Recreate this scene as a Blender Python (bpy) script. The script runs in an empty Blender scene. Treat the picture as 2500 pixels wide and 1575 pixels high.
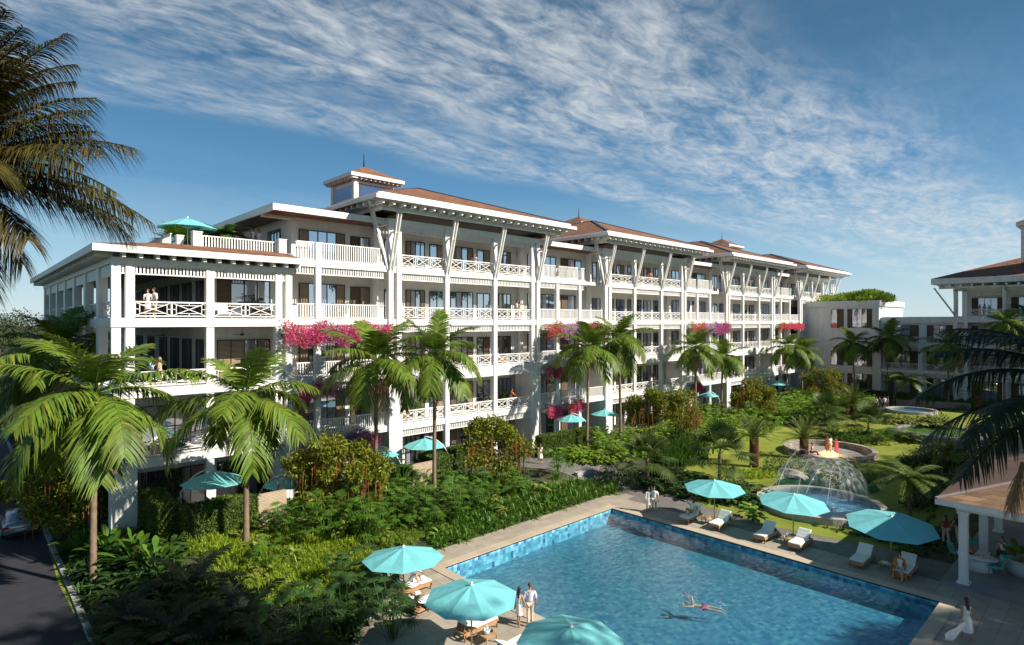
import bpy, math, random
import numpy as np
from mathutils import Vector, Matrix
R = math.radians
sc = bpy.context.scene
# ---------------------------------------------------------------- camera
FPX, CH, HZ = 1440.0, 13.5, 788.0          # focal length in photo pixels, eye height, horizon row
HEAD = math.atan2(1530, 1440.0)
su, cu = math.sin(HEAD), math.cos(HEAD)
cam_d = bpy.data.cameras.new('camera'); cam = bpy.data.objects.new('camera', cam_d)
sc.collection.objects.link(cam); sc.camera = cam
cam.location = (0, 0, CH)
cam.rotation_euler = (R(90), 0, math.atan2(su, cu) - R(90))
cam_d.sensor_width = 36; cam_d.lens = FPX / 2500 * 36
cam_d.clip_start = 0.1; cam_d.clip_end = 6000
# ---------------------------------------------------------------- sky, sun, exposure
SUN_EL, SUN_AZ = R(36), math.atan2(-0.90, 0.43)   # direction towards the sun
world = bpy.data.worlds.new('World'); sc.world = world; world.use_nodes = True
sc.view_settings.view_transform = 'Standard'; sc.view_settings.look = 'None'
sc.view_settings.exposure = 0.66; sc.view_settings.gamma = 1.0
def build_sky():
    nt = world.node_tree; nt.nodes.clear(); N = nt.nodes.new; L = nt.links.new
    out = N('ShaderNodeOutputWorld'); bg = N('ShaderNodeBackground'); bg.inputs['Strength'].default_value = 0.086
    sky = N('ShaderNodeTexSky'); sky.sky_type = 'NISHITA'; sky.sun_disc = False
    sky.sun_elevation = SUN_EL; sky.sun_rotation = R(90) - SUN_AZ
    sky.air_density = 1.0; sky.dust_density = 0.6; sky.ozone_density = 2.0
    hs = N('ShaderNodeHueSaturation'); hs.inputs['Saturation'].default_value = 1.18; hs.inputs['Value'].default_value = SKY_V
    hs.inputs['Hue'].default_value = 0.49
    L(sky.outputs[0], hs.inputs['Color'])
    tc = N('ShaderNodeTexCoord'); sep = N('ShaderNodeSeparateXYZ'); L(tc.outputs['Generated'], sep.inputs[0])
    def math_(op, a, b=None, clamp=False):
        n = N('ShaderNodeMath'); n.operation = op; n.use_clamp = clamp
        for i, v in enumerate((a, b)):
            if v is None: continue
            if isinstance(v, (int, float)): n.inputs[i].default_value = v
            else: L(v, n.inputs[i])
        return n.outputs[0]
    zz = math_('MAXIMUM', sep.outputs['Z'], 0.03)
    zz2 = math_('ADD', zz, 0.10)
    px = math_('DIVIDE', sep.outputs['X'], zz2); py = math_('DIVIDE', sep.outputs['Y'], zz2)
    cv = N('ShaderNodeCombineXYZ'); L(px, cv.inputs[0]); L(py, cv.inputs[1])
    def mapped(rot, scale, loc=(0, 0, 0)):
        m = N('ShaderNodeMapping'); m.inputs['Rotation'].default_value = (0, 0, R(rot)); m.inputs['Scale'].default_value = scale
        m.inputs['Location'].default_value = loc; L(cv.outputs[0], m.inputs[0]); return m.outputs[0]
    def noise(v, s, det, rough, dist=0.0):
        n = N('ShaderNodeTexNoise'); n.inputs['Scale'].default_value = s; n.inputs['Detail'].default_value = det
        n.inputs['Roughness'].default_value = rough; n.inputs['Distortion'].default_value = dist; L(v, n.inputs['Vector']); return n.outputs['Fac']
    def ramp(v, lo, hi):
        n = N('ShaderNodeMapRange'); n.interpolation_type = 'SMOOTHSTEP'
        n.inputs['From Min'].default_value = lo; n.inputs['From Max'].default_value = hi; L(v, n.inputs['Value']); return n.outputs[0]
    big = noise(mapped(CL_ROT, (0.30, 0.85, 1), CL_LOC), 1.0, 3, 0.5, 0.3)
    band = ramp(big, 0.45, 0.62)
    # the main cirrus field runs as one long belt across the sky, with a few stray belts beside it
    m = N('ShaderNodeMapping'); m.inputs['Rotation'].default_value = (0, 0, R(BELT_ROT)); L(cv.outputs[0], m.inputs[0])
    s2 = N('ShaderNodeSeparateXYZ'); L(m.outputs[0], s2.inputs[0])
    wob = math_('MULTIPLY', math_('SUBTRACT', noise(mapped(0, (0.5, 0.5, 1), (3, 1, 0)), 1.0, 2, 0.5), 0.5), 0.9)
    yv = math_('ADD', s2.outputs['Y'], wob)
    bl = math_('ABSOLUTE', math_('SUBTRACT', yv, BELT_Y))
    belt = math_('SUBTRACT', 1.0, ramp(bl, BELT_W * 0.45, BELT_W * 1.25))
    bl2 = math_('ABSOLUTE', math_('SUBTRACT', yv, BELT2_Y))
    belt2 = math_('MULTIPLY', math_('SUBTRACT', 1.0, ramp(bl2, 0.04, 0.26)), 0.75)
    mask = math_('ADD', math_('MAXIMUM', belt, belt2), math_('MULTIPLY', band, 0.10), True)
    rip = noise(mapped(CL_ROT + 14, (1.15, 2.5, 1)), 2.1, 9, 0.62, 1.1)
    fine = noise(mapped(CL_ROT - 40, (2.2, 4.6, 1)), 4.2, 7, 0.64, 0.8)
    tex = math_('ADD', math_('MULTIPLY', rip, 0.62), math_('MULTIPLY', fine, 0.38))
    soft = ramp(tex, 0.32, 0.76)
    cl = math_('MULTIPLY', math_('MULTIPLY', mask, soft), 0.92)
    low = ramp(sep.outputs['Z'], 0.0, 0.10)
    cl = math_('MULTIPLY', cl, low, True)
    gr = N('ShaderNodeValToRGB'); L(math_('MULTIPLY', sep.outputs['Z'], 1.6, True), gr.inputs[0]); el = gr.color_ramp.elements
    for i, (p, c) in enumerate(SKY_RAMP):
        e = el[i] if i < 2 else el.new(p)
        e.position = p; e.color = (*c, 1)
    sc10 = N('ShaderNodeVectorMath'); sc10.operation = 'SCALE'; sc10.inputs['Scale'].default_value = 10.0; L(gr.outputs[0], sc10.inputs[0])
    m0 = N('ShaderNodeMix'); m0.data_type = 'RGBA'; m0.inputs['Factor'].default_value = 0.8; L(hs.outputs[0], m0.inputs['A']); L(sc10.outputs[0], m0.inputs['B'])
    mix = N('ShaderNodeMix'); mix.data_type = 'RGBA'
    L(cl, mix.inputs['Factor']); L(m0.outputs['Result'], mix.inputs['A']); mix.inputs['B'].default_value = CL_COL
    L(mix.outputs['Result'], bg.inputs['Color']); L(bg.outputs[0], out.inputs['Surface'])
SKY_V = 0.8
SKY_RAMP = [(0.0,(.50,.62,.67)),(0.13,(.29,.47,.59)),(0.34,(.085,.23,.41)),(0.62,(.040,.125,.235)),(1.0,(.022,.07,.135))]
CL_ROT, CL_LOC, CL_COL = 14, (0.4, 0.2, 0), (5.6, 5.8, 5.9, 1)
BELT_ROT, BELT_Y, BELT_W, BELT2_Y = 10, 1.52, 0.62, 2.25
build_sky()
sun_d = bpy.data.lights.new('sun', 'SUN'); sun = bpy.data.objects.new('sun', sun_d); sc.collection.objects.link(sun)
sun_d.energy = 5.0; sun_d.angle = R(0.6); sun_d.color = (1.0, 0.92, 0.81)
_sd = Vector((math.cos(SUN_AZ) * math.cos(SUN_EL), math.sin(SUN_AZ) * math.cos(SUN_EL), math.sin(SUN_EL)))
sun.rotation_euler = _sd.to_track_quat('Z', 'Y').to_euler(); sun.location = (30, -20, 60)
sc.cycles.max_bounces = 6; sc.cycles.diffuse_bounces = 3; sc.cycles.glossy_bounces = 3; sc.cycles.transparent_max_bounces = 10
sc.cycles.transmission_bounces = 4; sc.cycles.caustics_reflective = False; sc.cycles.caustics_refractive = False
# ---------------------------------------------------------------- placing by ground plan
def sstep(x, a, b):
    t = min(1.0, max(0.0, (x - a) / (b - a))); return t * t * (3 - 2 * t)
def gz(x, y):
    z = 1.15 * sstep(y, 28.6, 34.5) * sstep(x, 4.6, 8.5)
    f = sstep(x, 70, 92)
    return z * (1 - f) + f * 1.5
def xy_of(r, d): return (su * r + cu * d, -cu * r + su * d)
def P(px, py, h=0.0):                      # point of the ground (raised by h) seen at photo pixel px, py
    z = 0.0; x = y = 0.0
    for i in range(30):
        d = (CH - z - h) * FPX / (py - HZ); r = (px - 1250) * d / FPX
        x, y = xy_of(r, d); z += 0.5 * (gz(x, y) - z)
    return Vector((x, y, gz(x, y) + h))
def PZ(px, py, z):
    d = (CH - z) * FPX / (py - HZ); r = (px - 1250) * d / FPX
    return Vector((*xy_of(r, d), z))
def on_y(px, Y):
    t = (px - 1250) / FPX; d = Y / (su - cu * t); return d * (su * t + cu)
def on_x(px, X):
    t = (px - 1250) / FPX; d = X / (su * t + cu); return d * (su - cu * t)
# ---------------------------------------------------------------- mesh helpers
class MB:
    def __init__(s): s.v = []; s.f = []; s.mi = []; s.n = 0
    def add(s, verts, faces, mi=0):
        verts = np.asarray(verts, dtype=float).reshape(-1, 3); s.v.append(verts); n = s.n
        s.f += [tuple(int(i) + n for i in f) for f in faces]; s.mi += [mi] * len(faces); s.n += len(verts); return s
    def addq(s, verts, quads, mi=0):
        verts = np.asarray(verts, dtype=float).reshape(-1, 3); s.v.append(verts)
        s.f += (np.asarray(quads) + s.n).tolist(); s.mi += [mi] * len(quads); s.n += len(verts); return s
    def box(s, x0, y0, z0, x1, y1, z1, mi=0):
        v = [(x0,y0,z0),(x1,y0,z0),(x1,y1,z0),(x0,y1,z0),(x0,y0,z1),(x1,y0,z1),(x1,y1,z1),(x0,y1,z1)]
        return s.add(v, [(3,2,1,0),(4,5,6,7),(0,1,5,4),(1,2,6,5),(2,3,7,6),(3,0,4,7)], mi)
    def beam(s, p0, p1, w, h, up=(0,0,1), mi=0):          # bar of section w x h from p0 to p1
        p0 = Vector(p0); p1 = Vector(p1); d = (p1 - p0).normalized(); up = Vector(up)
        if abs(d.dot(up)) > 0.98: up = Vector((1,0,0))
        a = d.cross(up).normalized() * (w / 2); b = a.cross(d).normalized() * (h / 2)
        v = [p + q for p in (p0, p1) for q in (-a-b, a-b, a+b, -a+b)]
        return s.add([tuple(x) for x in v], [(0,1,2,3),(7,6,5,4),(0,4,5,1),(1,5,6,2),(2,6,7,3),(3,7,4,0)], mi)
    def tube(s, pts, rad, n=8, cap=True, mi=0):
        pts = [Vector(p) for p in pts]; k = len(pts)
        if not hasattr(rad, '__len__'): rad = [rad] * k
        V = []; prev = None
        for i, p in enumerate(pts):
            d = (pts[min(i+1, k-1)] - pts[max(i-1, 0)]).normalized()
            a = prev - d * prev.dot(d) if prev is not None else (d.cross(Vector((0,0,1))) if abs(d.z) < 0.9 else d.cross(Vector((1,0,0))))
            a.normalize(); prev = a; b = d.cross(a)
            for j in range(n):
                t = 2 * math.pi * j / n; V.append(tuple(p + (a * math.cos(t) + b * math.sin(t)) * rad[i]))
        F = [(i*n+j, i*n+(j+1)%n, (i+1)*n+(j+1)%n, (i+1)*n+j) for i in range(k-1) for j in range(n)]
        if cap: F += [tuple(range(n))[::-1], tuple((k-1)*n + j for j in range(n))]
        return s.add(V, F, mi)
    def lathe(s, prof, n=20, c=(0,0,0), mi=0):            # prof: (r, z) pairs
        V = [(c[0]+r*math.cos(2*math.pi*j/n), c[1]+r*math.sin(2*math.pi*j/n), c[2]+z) for r, z in prof for j in range(n)]
        F = [(i*n+j, i*n+(j+1)%n, (i+1)*n+(j+1)%n, (i+1)*n+j) for i in range(len(prof)-1) for j in range(n)]
        return s.add(V, F, mi)
    def prism(s, poly, z0, z1, mi=0):
        k = len(poly); V = [(x, y, z0) for x, y in poly] + [(x, y, z1) for x, y in poly]
        return s.add(V, [tuple(range(k))[::-1], tuple(range(k, 2*k))] + [(i, (i+1)%k, k+(i+1)%k, k+i) for i in range(k)], mi)
    def build(s, name, mat, parent=None, smooth=False, loc=None):
        me = mesh_of(name, np.concatenate(s.v) if s.v else np.zeros((0,3)), s.f, mat, smooth, s.mi)
        return link(name, me, parent, loc)
def mesh_of(name, V, Fs, mat, smooth=False, mi=None):
    me = bpy.data.meshes.new(name); V = np.asarray(V, dtype=np.float32)
    me.vertices.add(len(V)); me.vertices.foreach_set('co', V.ravel())
    ls = np.fromiter((len(f) for f in Fs), dtype=np.int32, count=len(Fs))
    st = np.zeros(len(Fs), dtype=np.int32); st[1:] = np.cumsum(ls)[:-1]
    idx = np.fromiter((i for f in Fs for i in f), dtype=np.int32, count=int(ls.sum()))
    me.loops.add(len(idx)); me.loops.foreach_set('vertex_index', idx)
    me.polygons.add(len(Fs)); me.polygons.foreach_set('loop_start', st)
    mats = mat if isinstance(mat, (list, tuple)) else [mat]
    for m in mats: me.materials.append(m)
    if mi is not None and len(mats) > 1: me.polygons.foreach_set('material_index', np.asarray(mi, dtype=np.int32))
    me.polygons.foreach_set('use_smooth', np.full(len(Fs), bool(smooth)))
    me.update(calc_edges=True); me.validate(); return me
def link(name, me, parent=None, loc=None, rot=None, scale=None):
    o = bpy.data.objects.new(name, me); sc.collection.objects.link(o)
    if parent is not None: o.parent = parent
    if loc is not None: o.location = loc
    if rot is not None: o.rotation_euler = rot
    if scale is not None: o.scale = scale if hasattr(scale, '__len__') else (scale,)*3
    return o
def tag(o, label=None, cat=None, group=None, kind=None):
    if label: o['label'] = label
    if cat: o['category'] = cat
    if group: o['group'] = group
    if kind: o['kind'] = kind
    return o
def thing(name, label, cat, loc=(0,0,0), rz=0.0, group=None, scale=1.0):
    o = link(name, None, None, loc, (0,0,rz), scale); o.empty_display_size = 0.3
    return tag(o, label, cat, group)
def dup(root, loc, rz=0.0, label=None, group=None, scale=None, tilt=None):
    def rec(o, parent):
        c = o.copy(); sc.collection.objects.link(c); c.parent = parent
        for ch in list(o.children): rec(ch, c)
        return c
    c = rec(root, None); c.location = loc; c.rotation_euler = (0, 0, rz) if tilt is None else (tilt[0], tilt[1], rz)
    if scale is not None: c.scale = scale if hasattr(scale, '__len__') else (scale,)*3
    if label: c['label'] = label
    if group: c['group'] = group
    return c
# ---------------------------------------------------------------- materials
_M = {}
def mat(name, col, rough=0.6, metal=0.0, spec=0.5, noise=0.0, nscale=6.0, bump=0.0, bscale=40.0, emit=None, trans=0.0, isl=0.0, hue=0.0, coat=0.0, detail=4, streak=0.0):
    if name in _M: return _M[name]
    m = bpy.data.materials.new(name); m.use_nodes = True; nt = m.node_tree; N = nt.nodes.new; L = nt.links.new
    b = nt.nodes['Principled BSDF']; out = nt.nodes['Material Output']
    b.inputs['Base Color'].default_value = (*col, 1); b.inputs['Roughness'].default_value = rough
    b.inputs['Metallic'].default_value = metal; b.inputs['Specular IOR Level'].default_value = spec
    if coat: b.inputs['Coat Weight'].default_value = coat
    src = None
    if noise or bump:
        tc = N('ShaderNodeTexCoord')
    if isl or hue:
        g = N('ShaderNodeNewGeometry'); h = N('ShaderNodeHueSaturation'); h.inputs['Color'].default_value = (*col, 1)
        mr = N('ShaderNodeMapRange'); mr.inputs['To Min'].default_value = 1 - isl; mr.inputs['To Max'].default_value = 1 + isl
        L(g.outputs['Random Per Island'], mr.inputs['Value']); L(mr.outputs[0], h.inputs['Value'])
        if hue:
            m2 = N('ShaderNodeMath'); m2.operation = 'MULTIPLY'; m2.inputs[1].default_value = 7.31; L(g.outputs['Random Per Island'], m2.inputs[0])
            m3 = N('ShaderNodeMath'); m3.operation = 'FRACT'; L(m2.outputs[0], m3.inputs[0])
            m4 = N('ShaderNodeMapRange'); m4.inputs['To Min'].default_value = 0.5 - hue; m4.inputs['To Max'].default_value = 0.5 + hue
            L(m3.outputs[0], m4.inputs['Value']); L(m4.outputs[0], h.inputs['Hue'])
        src = h.outputs[0]; L(src, b.inputs['Base Color'])
    if noise:
        n = N('ShaderNodeTexNoise'); n.inputs['Scale'].default_value = nscale; n.inputs['Detail'].default_value = detail; L(tc.outputs['Object'], n.inputs['Vector'])
        mr = N('ShaderNodeMapRange'); mr.inputs['From Min'].default_value = 0.3; mr.inputs['From Max'].default_value = 0.7
        mr.inputs['To Min'].default_value = 1 - noise; mr.inputs['To Max'].default_value = 1 + noise; L(n.outputs['Fac'], mr.inputs['Value'])
        h2 = N('ShaderNodeHueSaturation')
        if src is not None: L(src, h2.inputs['Color'])
        else: h2.inputs['Color'].default_value = (*col, 1)
        L(mr.outputs[0], h2.inputs['Value']); src = h2.outputs[0]; L(src, b.inputs['Base Color'])
    if bump:
        n = N('ShaderNodeTexNoise'); n.inputs['Scale'].default_value = bscale; n.inputs['Detail'].default_value = 5; L(tc.outputs['Object'], n.inputs['Vector'])
        bp = N('ShaderNodeBump'); bp.inputs['Strength'].default_value = bump; bp.inputs['Distance'].default_value = 0.02
        L(n.outputs['Fac'], bp.inputs['Height']); L(bp.outputs[0], b.inputs['Normal'])
    if streak:
        mp = N('ShaderNodeMapping'); mp.inputs['Scale'].default_value = (2.6,2.6,.16); L(tc.outputs['Object'],mp.inputs[0])
        n = N('ShaderNodeTexNoise'); n.inputs['Scale'].default_value = 1.0; n.inputs['Detail'].default_value = 6; n.inputs['Roughness'].default_value = .65; L(mp.outputs[0],n.inputs['Vector'])
        mr = N('ShaderNodeMapRange'); mr.inputs['From Min'].default_value = .35; mr.inputs['From Max'].default_value = .62; mr.inputs['To Min'].default_value = 1-streak; mr.inputs['To Max'].default_value = 1.0; L(n.outputs['Fac'],mr.inputs['Value'])
        h3 = N('ShaderNodeHueSaturation'); L(src,h3.inputs['Color']); L(mr.outputs[0],h3.inputs['Value']); src = h3.outputs[0]; L(src,b.inputs['Base Color'])
    if emit: b.inputs['Emission Color'].default_value = (*emit[:3], 1); b.inputs['Emission Strength'].default_value = emit[3]
    if trans:
        t = N('ShaderNodeBsdfTranslucent'); mx = N('ShaderNodeMixShader'); mx.inputs[0].default_value = trans
        if src is not None: L(src, t.inputs['Color'])
        else: t.inputs['Color'].default_value = (*col, 1)
        L(b.outputs[0], mx.inputs[1]); L(t.outputs[0], mx.inputs[2]); L(mx.outputs[0], out.inputs['Surface'])
    _M[name] = m; return m
def brick_mat(name, c1, c2, mortar, scale, bw, rh, rough=0.7, mode='flat', msize=0.02, bump=0.3, offset=0.5, spec=0.4, noise=0.25, rot=0.0):
    if name in _M: return _M[name]
    m = bpy.data.materials.new(name); m.use_nodes = True; nt = m.node_tree; N = nt.nodes.new; L = nt.links.new
    b = nt.nodes['Principled BSDF']; b.inputs['Roughness'].default_value = rough; b.inputs['Specular IOR Level'].default_value = spec
    tc = N('ShaderNodeTexCoord'); sp = N('ShaderNodeSeparateXYZ'); L(tc.outputs['Object'], sp.inputs[0])
    cb = N('ShaderNodeCombineXYZ')
    ad = N('ShaderNodeMath'); ad.operation = 'ADD'; L(sp.outputs[0], ad.inputs[0]); L(sp.outputs[1], ad.inputs[1])
    if mode == 'flat': L(sp.outputs[0], cb.inputs[0]); L(sp.outputs[1], cb.inputs[1])
    else:
        k = N('ShaderNodeMath'); k.operation = 'MULTIPLY'; k.inputs[1].default_value = 3.0 if mode == 'roof' else 1.0
        L(sp.outputs[2], k.inputs[0]); L(ad.outputs[0], cb.inputs[0]); L(k.outputs[0], cb.inputs[1])
    mp = N('ShaderNodeMapping'); mp.inputs['Rotation'].default_value = (0,0,rot); L(cb.outputs[0], mp.inputs[0])
    br = N('ShaderNodeTexBrick'); L(mp.outputs[0], br.inputs['Vector'])
    br.inputs['Color1'].default_value = (*c1,1); br.inputs['Color2'].default_value = (*c2,1); br.inputs['Mortar'].default_value = (*mortar,1)
    br.inputs['Scale'].default_value = scale; br.inputs['Brick Width'].default_value = bw; br.inputs['Row Height'].default_value = rh
    br.inputs['Mortar Size'].default_value = msize; br.offset = offset
    n = N('ShaderNodeTexNoise'); n.inputs['Scale'].default_value = 1.3; n.inputs['Detail'].default_value = 6; L(tc.outputs['Object'], n.inputs['Vector'])
    mr = N('ShaderNodeMapRange'); mr.inputs['From Min'].default_value = 0.3; mr.inputs['From Max'].default_value = 0.7
    mr.inputs['To Min'].default_value = 1-noise; mr.inputs['To Max'].default_value = 1+noise; L(n.outputs['Fac'], mr.inputs['Value'])
    h = N('ShaderNodeHueSaturation'); L(br.outputs['Color'], h.inputs['Color']); L(mr.outputs[0], h.inputs['Value']); L(h.outputs[0], b.inputs['Base Color'])
    if bump:
        bp = N('ShaderNodeBump'); bp.inputs['Strength'].default_value = bump; bp.inputs['Distance'].default_value = 0.02; bp.invert = True
        L(br.outputs['Fac'], bp.inputs['Height']); L(bp.outputs[0], b.inputs['Normal'])
    _M[name] = m; return m
def glass_mat(name, base, refl=0.45, tint=(0.8,0.88,1.0)):
    if name in _M: return _M[name]
    m = bpy.data.materials.new(name); m.use_nodes = True; nt = m.node_tree; N = nt.nodes.new; L = nt.links.new
    b = nt.nodes['Principled BSDF']; out = nt.nodes['Material Output']; b.inputs['Base Color'].default_value = (*base,1); b.inputs['Roughness'].default_value = 0.3
    tc = N('ShaderNodeTexCoord'); n = N('ShaderNodeTexNoise'); n.inputs['Scale'].default_value = 0.35; n.inputs['Detail'].default_value = 1; L(tc.outputs['Object'], n.inputs['Vector'])
    bp = N('ShaderNodeBump'); bp.inputs['Strength'].default_value = 0.06; bp.inputs['Distance'].default_value = 0.3; L(n.outputs['Fac'], bp.inputs['Height'])
    g = N('ShaderNodeBsdfGlossy'); g.inputs['Roughness'].default_value = 0.02; g.inputs['Color'].default_value = (*tint,1); L(bp.outputs[0], g.inputs['Normal'])
    mx = N('ShaderNodeMixShader'); mx.inputs[0].default_value = refl
    L(b.outputs[0], mx.inputs[1]); L(g.outputs[0], mx.inputs[2]); L(mx.outputs[0], out.inputs['Surface']); _M[name] = m; return m
def water_mat(name, tint, wscale=1.2, wstr=0.35, refl=1.0):
    if name in _M: return _M[name]
    m = bpy.data.materials.new(name); m.use_nodes = True; nt = m.node_tree; N = nt.nodes.new; L = nt.links.new
    out = nt.nodes['Material Output']; nt.nodes.remove(nt.nodes['Principled BSDF'])
    tc = N('ShaderNodeTexCoord')
    n1 = N('ShaderNodeTexNoise'); n1.inputs['Scale'].default_value = wscale; n1.inputs['Detail'].default_value = 3; n1.inputs['Distortion'].default_value = 0.6
    mp = N('ShaderNodeMapping'); mp.inputs['Rotation'].default_value = (0,0,R(25)); mp.inputs['Scale'].default_value = (1,2.2,1)
    L(tc.outputs['Object'], mp.inputs[0]); L(mp.outputs[0], n1.inputs['Vector'])
    n2 = N('ShaderNodeTexNoise'); n2.inputs['Scale'].default_value = 0.18; n2.inputs['Detail'].default_value = 2; L(tc.outputs['Object'], n2.inputs['Vector'])
    bp = N('ShaderNodeBump'); bp.inputs['Strength'].default_value = wstr; bp.inputs['Distance'].default_value = 0.12; L(n1.outputs['Fac'], bp.inputs['Height'])
    st = N('ShaderNodeMapRange'); st.inputs['From Min'].default_value = 0.35; st.inputs['From Max'].default_value = 0.65
    st.inputs['To Min'].default_value = wstr*0.5; st.inputs['To Max'].default_value = wstr*1.3; L(n2.outputs['Fac'], st.inputs['Value']); L(st.outputs[0], bp.inputs['Strength'])
    t = N('ShaderNodeBsdfTransparent'); t.inputs['Color'].default_value = (*tint,1)
    g = N('ShaderNodeBsdfGlossy'); g.inputs['Roughness'].default_value = 0.03; L(bp.outputs[0], g.inputs['Normal'])
    ge = N('ShaderNodeNewGeometry'); dt = N('ShaderNodeVectorMath'); dt.operation = 'DOT_PRODUCT'; L(bp.outputs[0], dt.inputs[0]); L(ge.outputs['Incoming'], dt.inputs[1])
    def mth(op, a, b=None):
        q = N('ShaderNodeMath'); q.operation = op; q.use_clamp = op == 'MULTIPLY_ADD'
        for i_, v in enumerate((a, b)):
            if v is None: continue
            if isinstance(v, (int, float)): q.inputs[i_].default_value = v
            else: L(v, q.inputs[i_])
        return q
    om = mth('SUBTRACT', 1.0, mth('ABSOLUTE', dt.outputs['Value']).outputs[0]); p5 = mth('POWER', om.outputs[0], 5.0)
    k = mth('MULTIPLY_ADD', p5.outputs[0], 0.95*refl); k.inputs[2].default_value = 0.03*refl
    mx = N('ShaderNodeMixShader'); L(k.outputs[0], mx.inputs[0]); L(t.outputs[0], mx.inputs[1]); L(g.outputs[0], mx.inputs[2]); L(mx.outputs[0], out.inputs['Surface'])
    _M[name] = m; return m
WHITE = mat('white_paint', (0.80,0.785,0.755), 0.5, noise=0.05, nscale=1.5, streak=0.10)
STUCCO = mat('stucco', (0.72,0.69,0.64), 0.85, noise=0.08, nscale=1.2, bump=0.25, bscale=30, streak=0.05)
CEIL = mat('balcony_ceiling', (0.55,0.54,0.52), 0.8, noise=0.05)
WOODSOF = brick_mat('wood_soffit', (0.19,0.062,0.026), (0.15,0.045,0.02), (0.05,0.015,0.01), 1.0, 4.0, 0.16, 0.45, msize=0.008, bump=0.1)
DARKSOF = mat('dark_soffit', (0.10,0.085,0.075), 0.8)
SHINGLE = brick_mat('roof_shingle', (0.30,0.138,0.068), (0.165,0.07,0.038), (0.07,0.03,0.02), 1.0, 0.55, 0.30, 0.8, 'roof', msize=0.02, bump=0.5, noise=0.3)
CAPM = mat('ridge_flashing', (0.10,0.12,0.16), 0.35, metal=0.6)
FRAME = mat('window_frame', (0.022,0.018,0.016), 0.4)
GLASSB = glass_mat('turret_glass', (0.015,0.04,0.14), 0.22, (.7,.8,1.0))
GLASS = glass_mat('window_glass', (0.06,0.095,0.19), 0.62, (.85,.92,1.0))
GLASSD = glass_mat('window_glass_dark', (0.035,0.034,0.042), 0.34, (0.85,0.88,0.95))
CURT = glass_mat('window_glass_curtain', (0.30,0.30,0.42), 0.3)
def louvre(name, c1, c2, rh):
    return brick_mat(name, c1, c1, c2, 1.0, 30.0, rh, 0.6, 'wall', msize=0.022, bump=0.6, noise=0.12)
SHUT = louvre('louvre_shutter', (0.40,0.30,0.20), (0.10,0.065,0.04), 0.085)
SHUTD = louvre('dark_louvre', (0.17,0.115,0.07), (0.03,0.018,0.012), 0.085)
# ================================================================ SETTING
PX0, PX1, PY0, PY1 = 19.5, 34.58, 6.57, 26.2         # pool basin
SOIL = mat('planting_soil', (0.045,0.05,0.018), 0.95, noise=0.45, nscale=0.9, bump=0.6, bscale=8)
LAWN = mat('lawn_grass', (0.20,0.235,0.034), 0.9, spec=0.2, noise=0.22, nscale=0.6, bump=0.9, bscale=55, detail=8)
ASPH = mat('asphalt', (0.026,0.026,0.033), 0.85, noise=0.2, nscale=1.5, bump=0.3, bscale=90)
KERB = mat('kerb_concrete', (0.36,0.35,0.33), 0.8, noise=0.1, bump=0.2)
DECK = brick_mat('deck_stone', (0.40,0.345,0.275), (0.335,0.285,0.225), (0.19,0.16,0.13), 1.0, 1.4, 0.7, 0.65, msize=0.010, bump=0.15, noise=0.12)
COPE = brick_mat('pool_coping', (0.52,0.43,0.32), (0.47,0.385,0.285), (0.30,0.25,0.2), 1.0, 1.2, 4.0, 0.55, msize=0.006, bump=0.1, noise=0.08)
PAVER = brick_mat('grey_paver', (0.205,0.19,0.175), (0.155,0.145,0.135), (0.085,0.08,0.075), 1.0, 0.42, 0.16, 0.75, msize=0.012, bump=0.4, noise=0.15, rot=R(90))
STONE = brick_mat('rough_stone', (0.42,0.37,0.31), (0.22,0.19,0.165), (0.12,0.105,0.09), 1.0, 0.55, 0.28, 0.85, 'wall', msize=0.025, bump=0.8, noise=0.35)
RIM = mat('stone_rim', (0.40,0.37,0.33), 0.7, noise=0.12, nscale=3, bump=0.15)
def ground_sheet():
    xs = sorted(set([-2500,-1200,-600,-300,-150,-80,-40,-20,-10,-5,0,3,4.6] + [4.6+0.65*i for i in range(1,8)] + list(range(10,120,2)) + [PX0-.1,PX1+.1] + [125,135,150,200,300,600,1200,2500]))
    ys = sorted(set([-2500,-1200,-600,-300,-150,-80,-40,-20,-10] + list(range(-8,28,2)) + [28.0+0.5*i for i in range(16)] + [PY0-.1,PY1+.1] + [38,41,45,50,60,80,110,150,200,300,600,1200,2500]))
    nx, ny = len(xs), len(ys); V = [(x,y,gz(x,y)) for y in ys for x in xs]; F = []
    for j in range(ny-1):
        for i in range(nx-1):
            cx, cy = (xs[i]+xs[i+1])/2, (ys[j]+ys[j+1])/2
            if PX0 < cx < PX1 and PY0 < cy < PY1: continue
            F.append((j*nx+i, j*nx+i+1, (j+1)*nx+i+1, (j+1)*nx+i))
    tag(link('ground', mesh_of('ground', V, F, SOIL)), kind='structure')
ground_sheet()
def inside(poly, x, y):
    c = False; j = len(poly)-1
    for i in range(len(poly)):
        xi, yi = poly[i]; xj, yj = poly[j]
        if (yi > y) != (yj > y) and x < (xj-xi)*(y-yi)/(yj-yi)+xi: c = not c
        j = i
    return c
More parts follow.
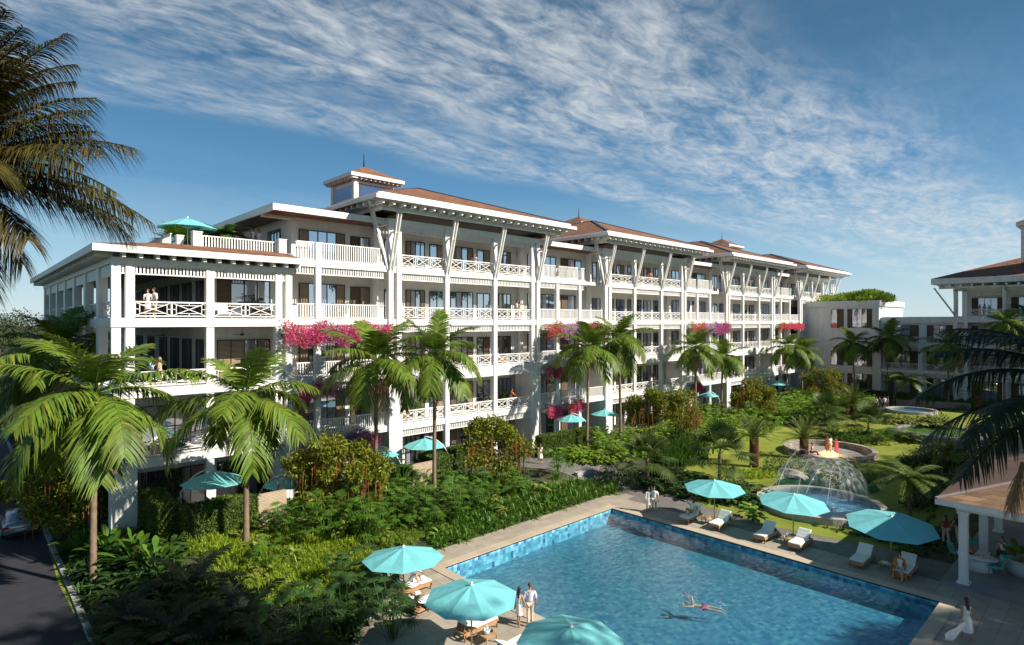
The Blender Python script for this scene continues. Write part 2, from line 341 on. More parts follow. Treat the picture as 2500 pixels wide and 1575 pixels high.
def sheet(name, poly, m, lift, cell=0.6, kind='structure'):       # a sheet lying on the terrain, cut to a polygon
    import bmesh
    bm = bmesh.new(); vs = [bm.verts.new((x,y,0)) for x,y in poly]; bm.faces.new(vs)
    x0, x1 = min(p[0] for p in poly), max(p[0] for p in poly); y0, y1 = min(p[1] for p in poly), max(p[1] for p in poly)
    for ax, a, b in (((1,0,0),x0,x1),((0,1,0),y0,y1)):
        k = a + cell
        while k < b:
            bmesh.ops.bisect_plane(bm, geom=bm.verts[:]+bm.edges[:]+bm.faces[:], plane_co=tuple(k*c for c in ax), plane_no=ax); k += cell
    for v in bm.verts: v.co.z = gz(v.co.x, v.co.y) + lift
    bmesh.ops.recalc_face_normals(bm, faces=bm.faces[:])
    if bm.faces and sum(f.normal.z for f in bm.faces) < 0: bmesh.ops.reverse_faces(bm, faces=bm.faces[:])
    me = bpy.data.meshes.new(name); bm.to_mesh(me); bm.free(); me.materials.append(m)
    return tag(link(name, me), kind=kind)
# road and kerb
b = MB(); b.add([(-6.5,-60,.02),(4.05,-60,.02),(4.05,160,.02),(-6.5,160,.02)], [(0,1,2,3)]); tag(b.build('road', ASPH), kind='structure')
b = MB(); b.box(4.05,-60,-.1,4.3,160,.14); tag(b.build('kerb', KERB), kind='structure')
# deck, pavers, paths
b = MB()
Z = .012
for q in (((11.5,-4),(PX0-.6,-4),(PX0-.6,PY1+.6),(15.6,PY1+.6),(11.5,22.0)), ((15.6,PY1+.6),(38.4,PY1+.6),(38.4,28.5),(17.2,28.5)), ((PX1+.6,PY0-.6),(37.3,PY0-.6),(37.3,PY1+.6),(PX1+.6,PY1+.6)),
          ((PX0-.6,-6),(60,-6),(60,PY0-.6),(PX0-.6,PY0-.6))):
    b.add([(x,y,Z) for x,y in q], [tuple(range(len(q)))])
tag(b.build('pool_deck', DECK), kind='structure')
sheet('paver_path', [(37.3,7.02),(40.4,7.02),(40.6,20),(41.6,26.5),(42.2,31),(40.2,36),(39.5,41),(34.6,41),(34.6,37),(36.8,33),(38.4,28.5),(38.4,26.8),(37.3,26.8)], PAVER, .02)
sheet('garden_path', [tuple(P(px,py)[:2]) for px,py in ((1575,1060),(1650,1045),(1740,1035),(1830,1012),(1930,1004),(1960,1012),(1850,1024),(1750,1052),(1640,1066),(1580,1085))], PAVER, .03)
sheet('curved_path', [tuple(P(px,py)[:2]) for px,py in ((1040,1250),(1100,1225),(1150,1200),(1290,1175),(1300,1182),(1180,1212),(1120,1240),(1060,1262))], DECK, .03)
sheet('lawn', [tuple(P(px,py)[:2]) for px,py in ((1720,1238),(1680,1205),(1670,1150),(1690,1090),(1800,1048),(1900,1042),(2010,1040),(2100,1020),(2260,1003),(2420,1005),(2560,1060),(2420,1150),(2350,1240),(2290,1310),(2200,1345),(2050,1320),(1900,1290),(1790,1255))], LAWN, .03)
sheet('lawn', [tuple(P(px,py)[:2]) for px,py in ((95,1250),(140,1420),(180,1500),(230,1480),(180,1330),(130,1240))], LAWN, .03)
# pool basin, coping, water
TILE = bpy.data.materials.new('pool_mosaic'); TILE.use_nodes = True
def mosaic(m, cols, scale):
    nt = m.node_tree; N = nt.nodes.new; L = nt.links.new; b = nt.nodes['Principled BSDF']; b.inputs['Roughness'].default_value = 0.3
    tc = N('ShaderNodeTexCoord'); sp = N('ShaderNodeSeparateXYZ'); L(tc.outputs['Object'], sp.inputs[0])
    cell = N('ShaderNodeVectorMath'); cell.operation = 'SCALE'; cell.inputs['Scale'].default_value = scale
    of = N('ShaderNodeVectorMath'); of.inputs[1].default_value = (0.013,0.017,0.011); L(tc.outputs['Object'], of.inputs[0]); L(of.outputs[0], cell.inputs[0])
    fl = N('ShaderNodeVectorMath'); fl.operation = 'FLOOR'; L(cell.outputs[0], fl.inputs[0])
    wn = N('ShaderNodeTexWhiteNoise'); L(fl.outputs[0], wn.inputs['Vector'])
    cr = N('ShaderNodeValToRGB'); cr.color_ramp.interpolation = 'CONSTANT'; L(wn.outputs['Value'], cr.inputs[0])
    el = cr.color_ramp.elements
    while len(el) < len(cols): el.new(0.5)
    for i, (p, c) in enumerate(cols): el[i].position = p; el[i].color = (*c, 1)
    L(cr.outputs[0], b.inputs['Base Color'])
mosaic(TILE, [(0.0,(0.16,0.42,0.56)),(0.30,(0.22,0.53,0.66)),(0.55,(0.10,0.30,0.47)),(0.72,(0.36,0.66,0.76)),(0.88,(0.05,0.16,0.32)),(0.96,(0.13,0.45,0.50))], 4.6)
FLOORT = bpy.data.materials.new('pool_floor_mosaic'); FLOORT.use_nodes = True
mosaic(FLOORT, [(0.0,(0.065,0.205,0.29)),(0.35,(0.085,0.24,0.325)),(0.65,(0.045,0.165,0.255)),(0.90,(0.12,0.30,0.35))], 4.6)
pool = thing('swimming_pool', 'large rectangular swimming pool lined with blue mosaic tiles and stone coping', 'swimming pool', (PX0,PY0,0))
b = MB(); D = -1.0
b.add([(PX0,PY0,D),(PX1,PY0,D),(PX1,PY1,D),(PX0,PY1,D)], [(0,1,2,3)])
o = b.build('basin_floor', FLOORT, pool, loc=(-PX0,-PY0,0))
b = MB()
for p, q in (((PX0,PY1),(PX1,PY1)),((PX1,PY1),(PX1,PY0)),((PX1,PY0),(PX0,PY0)),((PX0,PY0),(PX0,PY1))):
    b.add([(*p,D),(*q,D),(*q,.0),(*p,.0)], [(3,2,1,0)])
b.build('basin_wall', TILE, pool, loc=(-PX0,-PY0,0))
b = MB(); C = .6
b.box(PX0-C,PY1,-.06,PX1+C,PY1+C,.045); b.box(PX0-C,PY0-C,-.06,PX1+C,PY0,.045); b.box(PX0-C,PY0,-.06,PX0,PY1,.045); b.box(PX1,PY0,-.06,PX1+C,PY1,.045)
b.build('coping', COPE, pool, loc=(-PX0,-PY0,0))
b = MB(); b.add([(PX0,PY0,0),(PX1,PY0,0),(PX1,PY1,0),(PX0,PY1,0)], [(0,1,2,3)])
b.build('water', water_mat('pool_water', (0.70,0.90,0.95), 1.7, 0.32, 1.6), pool, loc=(-PX0,-PY0,-.16))
# ================================================================ MAIN BUILDING
LV = [0, 1.15, 5.35, 9.55, 13.75, 17.95, 22.15]
FY, WY, BY = 40.7, 43.4, 66.0             # column plane, wall plane, back
hotel = thing('hotel_building', 'long white five storey hotel with verandas, brown shingle roofs and roof turrets', 'building')
rng = random.Random(5)
def rail_mb(x0, x1, y, z, along='x', h=1.02, b=None):           # crossed-lattice balustrade between two columns
    b = b or MB(); Lr = x1 - x0; n = max(1, round(Lr/1.75)); t = .05
    def bar(p, q, w=t, d=.05):
        (u0,z0),(u1,z1) = p, q
        if along == 'x': b.beam((x0+u0,y,z+z0),(x0+u1,y,z+z1), d, w, up=(0,0,1) if u0!=u1 else (1,0,0))
        else: b.beam((y,x0+u0,z+z0),(y,x0+u1,z+z1), d, w, up=(0,0,1) if u0!=u1 else (0,1,0))
    bar((0,h-.04),(Lr,h-.04),.09,.11); bar((0,.14),(Lr,.14),.07,.07)
    W = Lr/n; a, c = .18, h-.085
    for i in range(n):
        u = i*W; m = .13*W; zi0, zi1 = a+.13, c-.13
        bar((u+.026,a),(u+.026,c)); bar((u+W-.026,a),(u+W-.026,c))
        bar((u+m,zi0),(u+W-m,zi0),.042); bar((u+m,zi1),(u+W-m,zi1),.042); bar((u+m,zi0),(u+m,zi1),.042); bar((u+W-m,zi0),(u+W-m,zi1),.042)
        bar((u+.05,a),(u+W-.05,c),.045,.04); bar((u+.05,c),(u+W-.05,a),.045,.034)
        bar((u+W/2,zi1),(u+W/2,c),.042); bar((u+W/2,a),(u+W/2,zi0),.042); bar((u,(a+c)/2),(u+m,(a+c)/2),.042); bar((u+W-m,(a+c)/2),(u+W,(a+c)/2),.042)
    return b
def picket_mb(x0, x1, y, z, along='x', h=1.1, step=.18, w=.08, lo=.06, b=None):
    b = b or MB(); Lr = x1-x0
    def bx(u0,u1,za,zb,d):
        if along == 'x': b.box(x0+u0,y-d,z+za,x0+u1,y+d,z+zb)
        else: b.box(y-d,x0+u0,z+za,y+d,x0+u1,z+zb)
    bx(0,Lr,h-.08,h,.05); bx(0,Lr,lo,lo+.07,.035); n = int(Lr/step)
    for i in range(n):
        u = (i+.5)*Lr/n; bx(u-w/2,u+w/2,lo+.07,h-.08,.02)
    return b
def part(b, name, m, parent=None, **k): return b.build(name, m, parent or hotel, **k)
def slats_mb(x0, x1, y, z0, z1, along='x', b=None, step=.19, w=.10):   # slatted valance under a beam
    return picket_mb(x0,x1,y,z0,along,z1-z0,step,w,0.0,b)
def window(x0, x1, y, z0, z1, pat, side='-y', parent=None, frame=FRAME, name='window'):
    """pat: s shutter, d dark shutter, g glass, k dark glass, c curtain glass. The window stands proud of a solid wall; side -y or -x."""
    def bx(b, u0,u1,za,zb,d0,d1):
        if side == '-y': b.box(u0,y-d1,za,u1,y-d0,zb)
        else: b.box(y-d1,u0,za,y-d0,u1,zb)
    f = MB(); n = len(pat); W = (x1-x0)/n; t = .06
    bx(f,x0,x1,z1-t,z1,0,.10); bx(f,x0,x1,z0,z0+.05,0,.10)
    for i in range(n+1): bx(f, x0+i*W-(t/2 if 0<i<n else 0 if i==0 else t), x0+i*W+(t/2 if 0<i<n else t if i==0 else 0), z0+.05, z1-t, 0, .098)
    fo = f.build(name, frame, parent or hotel)
    g = {}
    for i, c in enumerate(pat): g.setdefault(c, []).append(i)
    mm = dict(s=SHUT, d=SHUTD, g=GLASS, k=GLASSD, c=CURT)
    for c, ii in g.items():
        for grp in ([[i] for i in ii] if c in 'sd' else [ii]):
            b = MB()
            for i in grp: bx(b, x0+i*W+.03, x0+(i+1)*W-.03, z0+.05, z1-t, .005, .05 if c in 'gkc' else .075)
            b.build('shutter' if c in 'sd' else 'pane', mm[c], fo)
    return fo
# ---- walls
b = MB()
b.box(12.7,WY,0,18.2,BY+8,17.9); b.box(7.2,WY,0,12.7,WY+.3,9.1); b.box(18.2,WY,0,124.6,BY,17.5); b.box(18.2,WY,17.5,124.6,BY,22.2)
part(b,'wall',STUCCO)
b = MB(); b.box(6.6,40.9,17.2,18.2,77.2,17.5); b.box(6.6,40.9,13.35,12.7,77,13.62); b.box(6.6,40.9,9.15,12.7,77,9.42); b.box(6.6,40.9,4.95,12.7,77,5.22)
b.box(12.7,40.9,13.35,17.2,WY,13.62); b.box(12.7,40.9,9.15,17.2,WY,9.42); b.box(12.7,40.9,4.95,17.2,WY,5.22)
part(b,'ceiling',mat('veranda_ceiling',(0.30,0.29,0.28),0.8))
# ---- terrace the building stands on
b = MB(); b.box(8.6,36.4,-.4,124.6,44,1.13); b.box(6.9,39.5,-.4,8.6,44,1.13); part(b,'terrace_floor',mat('terrace_paving',(0.30,0.28,0.26),0.7,noise=0.1))
def col(x, y, z0, z1, wx=.46, wy=.46, m=WHITE): 
    b = MB(); b.box(x-wx/2,y-wy/2,z0,x+wx/2,y+wy/2,z1); return part(b,'column',m)
# ---- front wing (X 6.5 - 17), veranda along the road side
FW = [6.72, 7.42, 11.78, 16.16, 16.86]
for i, x in enumerate(FW): col(x, FY+.12, 5.3 if i in (0,1,3,4) else 1.1, 17.0)
for xa, xb in ((6.45,7.75),(15.85,17.15)):
    b = MB(); b.box(xa,FY-.25,-.3,xb,FY+.6,5.15); b.box(xa-.05,FY-.30,5.15,xb+.05,FY+.65,5.32); part(b,'pier',WHITE)
SY = [45.4,50.7,56.0,61.3,66.6,71.9,76.6]
for y in SY: col(6.75,y,0.2,17.0,.5,.95)
b = MB(); b.box(6.45,FY-.2,16.95,17.2,FY+.35,17.3); b.box(6.45,FY+.35,16.95,7.0,77.0,17.3); part(b,'roof_beam',WHITE)
for k in (2,3,4):
    b = MB(); b.box(6.45,FY-.17,LV[k]-.52,17.2,FY+.20,LV[k]+.02); b.box(6.46,FY+.20,LV[k]-.52,6.95,77.0,LV[k]+.02); part(b,'floor_edge_beam',WHITE)
    b = MB(); b.box(6.95,FY+.20,LV[k]-.40,12.7,77.0,LV[k]); b.box(12.7,FY+.2,LV[k]-.40,17.2,WY,LV[k]); part(b,'balcony_floor',CEIL)
    for xa, xb in ((7.66,11.55),(12.01,15.93)): part(rail_mb(xa,xb,FY,LV[k]),'railing',WHITE)
    ys = [40.95]+SY
    for a, c in zip(ys, ys[1:]): part(rail_mb(a+.48,c-.48,6.75,LV[k],'y'),'railing',WHITE)
for xa, xb in ((6.96,7.18),(7.66,11.55),(12.01,15.93),(16.40,16.62)): part(slats_mb(xa,xb,FY,16.35,16.95),'slatted_valance',WHITE)
ys = [40.95]+SY
for a, c in zip(ys, ys[1:]):
    b = MB(); b.box(6.6,a+.48,16.25,6.7,c-.48,16.95); part(b,'spandrel_panel',WHITE)
for k in (1,2,3,4):
    part_pat = {4:'dkcg',3:'sskk',2:'sckk',1:'kkck'}[k]
    window(13.0,16.6,WY,LV[k]+.03,LV[k]+2.75,part_pat)
    if k > 1:
        for j, y in enumerate((44.6,48.2,51.6,55.2,59.5,64.0,68.5)):
            window(y,y+2.3,12.7,LV[k]+.03,LV[k]+2.75,'dckkd' if j%2 else 'dkkcd','-x')
        pass
for k in (1,2): window(7.6,12.3,WY,LV[k]+.03,LV[k]+2.8,'skkkk' if k == 1 else 'sckkk')
# front wing roof: fascia, rafters, shingles, roof terrace with picket parapet
b = MB()
for q in ((5.46,39.7,17.52,17.4,39.82,17.92),(5.46,39.82,17.52,5.58,78,17.92)): b.box(*q)
part(b,'fascia',WHITE)
b = MB(); b.add([(5.58,39.82,17.60),(17.4,39.82,17.60),(17.4,78,17.60),(5.58,78,17.60)],[(3,2,1,0)],1)
for i in range(13): x = 7.0+i*.86; b.box(x-.09,39.95,17.28,x+.09,42.5,17.61)
for i in range(44): y = 41.0+i*.86; b.box(5.75,y-.09,17.28,6.9,y+.09,17.61)
part(b,'soffit',[WHITE,mat('pale_soffit',(0.5,0.49,0.47),.8)])
b = MB()
A_ = (5.46,39.7,17.93); B_ = (17.4,39.7,17.93); C_ = (17.4,43.0,18.62); D_ = (9.6,43.0,18.62); E_ = (9.6,78,18.62); F_ = (5.46,78,17.93)
b.add([A_,B_,C_,D_,E_,F_],[(0,1,2,3),(0,3,4,5)]); part(b,'roof',SHINGLE)
b = MB(); b.box(9.6,43.0,17.5,18.2,78,18.60); part(b,'roof_terrace',mat('terrace_paving',(0.3,0.28,0.26)))
def post(x,y,z0,z1,w=.55):
    b = MB(); b.box(x-w/2,y-w/2,z0,x+w/2,y+w/2,z1); b.box(x-w/2-.04,y-w/2-.04,z1,x+w/2+.04,y+w/2+.04,z1+.07); return part(b,'parapet_post',WHITE)
post(11.65,43.1,18.55,19.5); post(10.9,44.2,18.55,19.3,.4); post(17.25,42.9,18.2,19.5)
part(picket_mb(11.95,16.95,43.1,18.45,h=.92),'parapet_railing',WHITE)
part(picket_mb(43.4,77,10.2,18.45,'y',h=.9),'parapet_railing',WHITE)
part(picket_mb(17.55,18.85,41.2,17.95,h=1.35),'parapet_railing',WHITE)
# ---- recessed link bays and pavilions
def link_bay(x0, x1, posts, top_posts, n, short=None):
    for x in posts: col(x, FY+.05, 1.1, 17.4 if not top_posts else 19.3, .40, .40)
    xe = short or x1
    for k in (2,3,4,5):
        e = xe if k == 5 else x1
        b = MB(); b.box(x0,FY-.10,LV[k]-.45,e,FY+.25,LV[k]+.02); b.box(x0,FY+.25,LV[k]-.30,e,WY,LV[k]); part(b,'balcony_floor',WHITE)
        cuts = [x0]+[p for p in posts if p < e-.5]+[e]
        for a, c in zip(cuts,cuts[1:]):
            part(picket_mb(a+.22,c-.22,FY,LV[k],h=1.35 if k==5 else 1.12),'picket_railing',WHITE)
            if k in (4,5) : part(slats_mb(a+.22,c-.22,FY+.05,LV[k]-1.0,LV[k]-.45),'slatted_valance',WHITE)
        if k == 5 and short:
            part(picket_mb(FY+.1,WY-.1,e,LV[k],'y',h=1.35),'picket_railing',WHITE)
            b = MB(); b.box(e,FY+.6,LV[k]-.35,x1,WY,LV[k]); part(b,'balcony_floor',WHITE)
    w = (x1-x0)
    for k in (1,2,3,4,5):
        ht = 2.75 if k < 5 else 2.6
        pats = {1:('sk','kkcd'),2:('dk','kkks'),3:('dk','kkcs'),4:('sg','ggcs'),5:('sg','ggcd')}[k] if n == 0 else {1:('kck','dkk'),2:('ckk','dkc'),3:('kkc','dkk'),4:('gggg','dgk'),5:('ggggg','dgg')}[k]
        if n == 0: window(18.75,22.5,WY,LV[k]+.03,LV[k]+ht,'s'+pats[1][0]+'gcg'[k%3]+pats[1][1]+'s') ; window(23.0,24.7,WY,LV[k]+.03,LV[k]+ht-.1,'ds' if k<5 else 'dg')
        else: window(x0+1.1,x0+w*.52,WY,LV[k]+.03,LV[k]+ht,pats[0]); window(x0+w*.60,x0+w*.93,WY,LV[k]+.03,LV[k]+ht,pats[1])
    # roof over the link
    xr0 = x0-1.3 if n == 0 else x0
    b = MB(); b.box(xr0,41.0,21.32,x1+.6,41.14,21.78)
    if n == 0: b.box(xr0,41.14,21.32,xr0+.14,BY,21.78)
    part(b,'fascia',WHITE)
    b = MB(); b.add([(xr0+.14,41.14,21.40),(x1+1,41.14,21.40),(x1+1,BY,21.40),(xr0+.14,BY,21.40)],[(3,2,1,0)]); part(b,'soffit',WOODSOF)
    b = MB(); b.add([(xr0,41.0,21.79),(x1+1.5,41.0,21.79),(x1+1.5,50.5,23.5),(xr0+7 if n==0 else xr0,50.5,23.5),(xr0+7 if n==0 else xr0,BY-8,23.5),(xr0,BY,21.79)],[(0,1,2,3)]+([(0,3,4,5)] if n==0 else [])); part(b,'roof',SHINGLE)
    b = MB(); b.box(xr0+.2 if n == 0 else x0,WY-.02,21.2,x1,WY+.4,21.42); part(b,'wall_head',STUCCO)
def pavilion(X0, X1, mids, n):
    cols = [X0, X0+.75]+mids+[X1-.75, X1]
    for i, x in enumerate(cols):
        outer = i in (0,1,len(cols)-2,len(cols)-1)
        col(x, FY, 9.6 if outer else 1.1, 21.7, .42, .42)
    for x in (X0, X1): col(x, WY-.4, 9.6, 21.7, .4, .4)
    for xa, xb in ((X0-.22,X0+.98),(X1-.98,X1+.22)):
        b = MB(); b.box(xa,FY-.3,-.3,xb,WY-.6,9.55); part(b,'pier',WHITE)
    for k in (2,3,4,5):
        b = MB(); b.box(X0-.2,FY-.14,LV[k]-(.5 if k!=3 else .95),X1+.2,FY+.17,LV[k]+.02); b.box(X0-.2,FY+.17,LV[k]-.35,X1+.2,WY,LV[k]); part(b,'balcony_floor',WHITE)
        cc = [X0+.75]+mids+[X1-.75]
        for a, c in zip(cc,cc[1:]):
            part(rail_mb(a+.21,c-.21,FY,LV[k]),'railing',WHITE)
            if k != 3: part(slats_mb(a+.21,c-.21,FY+.03,LV[k]-1.05,LV[k]-.5,step=.21 if n>1 else .19),'slatted_valance',WHITE)
        b = MB(); b.box(X0+.02,FY+.2,LV[k]-.5,X0+.2,WY,LV[k]+.02)
        rail_mb(FY+.25,WY-.6,X1,LV[k],'y',b=b); part(b,'side_railing',WHITE)
    cc = [X0+.75]+mids+[X1-.75]
    for a, c in zip(cc,cc[1:]): part(slats_mb(a+.21,c-.21,FY+.03,20.72,21.28),'slatted_valance',WHITE)
    b = MB(); b.box(X0-.2,FY-.18,21.28,X1+.2,FY+.18,21.75); b.box(X0-.2,FY+.18,21.28,X0+.16,WY+2,21.75); b.box(X1-.16,FY+.18,21.28,X1+.2,WY+2,21.75); part(b,'roof_beam',WHITE)
    for j, (a, c) in enumerate(zip(cc,cc[1:])):
        for k in (1,2,3,4,5):
            p = rng.choice(['gggs','sggg','gggg','sggs'] if k > 3 else ['skkd','dkks','ckkd','skkc'])
            if n >= 1: p = rng.choice(['gggs','gggg','dggg'] if k > 3 else ['kkkk','dkck','kckd'])
            if n == 0 and j == 0: window(a+.35,a+1.75,WY,LV[k]+.03,LV[k]+2.55,'g'+p[-1] if k>3 else 'k'+p[-1])
            elif j > 0: window(a+.15,a+1.75,WY,LV[k]+.03,LV[k]+2.55,p[1]+p[-1])
            else: window(a+.3,a+1.8,WY,LV[k]+.03,LV[k]+2.55,p[:2])
            window(a+2.45,c-.35,WY,LV[k]+.03,LV[k]+2.6,p if c-a > 4 else p[:3])
    # paired struts that carry the eave
    def strut(x, y, dx, dy):
        b = MB(); s = Vector((dy,dx,0)).normalized()*.14
        for q in (s,-s): b.beam(Vector((x,y,17.7))+q, Vector((x+dx,y+dy,22.15))+q, .10, .20, up=(0,0,1))
        b.beam((x,y,20.6),(x+dx*.66,y+dy*.66,20.6),.12,.16); part(b,'strut',WHITE)
    for x in [X0]+mids+[X1]: strut(x,FY-.22,0,-1.25)
    strut(X0-.22,FY,-1.35,0); strut(X1+.22,FY,1.35,0)
    # eaves and hipped roof
    e0, e1, ey, by = X0-2.65, X1+3.1, 38.2, 62.5
    b = MB(); q = 1.1
    b.box(e0+q,ey+q,22.12,e1-q,ey+q+.2,22.5); b.box(e0+q,ey+q+.2,22.12,e0+q+.2,by-q,22.5); b.box(e1-q-.2,ey+q+.2,22.12,e1-q,by-q,22.5); part(b,'eave_beam',WHITE)
    b = MB(); i = 0; x = e0+.75
    while x < e1-.5: b.box(x-.09,ey+.25,22.40,x+.09,ey+q+1.2,22.69); x += .93
    y = ey+1.5
    while y < by-1: b.box(e0+.25,y-.09,22.40,e0+q+1.0,y+.09,22.69); b.box(e1-q-1.0,y-.09,22.40,e1-.25,y+.09,22.69); y += .93
    z = 22.68; b.add([(e0,ey,z),(e1,ey,z),(e1,by,z),(e0,by,z)],[(3,2,1,0)],1); part(b,'soffit',[WHITE,mat('eave_soffit',(0.34,0.33,0.32),.8)])
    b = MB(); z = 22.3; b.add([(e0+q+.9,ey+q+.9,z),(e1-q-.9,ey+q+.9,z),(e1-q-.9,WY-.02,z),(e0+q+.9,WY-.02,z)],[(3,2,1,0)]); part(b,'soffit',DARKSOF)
    b = MB()
    for zz0, zz1, i_ in ((22.69,22.99,0),(22.99,23.27,.42)):
        b.box(e0+i_,ey+i_,zz0,e1-i_,ey+i_+.3,zz1); b.box(e0+i_,ey+i_+.3,zz0,e0+i_+.3,by,zz1); b.box(e1-i_-.3,ey+i_+.3,zz0,e1-i_,by,zz1)
    b.add([(e0,ey,22.995),(e1,ey,22.995),(e1-.4,ey+.41,22.995),(e0+.4,ey+.41,22.995)],[(0,1,2,3)])
    part(b,'fascia',WHITE)
    h = (e1-e0)/2; ins = .42; ax = (e0+e1)/2; az = 23.28+(h-ins)*.335
    a0, a1 = (ax,ey+h,az), (ax,by-2,az)
    V = [(e0+ins,ey+ins,23.28),(e1-ins,ey+ins,23.28),(e1-ins,by,23.28),(e0+ins,by,23.28),a0,a1]
    b = MB(); b.add(V,[(0,1,4),(1,2,5,4),(3,0,4,5),(2,3,5)]); ro = part(b,'roof',SHINGLE)
    b = MB(); b.beam(Vector(V[0])+Vector((.1,.1,.06)),Vector(a0)+Vector((0,0,.05)),.28 if n else .16,.07); b.beam(Vector(V[1])+Vector((-.1,.1,.06)),Vector(a0)+Vector((0,0,.05)),.2,.07); b.beam(a0,a1,.2,.1); b.build('ridge_flashing',CAPM,ro)
link_bay(17.2,24.7,[19.0],True,0)
for n, (X0, X1, mids) in enumerate(((25.0,41.7,[30.55,36.05]),(52.5,69.2,[58.0,63.7]),(80.5,96.6,[85.7,91.1]),(107.3,123.5,[112.8,118.1]))):
    pavilion(X0,X1,mids,n)
    if n < 3: link_bay(X1+.2,(52.3,80.3,107.1)[n],[[44.6,48.1],[72.4,75.8],[99.4,103]][n],False,n+1,short=X1+.2+7.2)
# windows in the short return wall beside the roof terrace
for y in (45.4,49.6): window(y,y+2.4,18.2,18.7,20.75,'gggs' if y<46 else 'kg','-x')
# ---- roof turrets
def zc(px,Y,py):
    X = on_y(px,Y); return CH+(HZ-py)*(cu*X+su*Y)/FPX
def cupola(px_c, Y, apex_z, w, top=True):
    X = on_y(px_c, Y); h = w/2; zt = apex_z-1.75
    c = MB(); c.box(X-h,Y-h,zt-4.6,X+h,Y+h,zt-.25)
    for s in (-1,1):
        for t in (-1,1): c.box(X+s*h-.22,Y+t*h-.22,zt-4.6,X+s*h+.22,Y+t*h+.22,zt-.24)
    body = part(c,'roof_turret',STUCCO if False else WHITE)
    r = h+.75; b = MB()
    for q in ((X-r,Y-r,X+r,Y-r+.16),(X-r,Y+r-.16,X+r,Y+r),(X-r,Y-r+.16,X-r+.16,Y+r-.16),(X+r-.16,Y-r+.16,X+r,Y+r-.16)): b.box(q[0],q[1],zt-.02,q[2],q[3],zt+.3)
    b.add([(X-r,Y-r,zt+.05),(X+r,Y-r,zt+.05),(X+r,Y+r,zt+.05),(X-r,Y+r,zt+.05)],[(3,2,1,0)])
    n = int(2*r/.5)
    for i in range(n+1):
        u = -r+.2+i*(2*r-.4)/n; b.box(X+u-.07,Y-r+.18,zt-.2,X+u+.07,Y-h,zt+.04); b.box(X-r+.18,Y+u-.07,zt-.2,X-h,Y+u+.07,zt+.03)
    b.build('eave',WHITE,body)
    b = MB(); b.add([(X-r,Y-r,zt+.31),(X+r,Y-r,zt+.31),(X+r,Y+r,zt+.31),(X-r,Y+r,zt+.31),(X,Y,apex_z)],[(0,1,4),(1,2,4),(2,3,4),(3,0,4)]); b.build('turret_roof',SHINGLE,body)
    b = MB(); b.tube([(X,Y,apex_z-.05),(X,Y,apex_z+.5),(X,Y,apex_z+1.25)],[.09,.05,.03],6); b.build('finial',FRAME,body)
    b = MB(); b.box(X-h+.55,Y-h-.05,zt-1.75,X+h-.55,Y-h-.01,zt-.65); b.box(X-h-.05,Y-h+.55,zt-1.75,X-h-.01,Y+h-.55,zt-.65); b.build('turret_window',GLASSB,body)
    b = MB()
    for u0,u1,z0,z1 in ((h-.55,h-.42,-1.88,-.52),):
        b.box(X-u0-.13,Y-h-.07,zt+z0,X-u0,Y-h-.0,zt+z1); b.box(X+u0,Y-h-.07,zt+z0,X+u0+.13,Y-h,zt+z1)
    b.box(X-h+.55,Y-h-.07,zt-1.88,X+h-.55,Y-h,zt-1.75); b.box(X-h+.55,Y-h-.07,zt-.65,X+h-.55,Y-h,zt-.52)
    b.build('turret_window_frame',FRAME,body)
cupola(888.4,52.0,zc(888.4,52.0,407.7),4.2)
cupola(1413,56.0,zc(1413,56.0,529.4),4.6)
cupola(1762.5,54.0,zc(1762.5,54.0,584),4.4)
# ---- ceiling fans in the verandas
def fan(x,y,z):
    b = MB(); b.tube([(x,y,z),(x,y,z-.55)],.02,5); b.lathe([(0,-.72),(.12,-.68),(.12,-.56),(0,-.52)],8,(x,y,z))
    for a in range(4):
        t = a*math.pi/2+.3; b.beam((x+.1*math.cos(t),y+.1*math.sin(t),z-.62),(x+.75*math.cos(t),y+.75*math.sin(t),z-.60),.14,.015)
    part(b,'ceiling_fan',FRAME)
for x,y,z in ((9.4,41.9,13.3),(14.2,42.0,13.3),(28.2,42.0,21.6),(33.2,42.0,21.6),(38.4,42.0,21.6)): fan(x,y,z)
# ================================================================ WING BEHIND THE GARDEN AND BUILDING AT THE RIGHT
GW = mat('grey_white_paint', (0.70,0.69,0.68), 0.6, noise=0.06, nscale=1.2, streak=0.15)
lnk = thing('link_building', 'low flat roofed wing with dark windows between the two hotel blocks', 'building')
b = MB(); b.box(110.5,29.3,0,125,42,17.0); b.box(111.5,18,0,126,29.3,14.3); part(b,'wall',GW,lnk)
b = MB(); b.box(110.3,29.1,16.2,125.2,42.2,17.2); part(b,'roof_parapet',GW,lnk); b = MB(); b.box(111.2,18,13.4,126,29.1,14.4); part(b,'roof_parapet',GW,lnk)
for k,(z0,z1) in enumerate(((2.0,4.9),(6.2,9.2),(12.6,15.8))):
    window(30.3,34.0,110.5,z0,z1,'dkkcd','-x',lnk); window(34.6,36.6,110.5,z0,z1,'dk','-x',lnk)
for z in (6.05,10.25):
    b = MB(); b.box(109.3,18.2,z-.45,111.5,29.2,z); part(b,'balcony_floor',GW,lnk)
    for a,c in ((19.4,23.0),(23.6,28.9)):
        part(rail_mb(a,c,109.4,z,'y'),'railing',GW,lnk); part(slats_mb(a,c,109.45,z-1.0,z-.45,'y',step=.24,w=.12),'slatted_valance',GW,lnk)
for a,c in ((19.6,22.9),(24.0,28.6)):
    for z in (1.9,6.1,10.3): window(a,c,111.5,z,z+2.8,'dccd' if z>2 else 'dccd','-x',lnk)
for y in (23.3,29.0):
    b = MB(); b.box(109.2,y-.3,0,109.7,y+.3,10.3); part(b,'column',GW,lnk)
rb = thing('hotel_building', 'second white hotel block with hipped brown roof behind the dark foreground fronds', 'building')
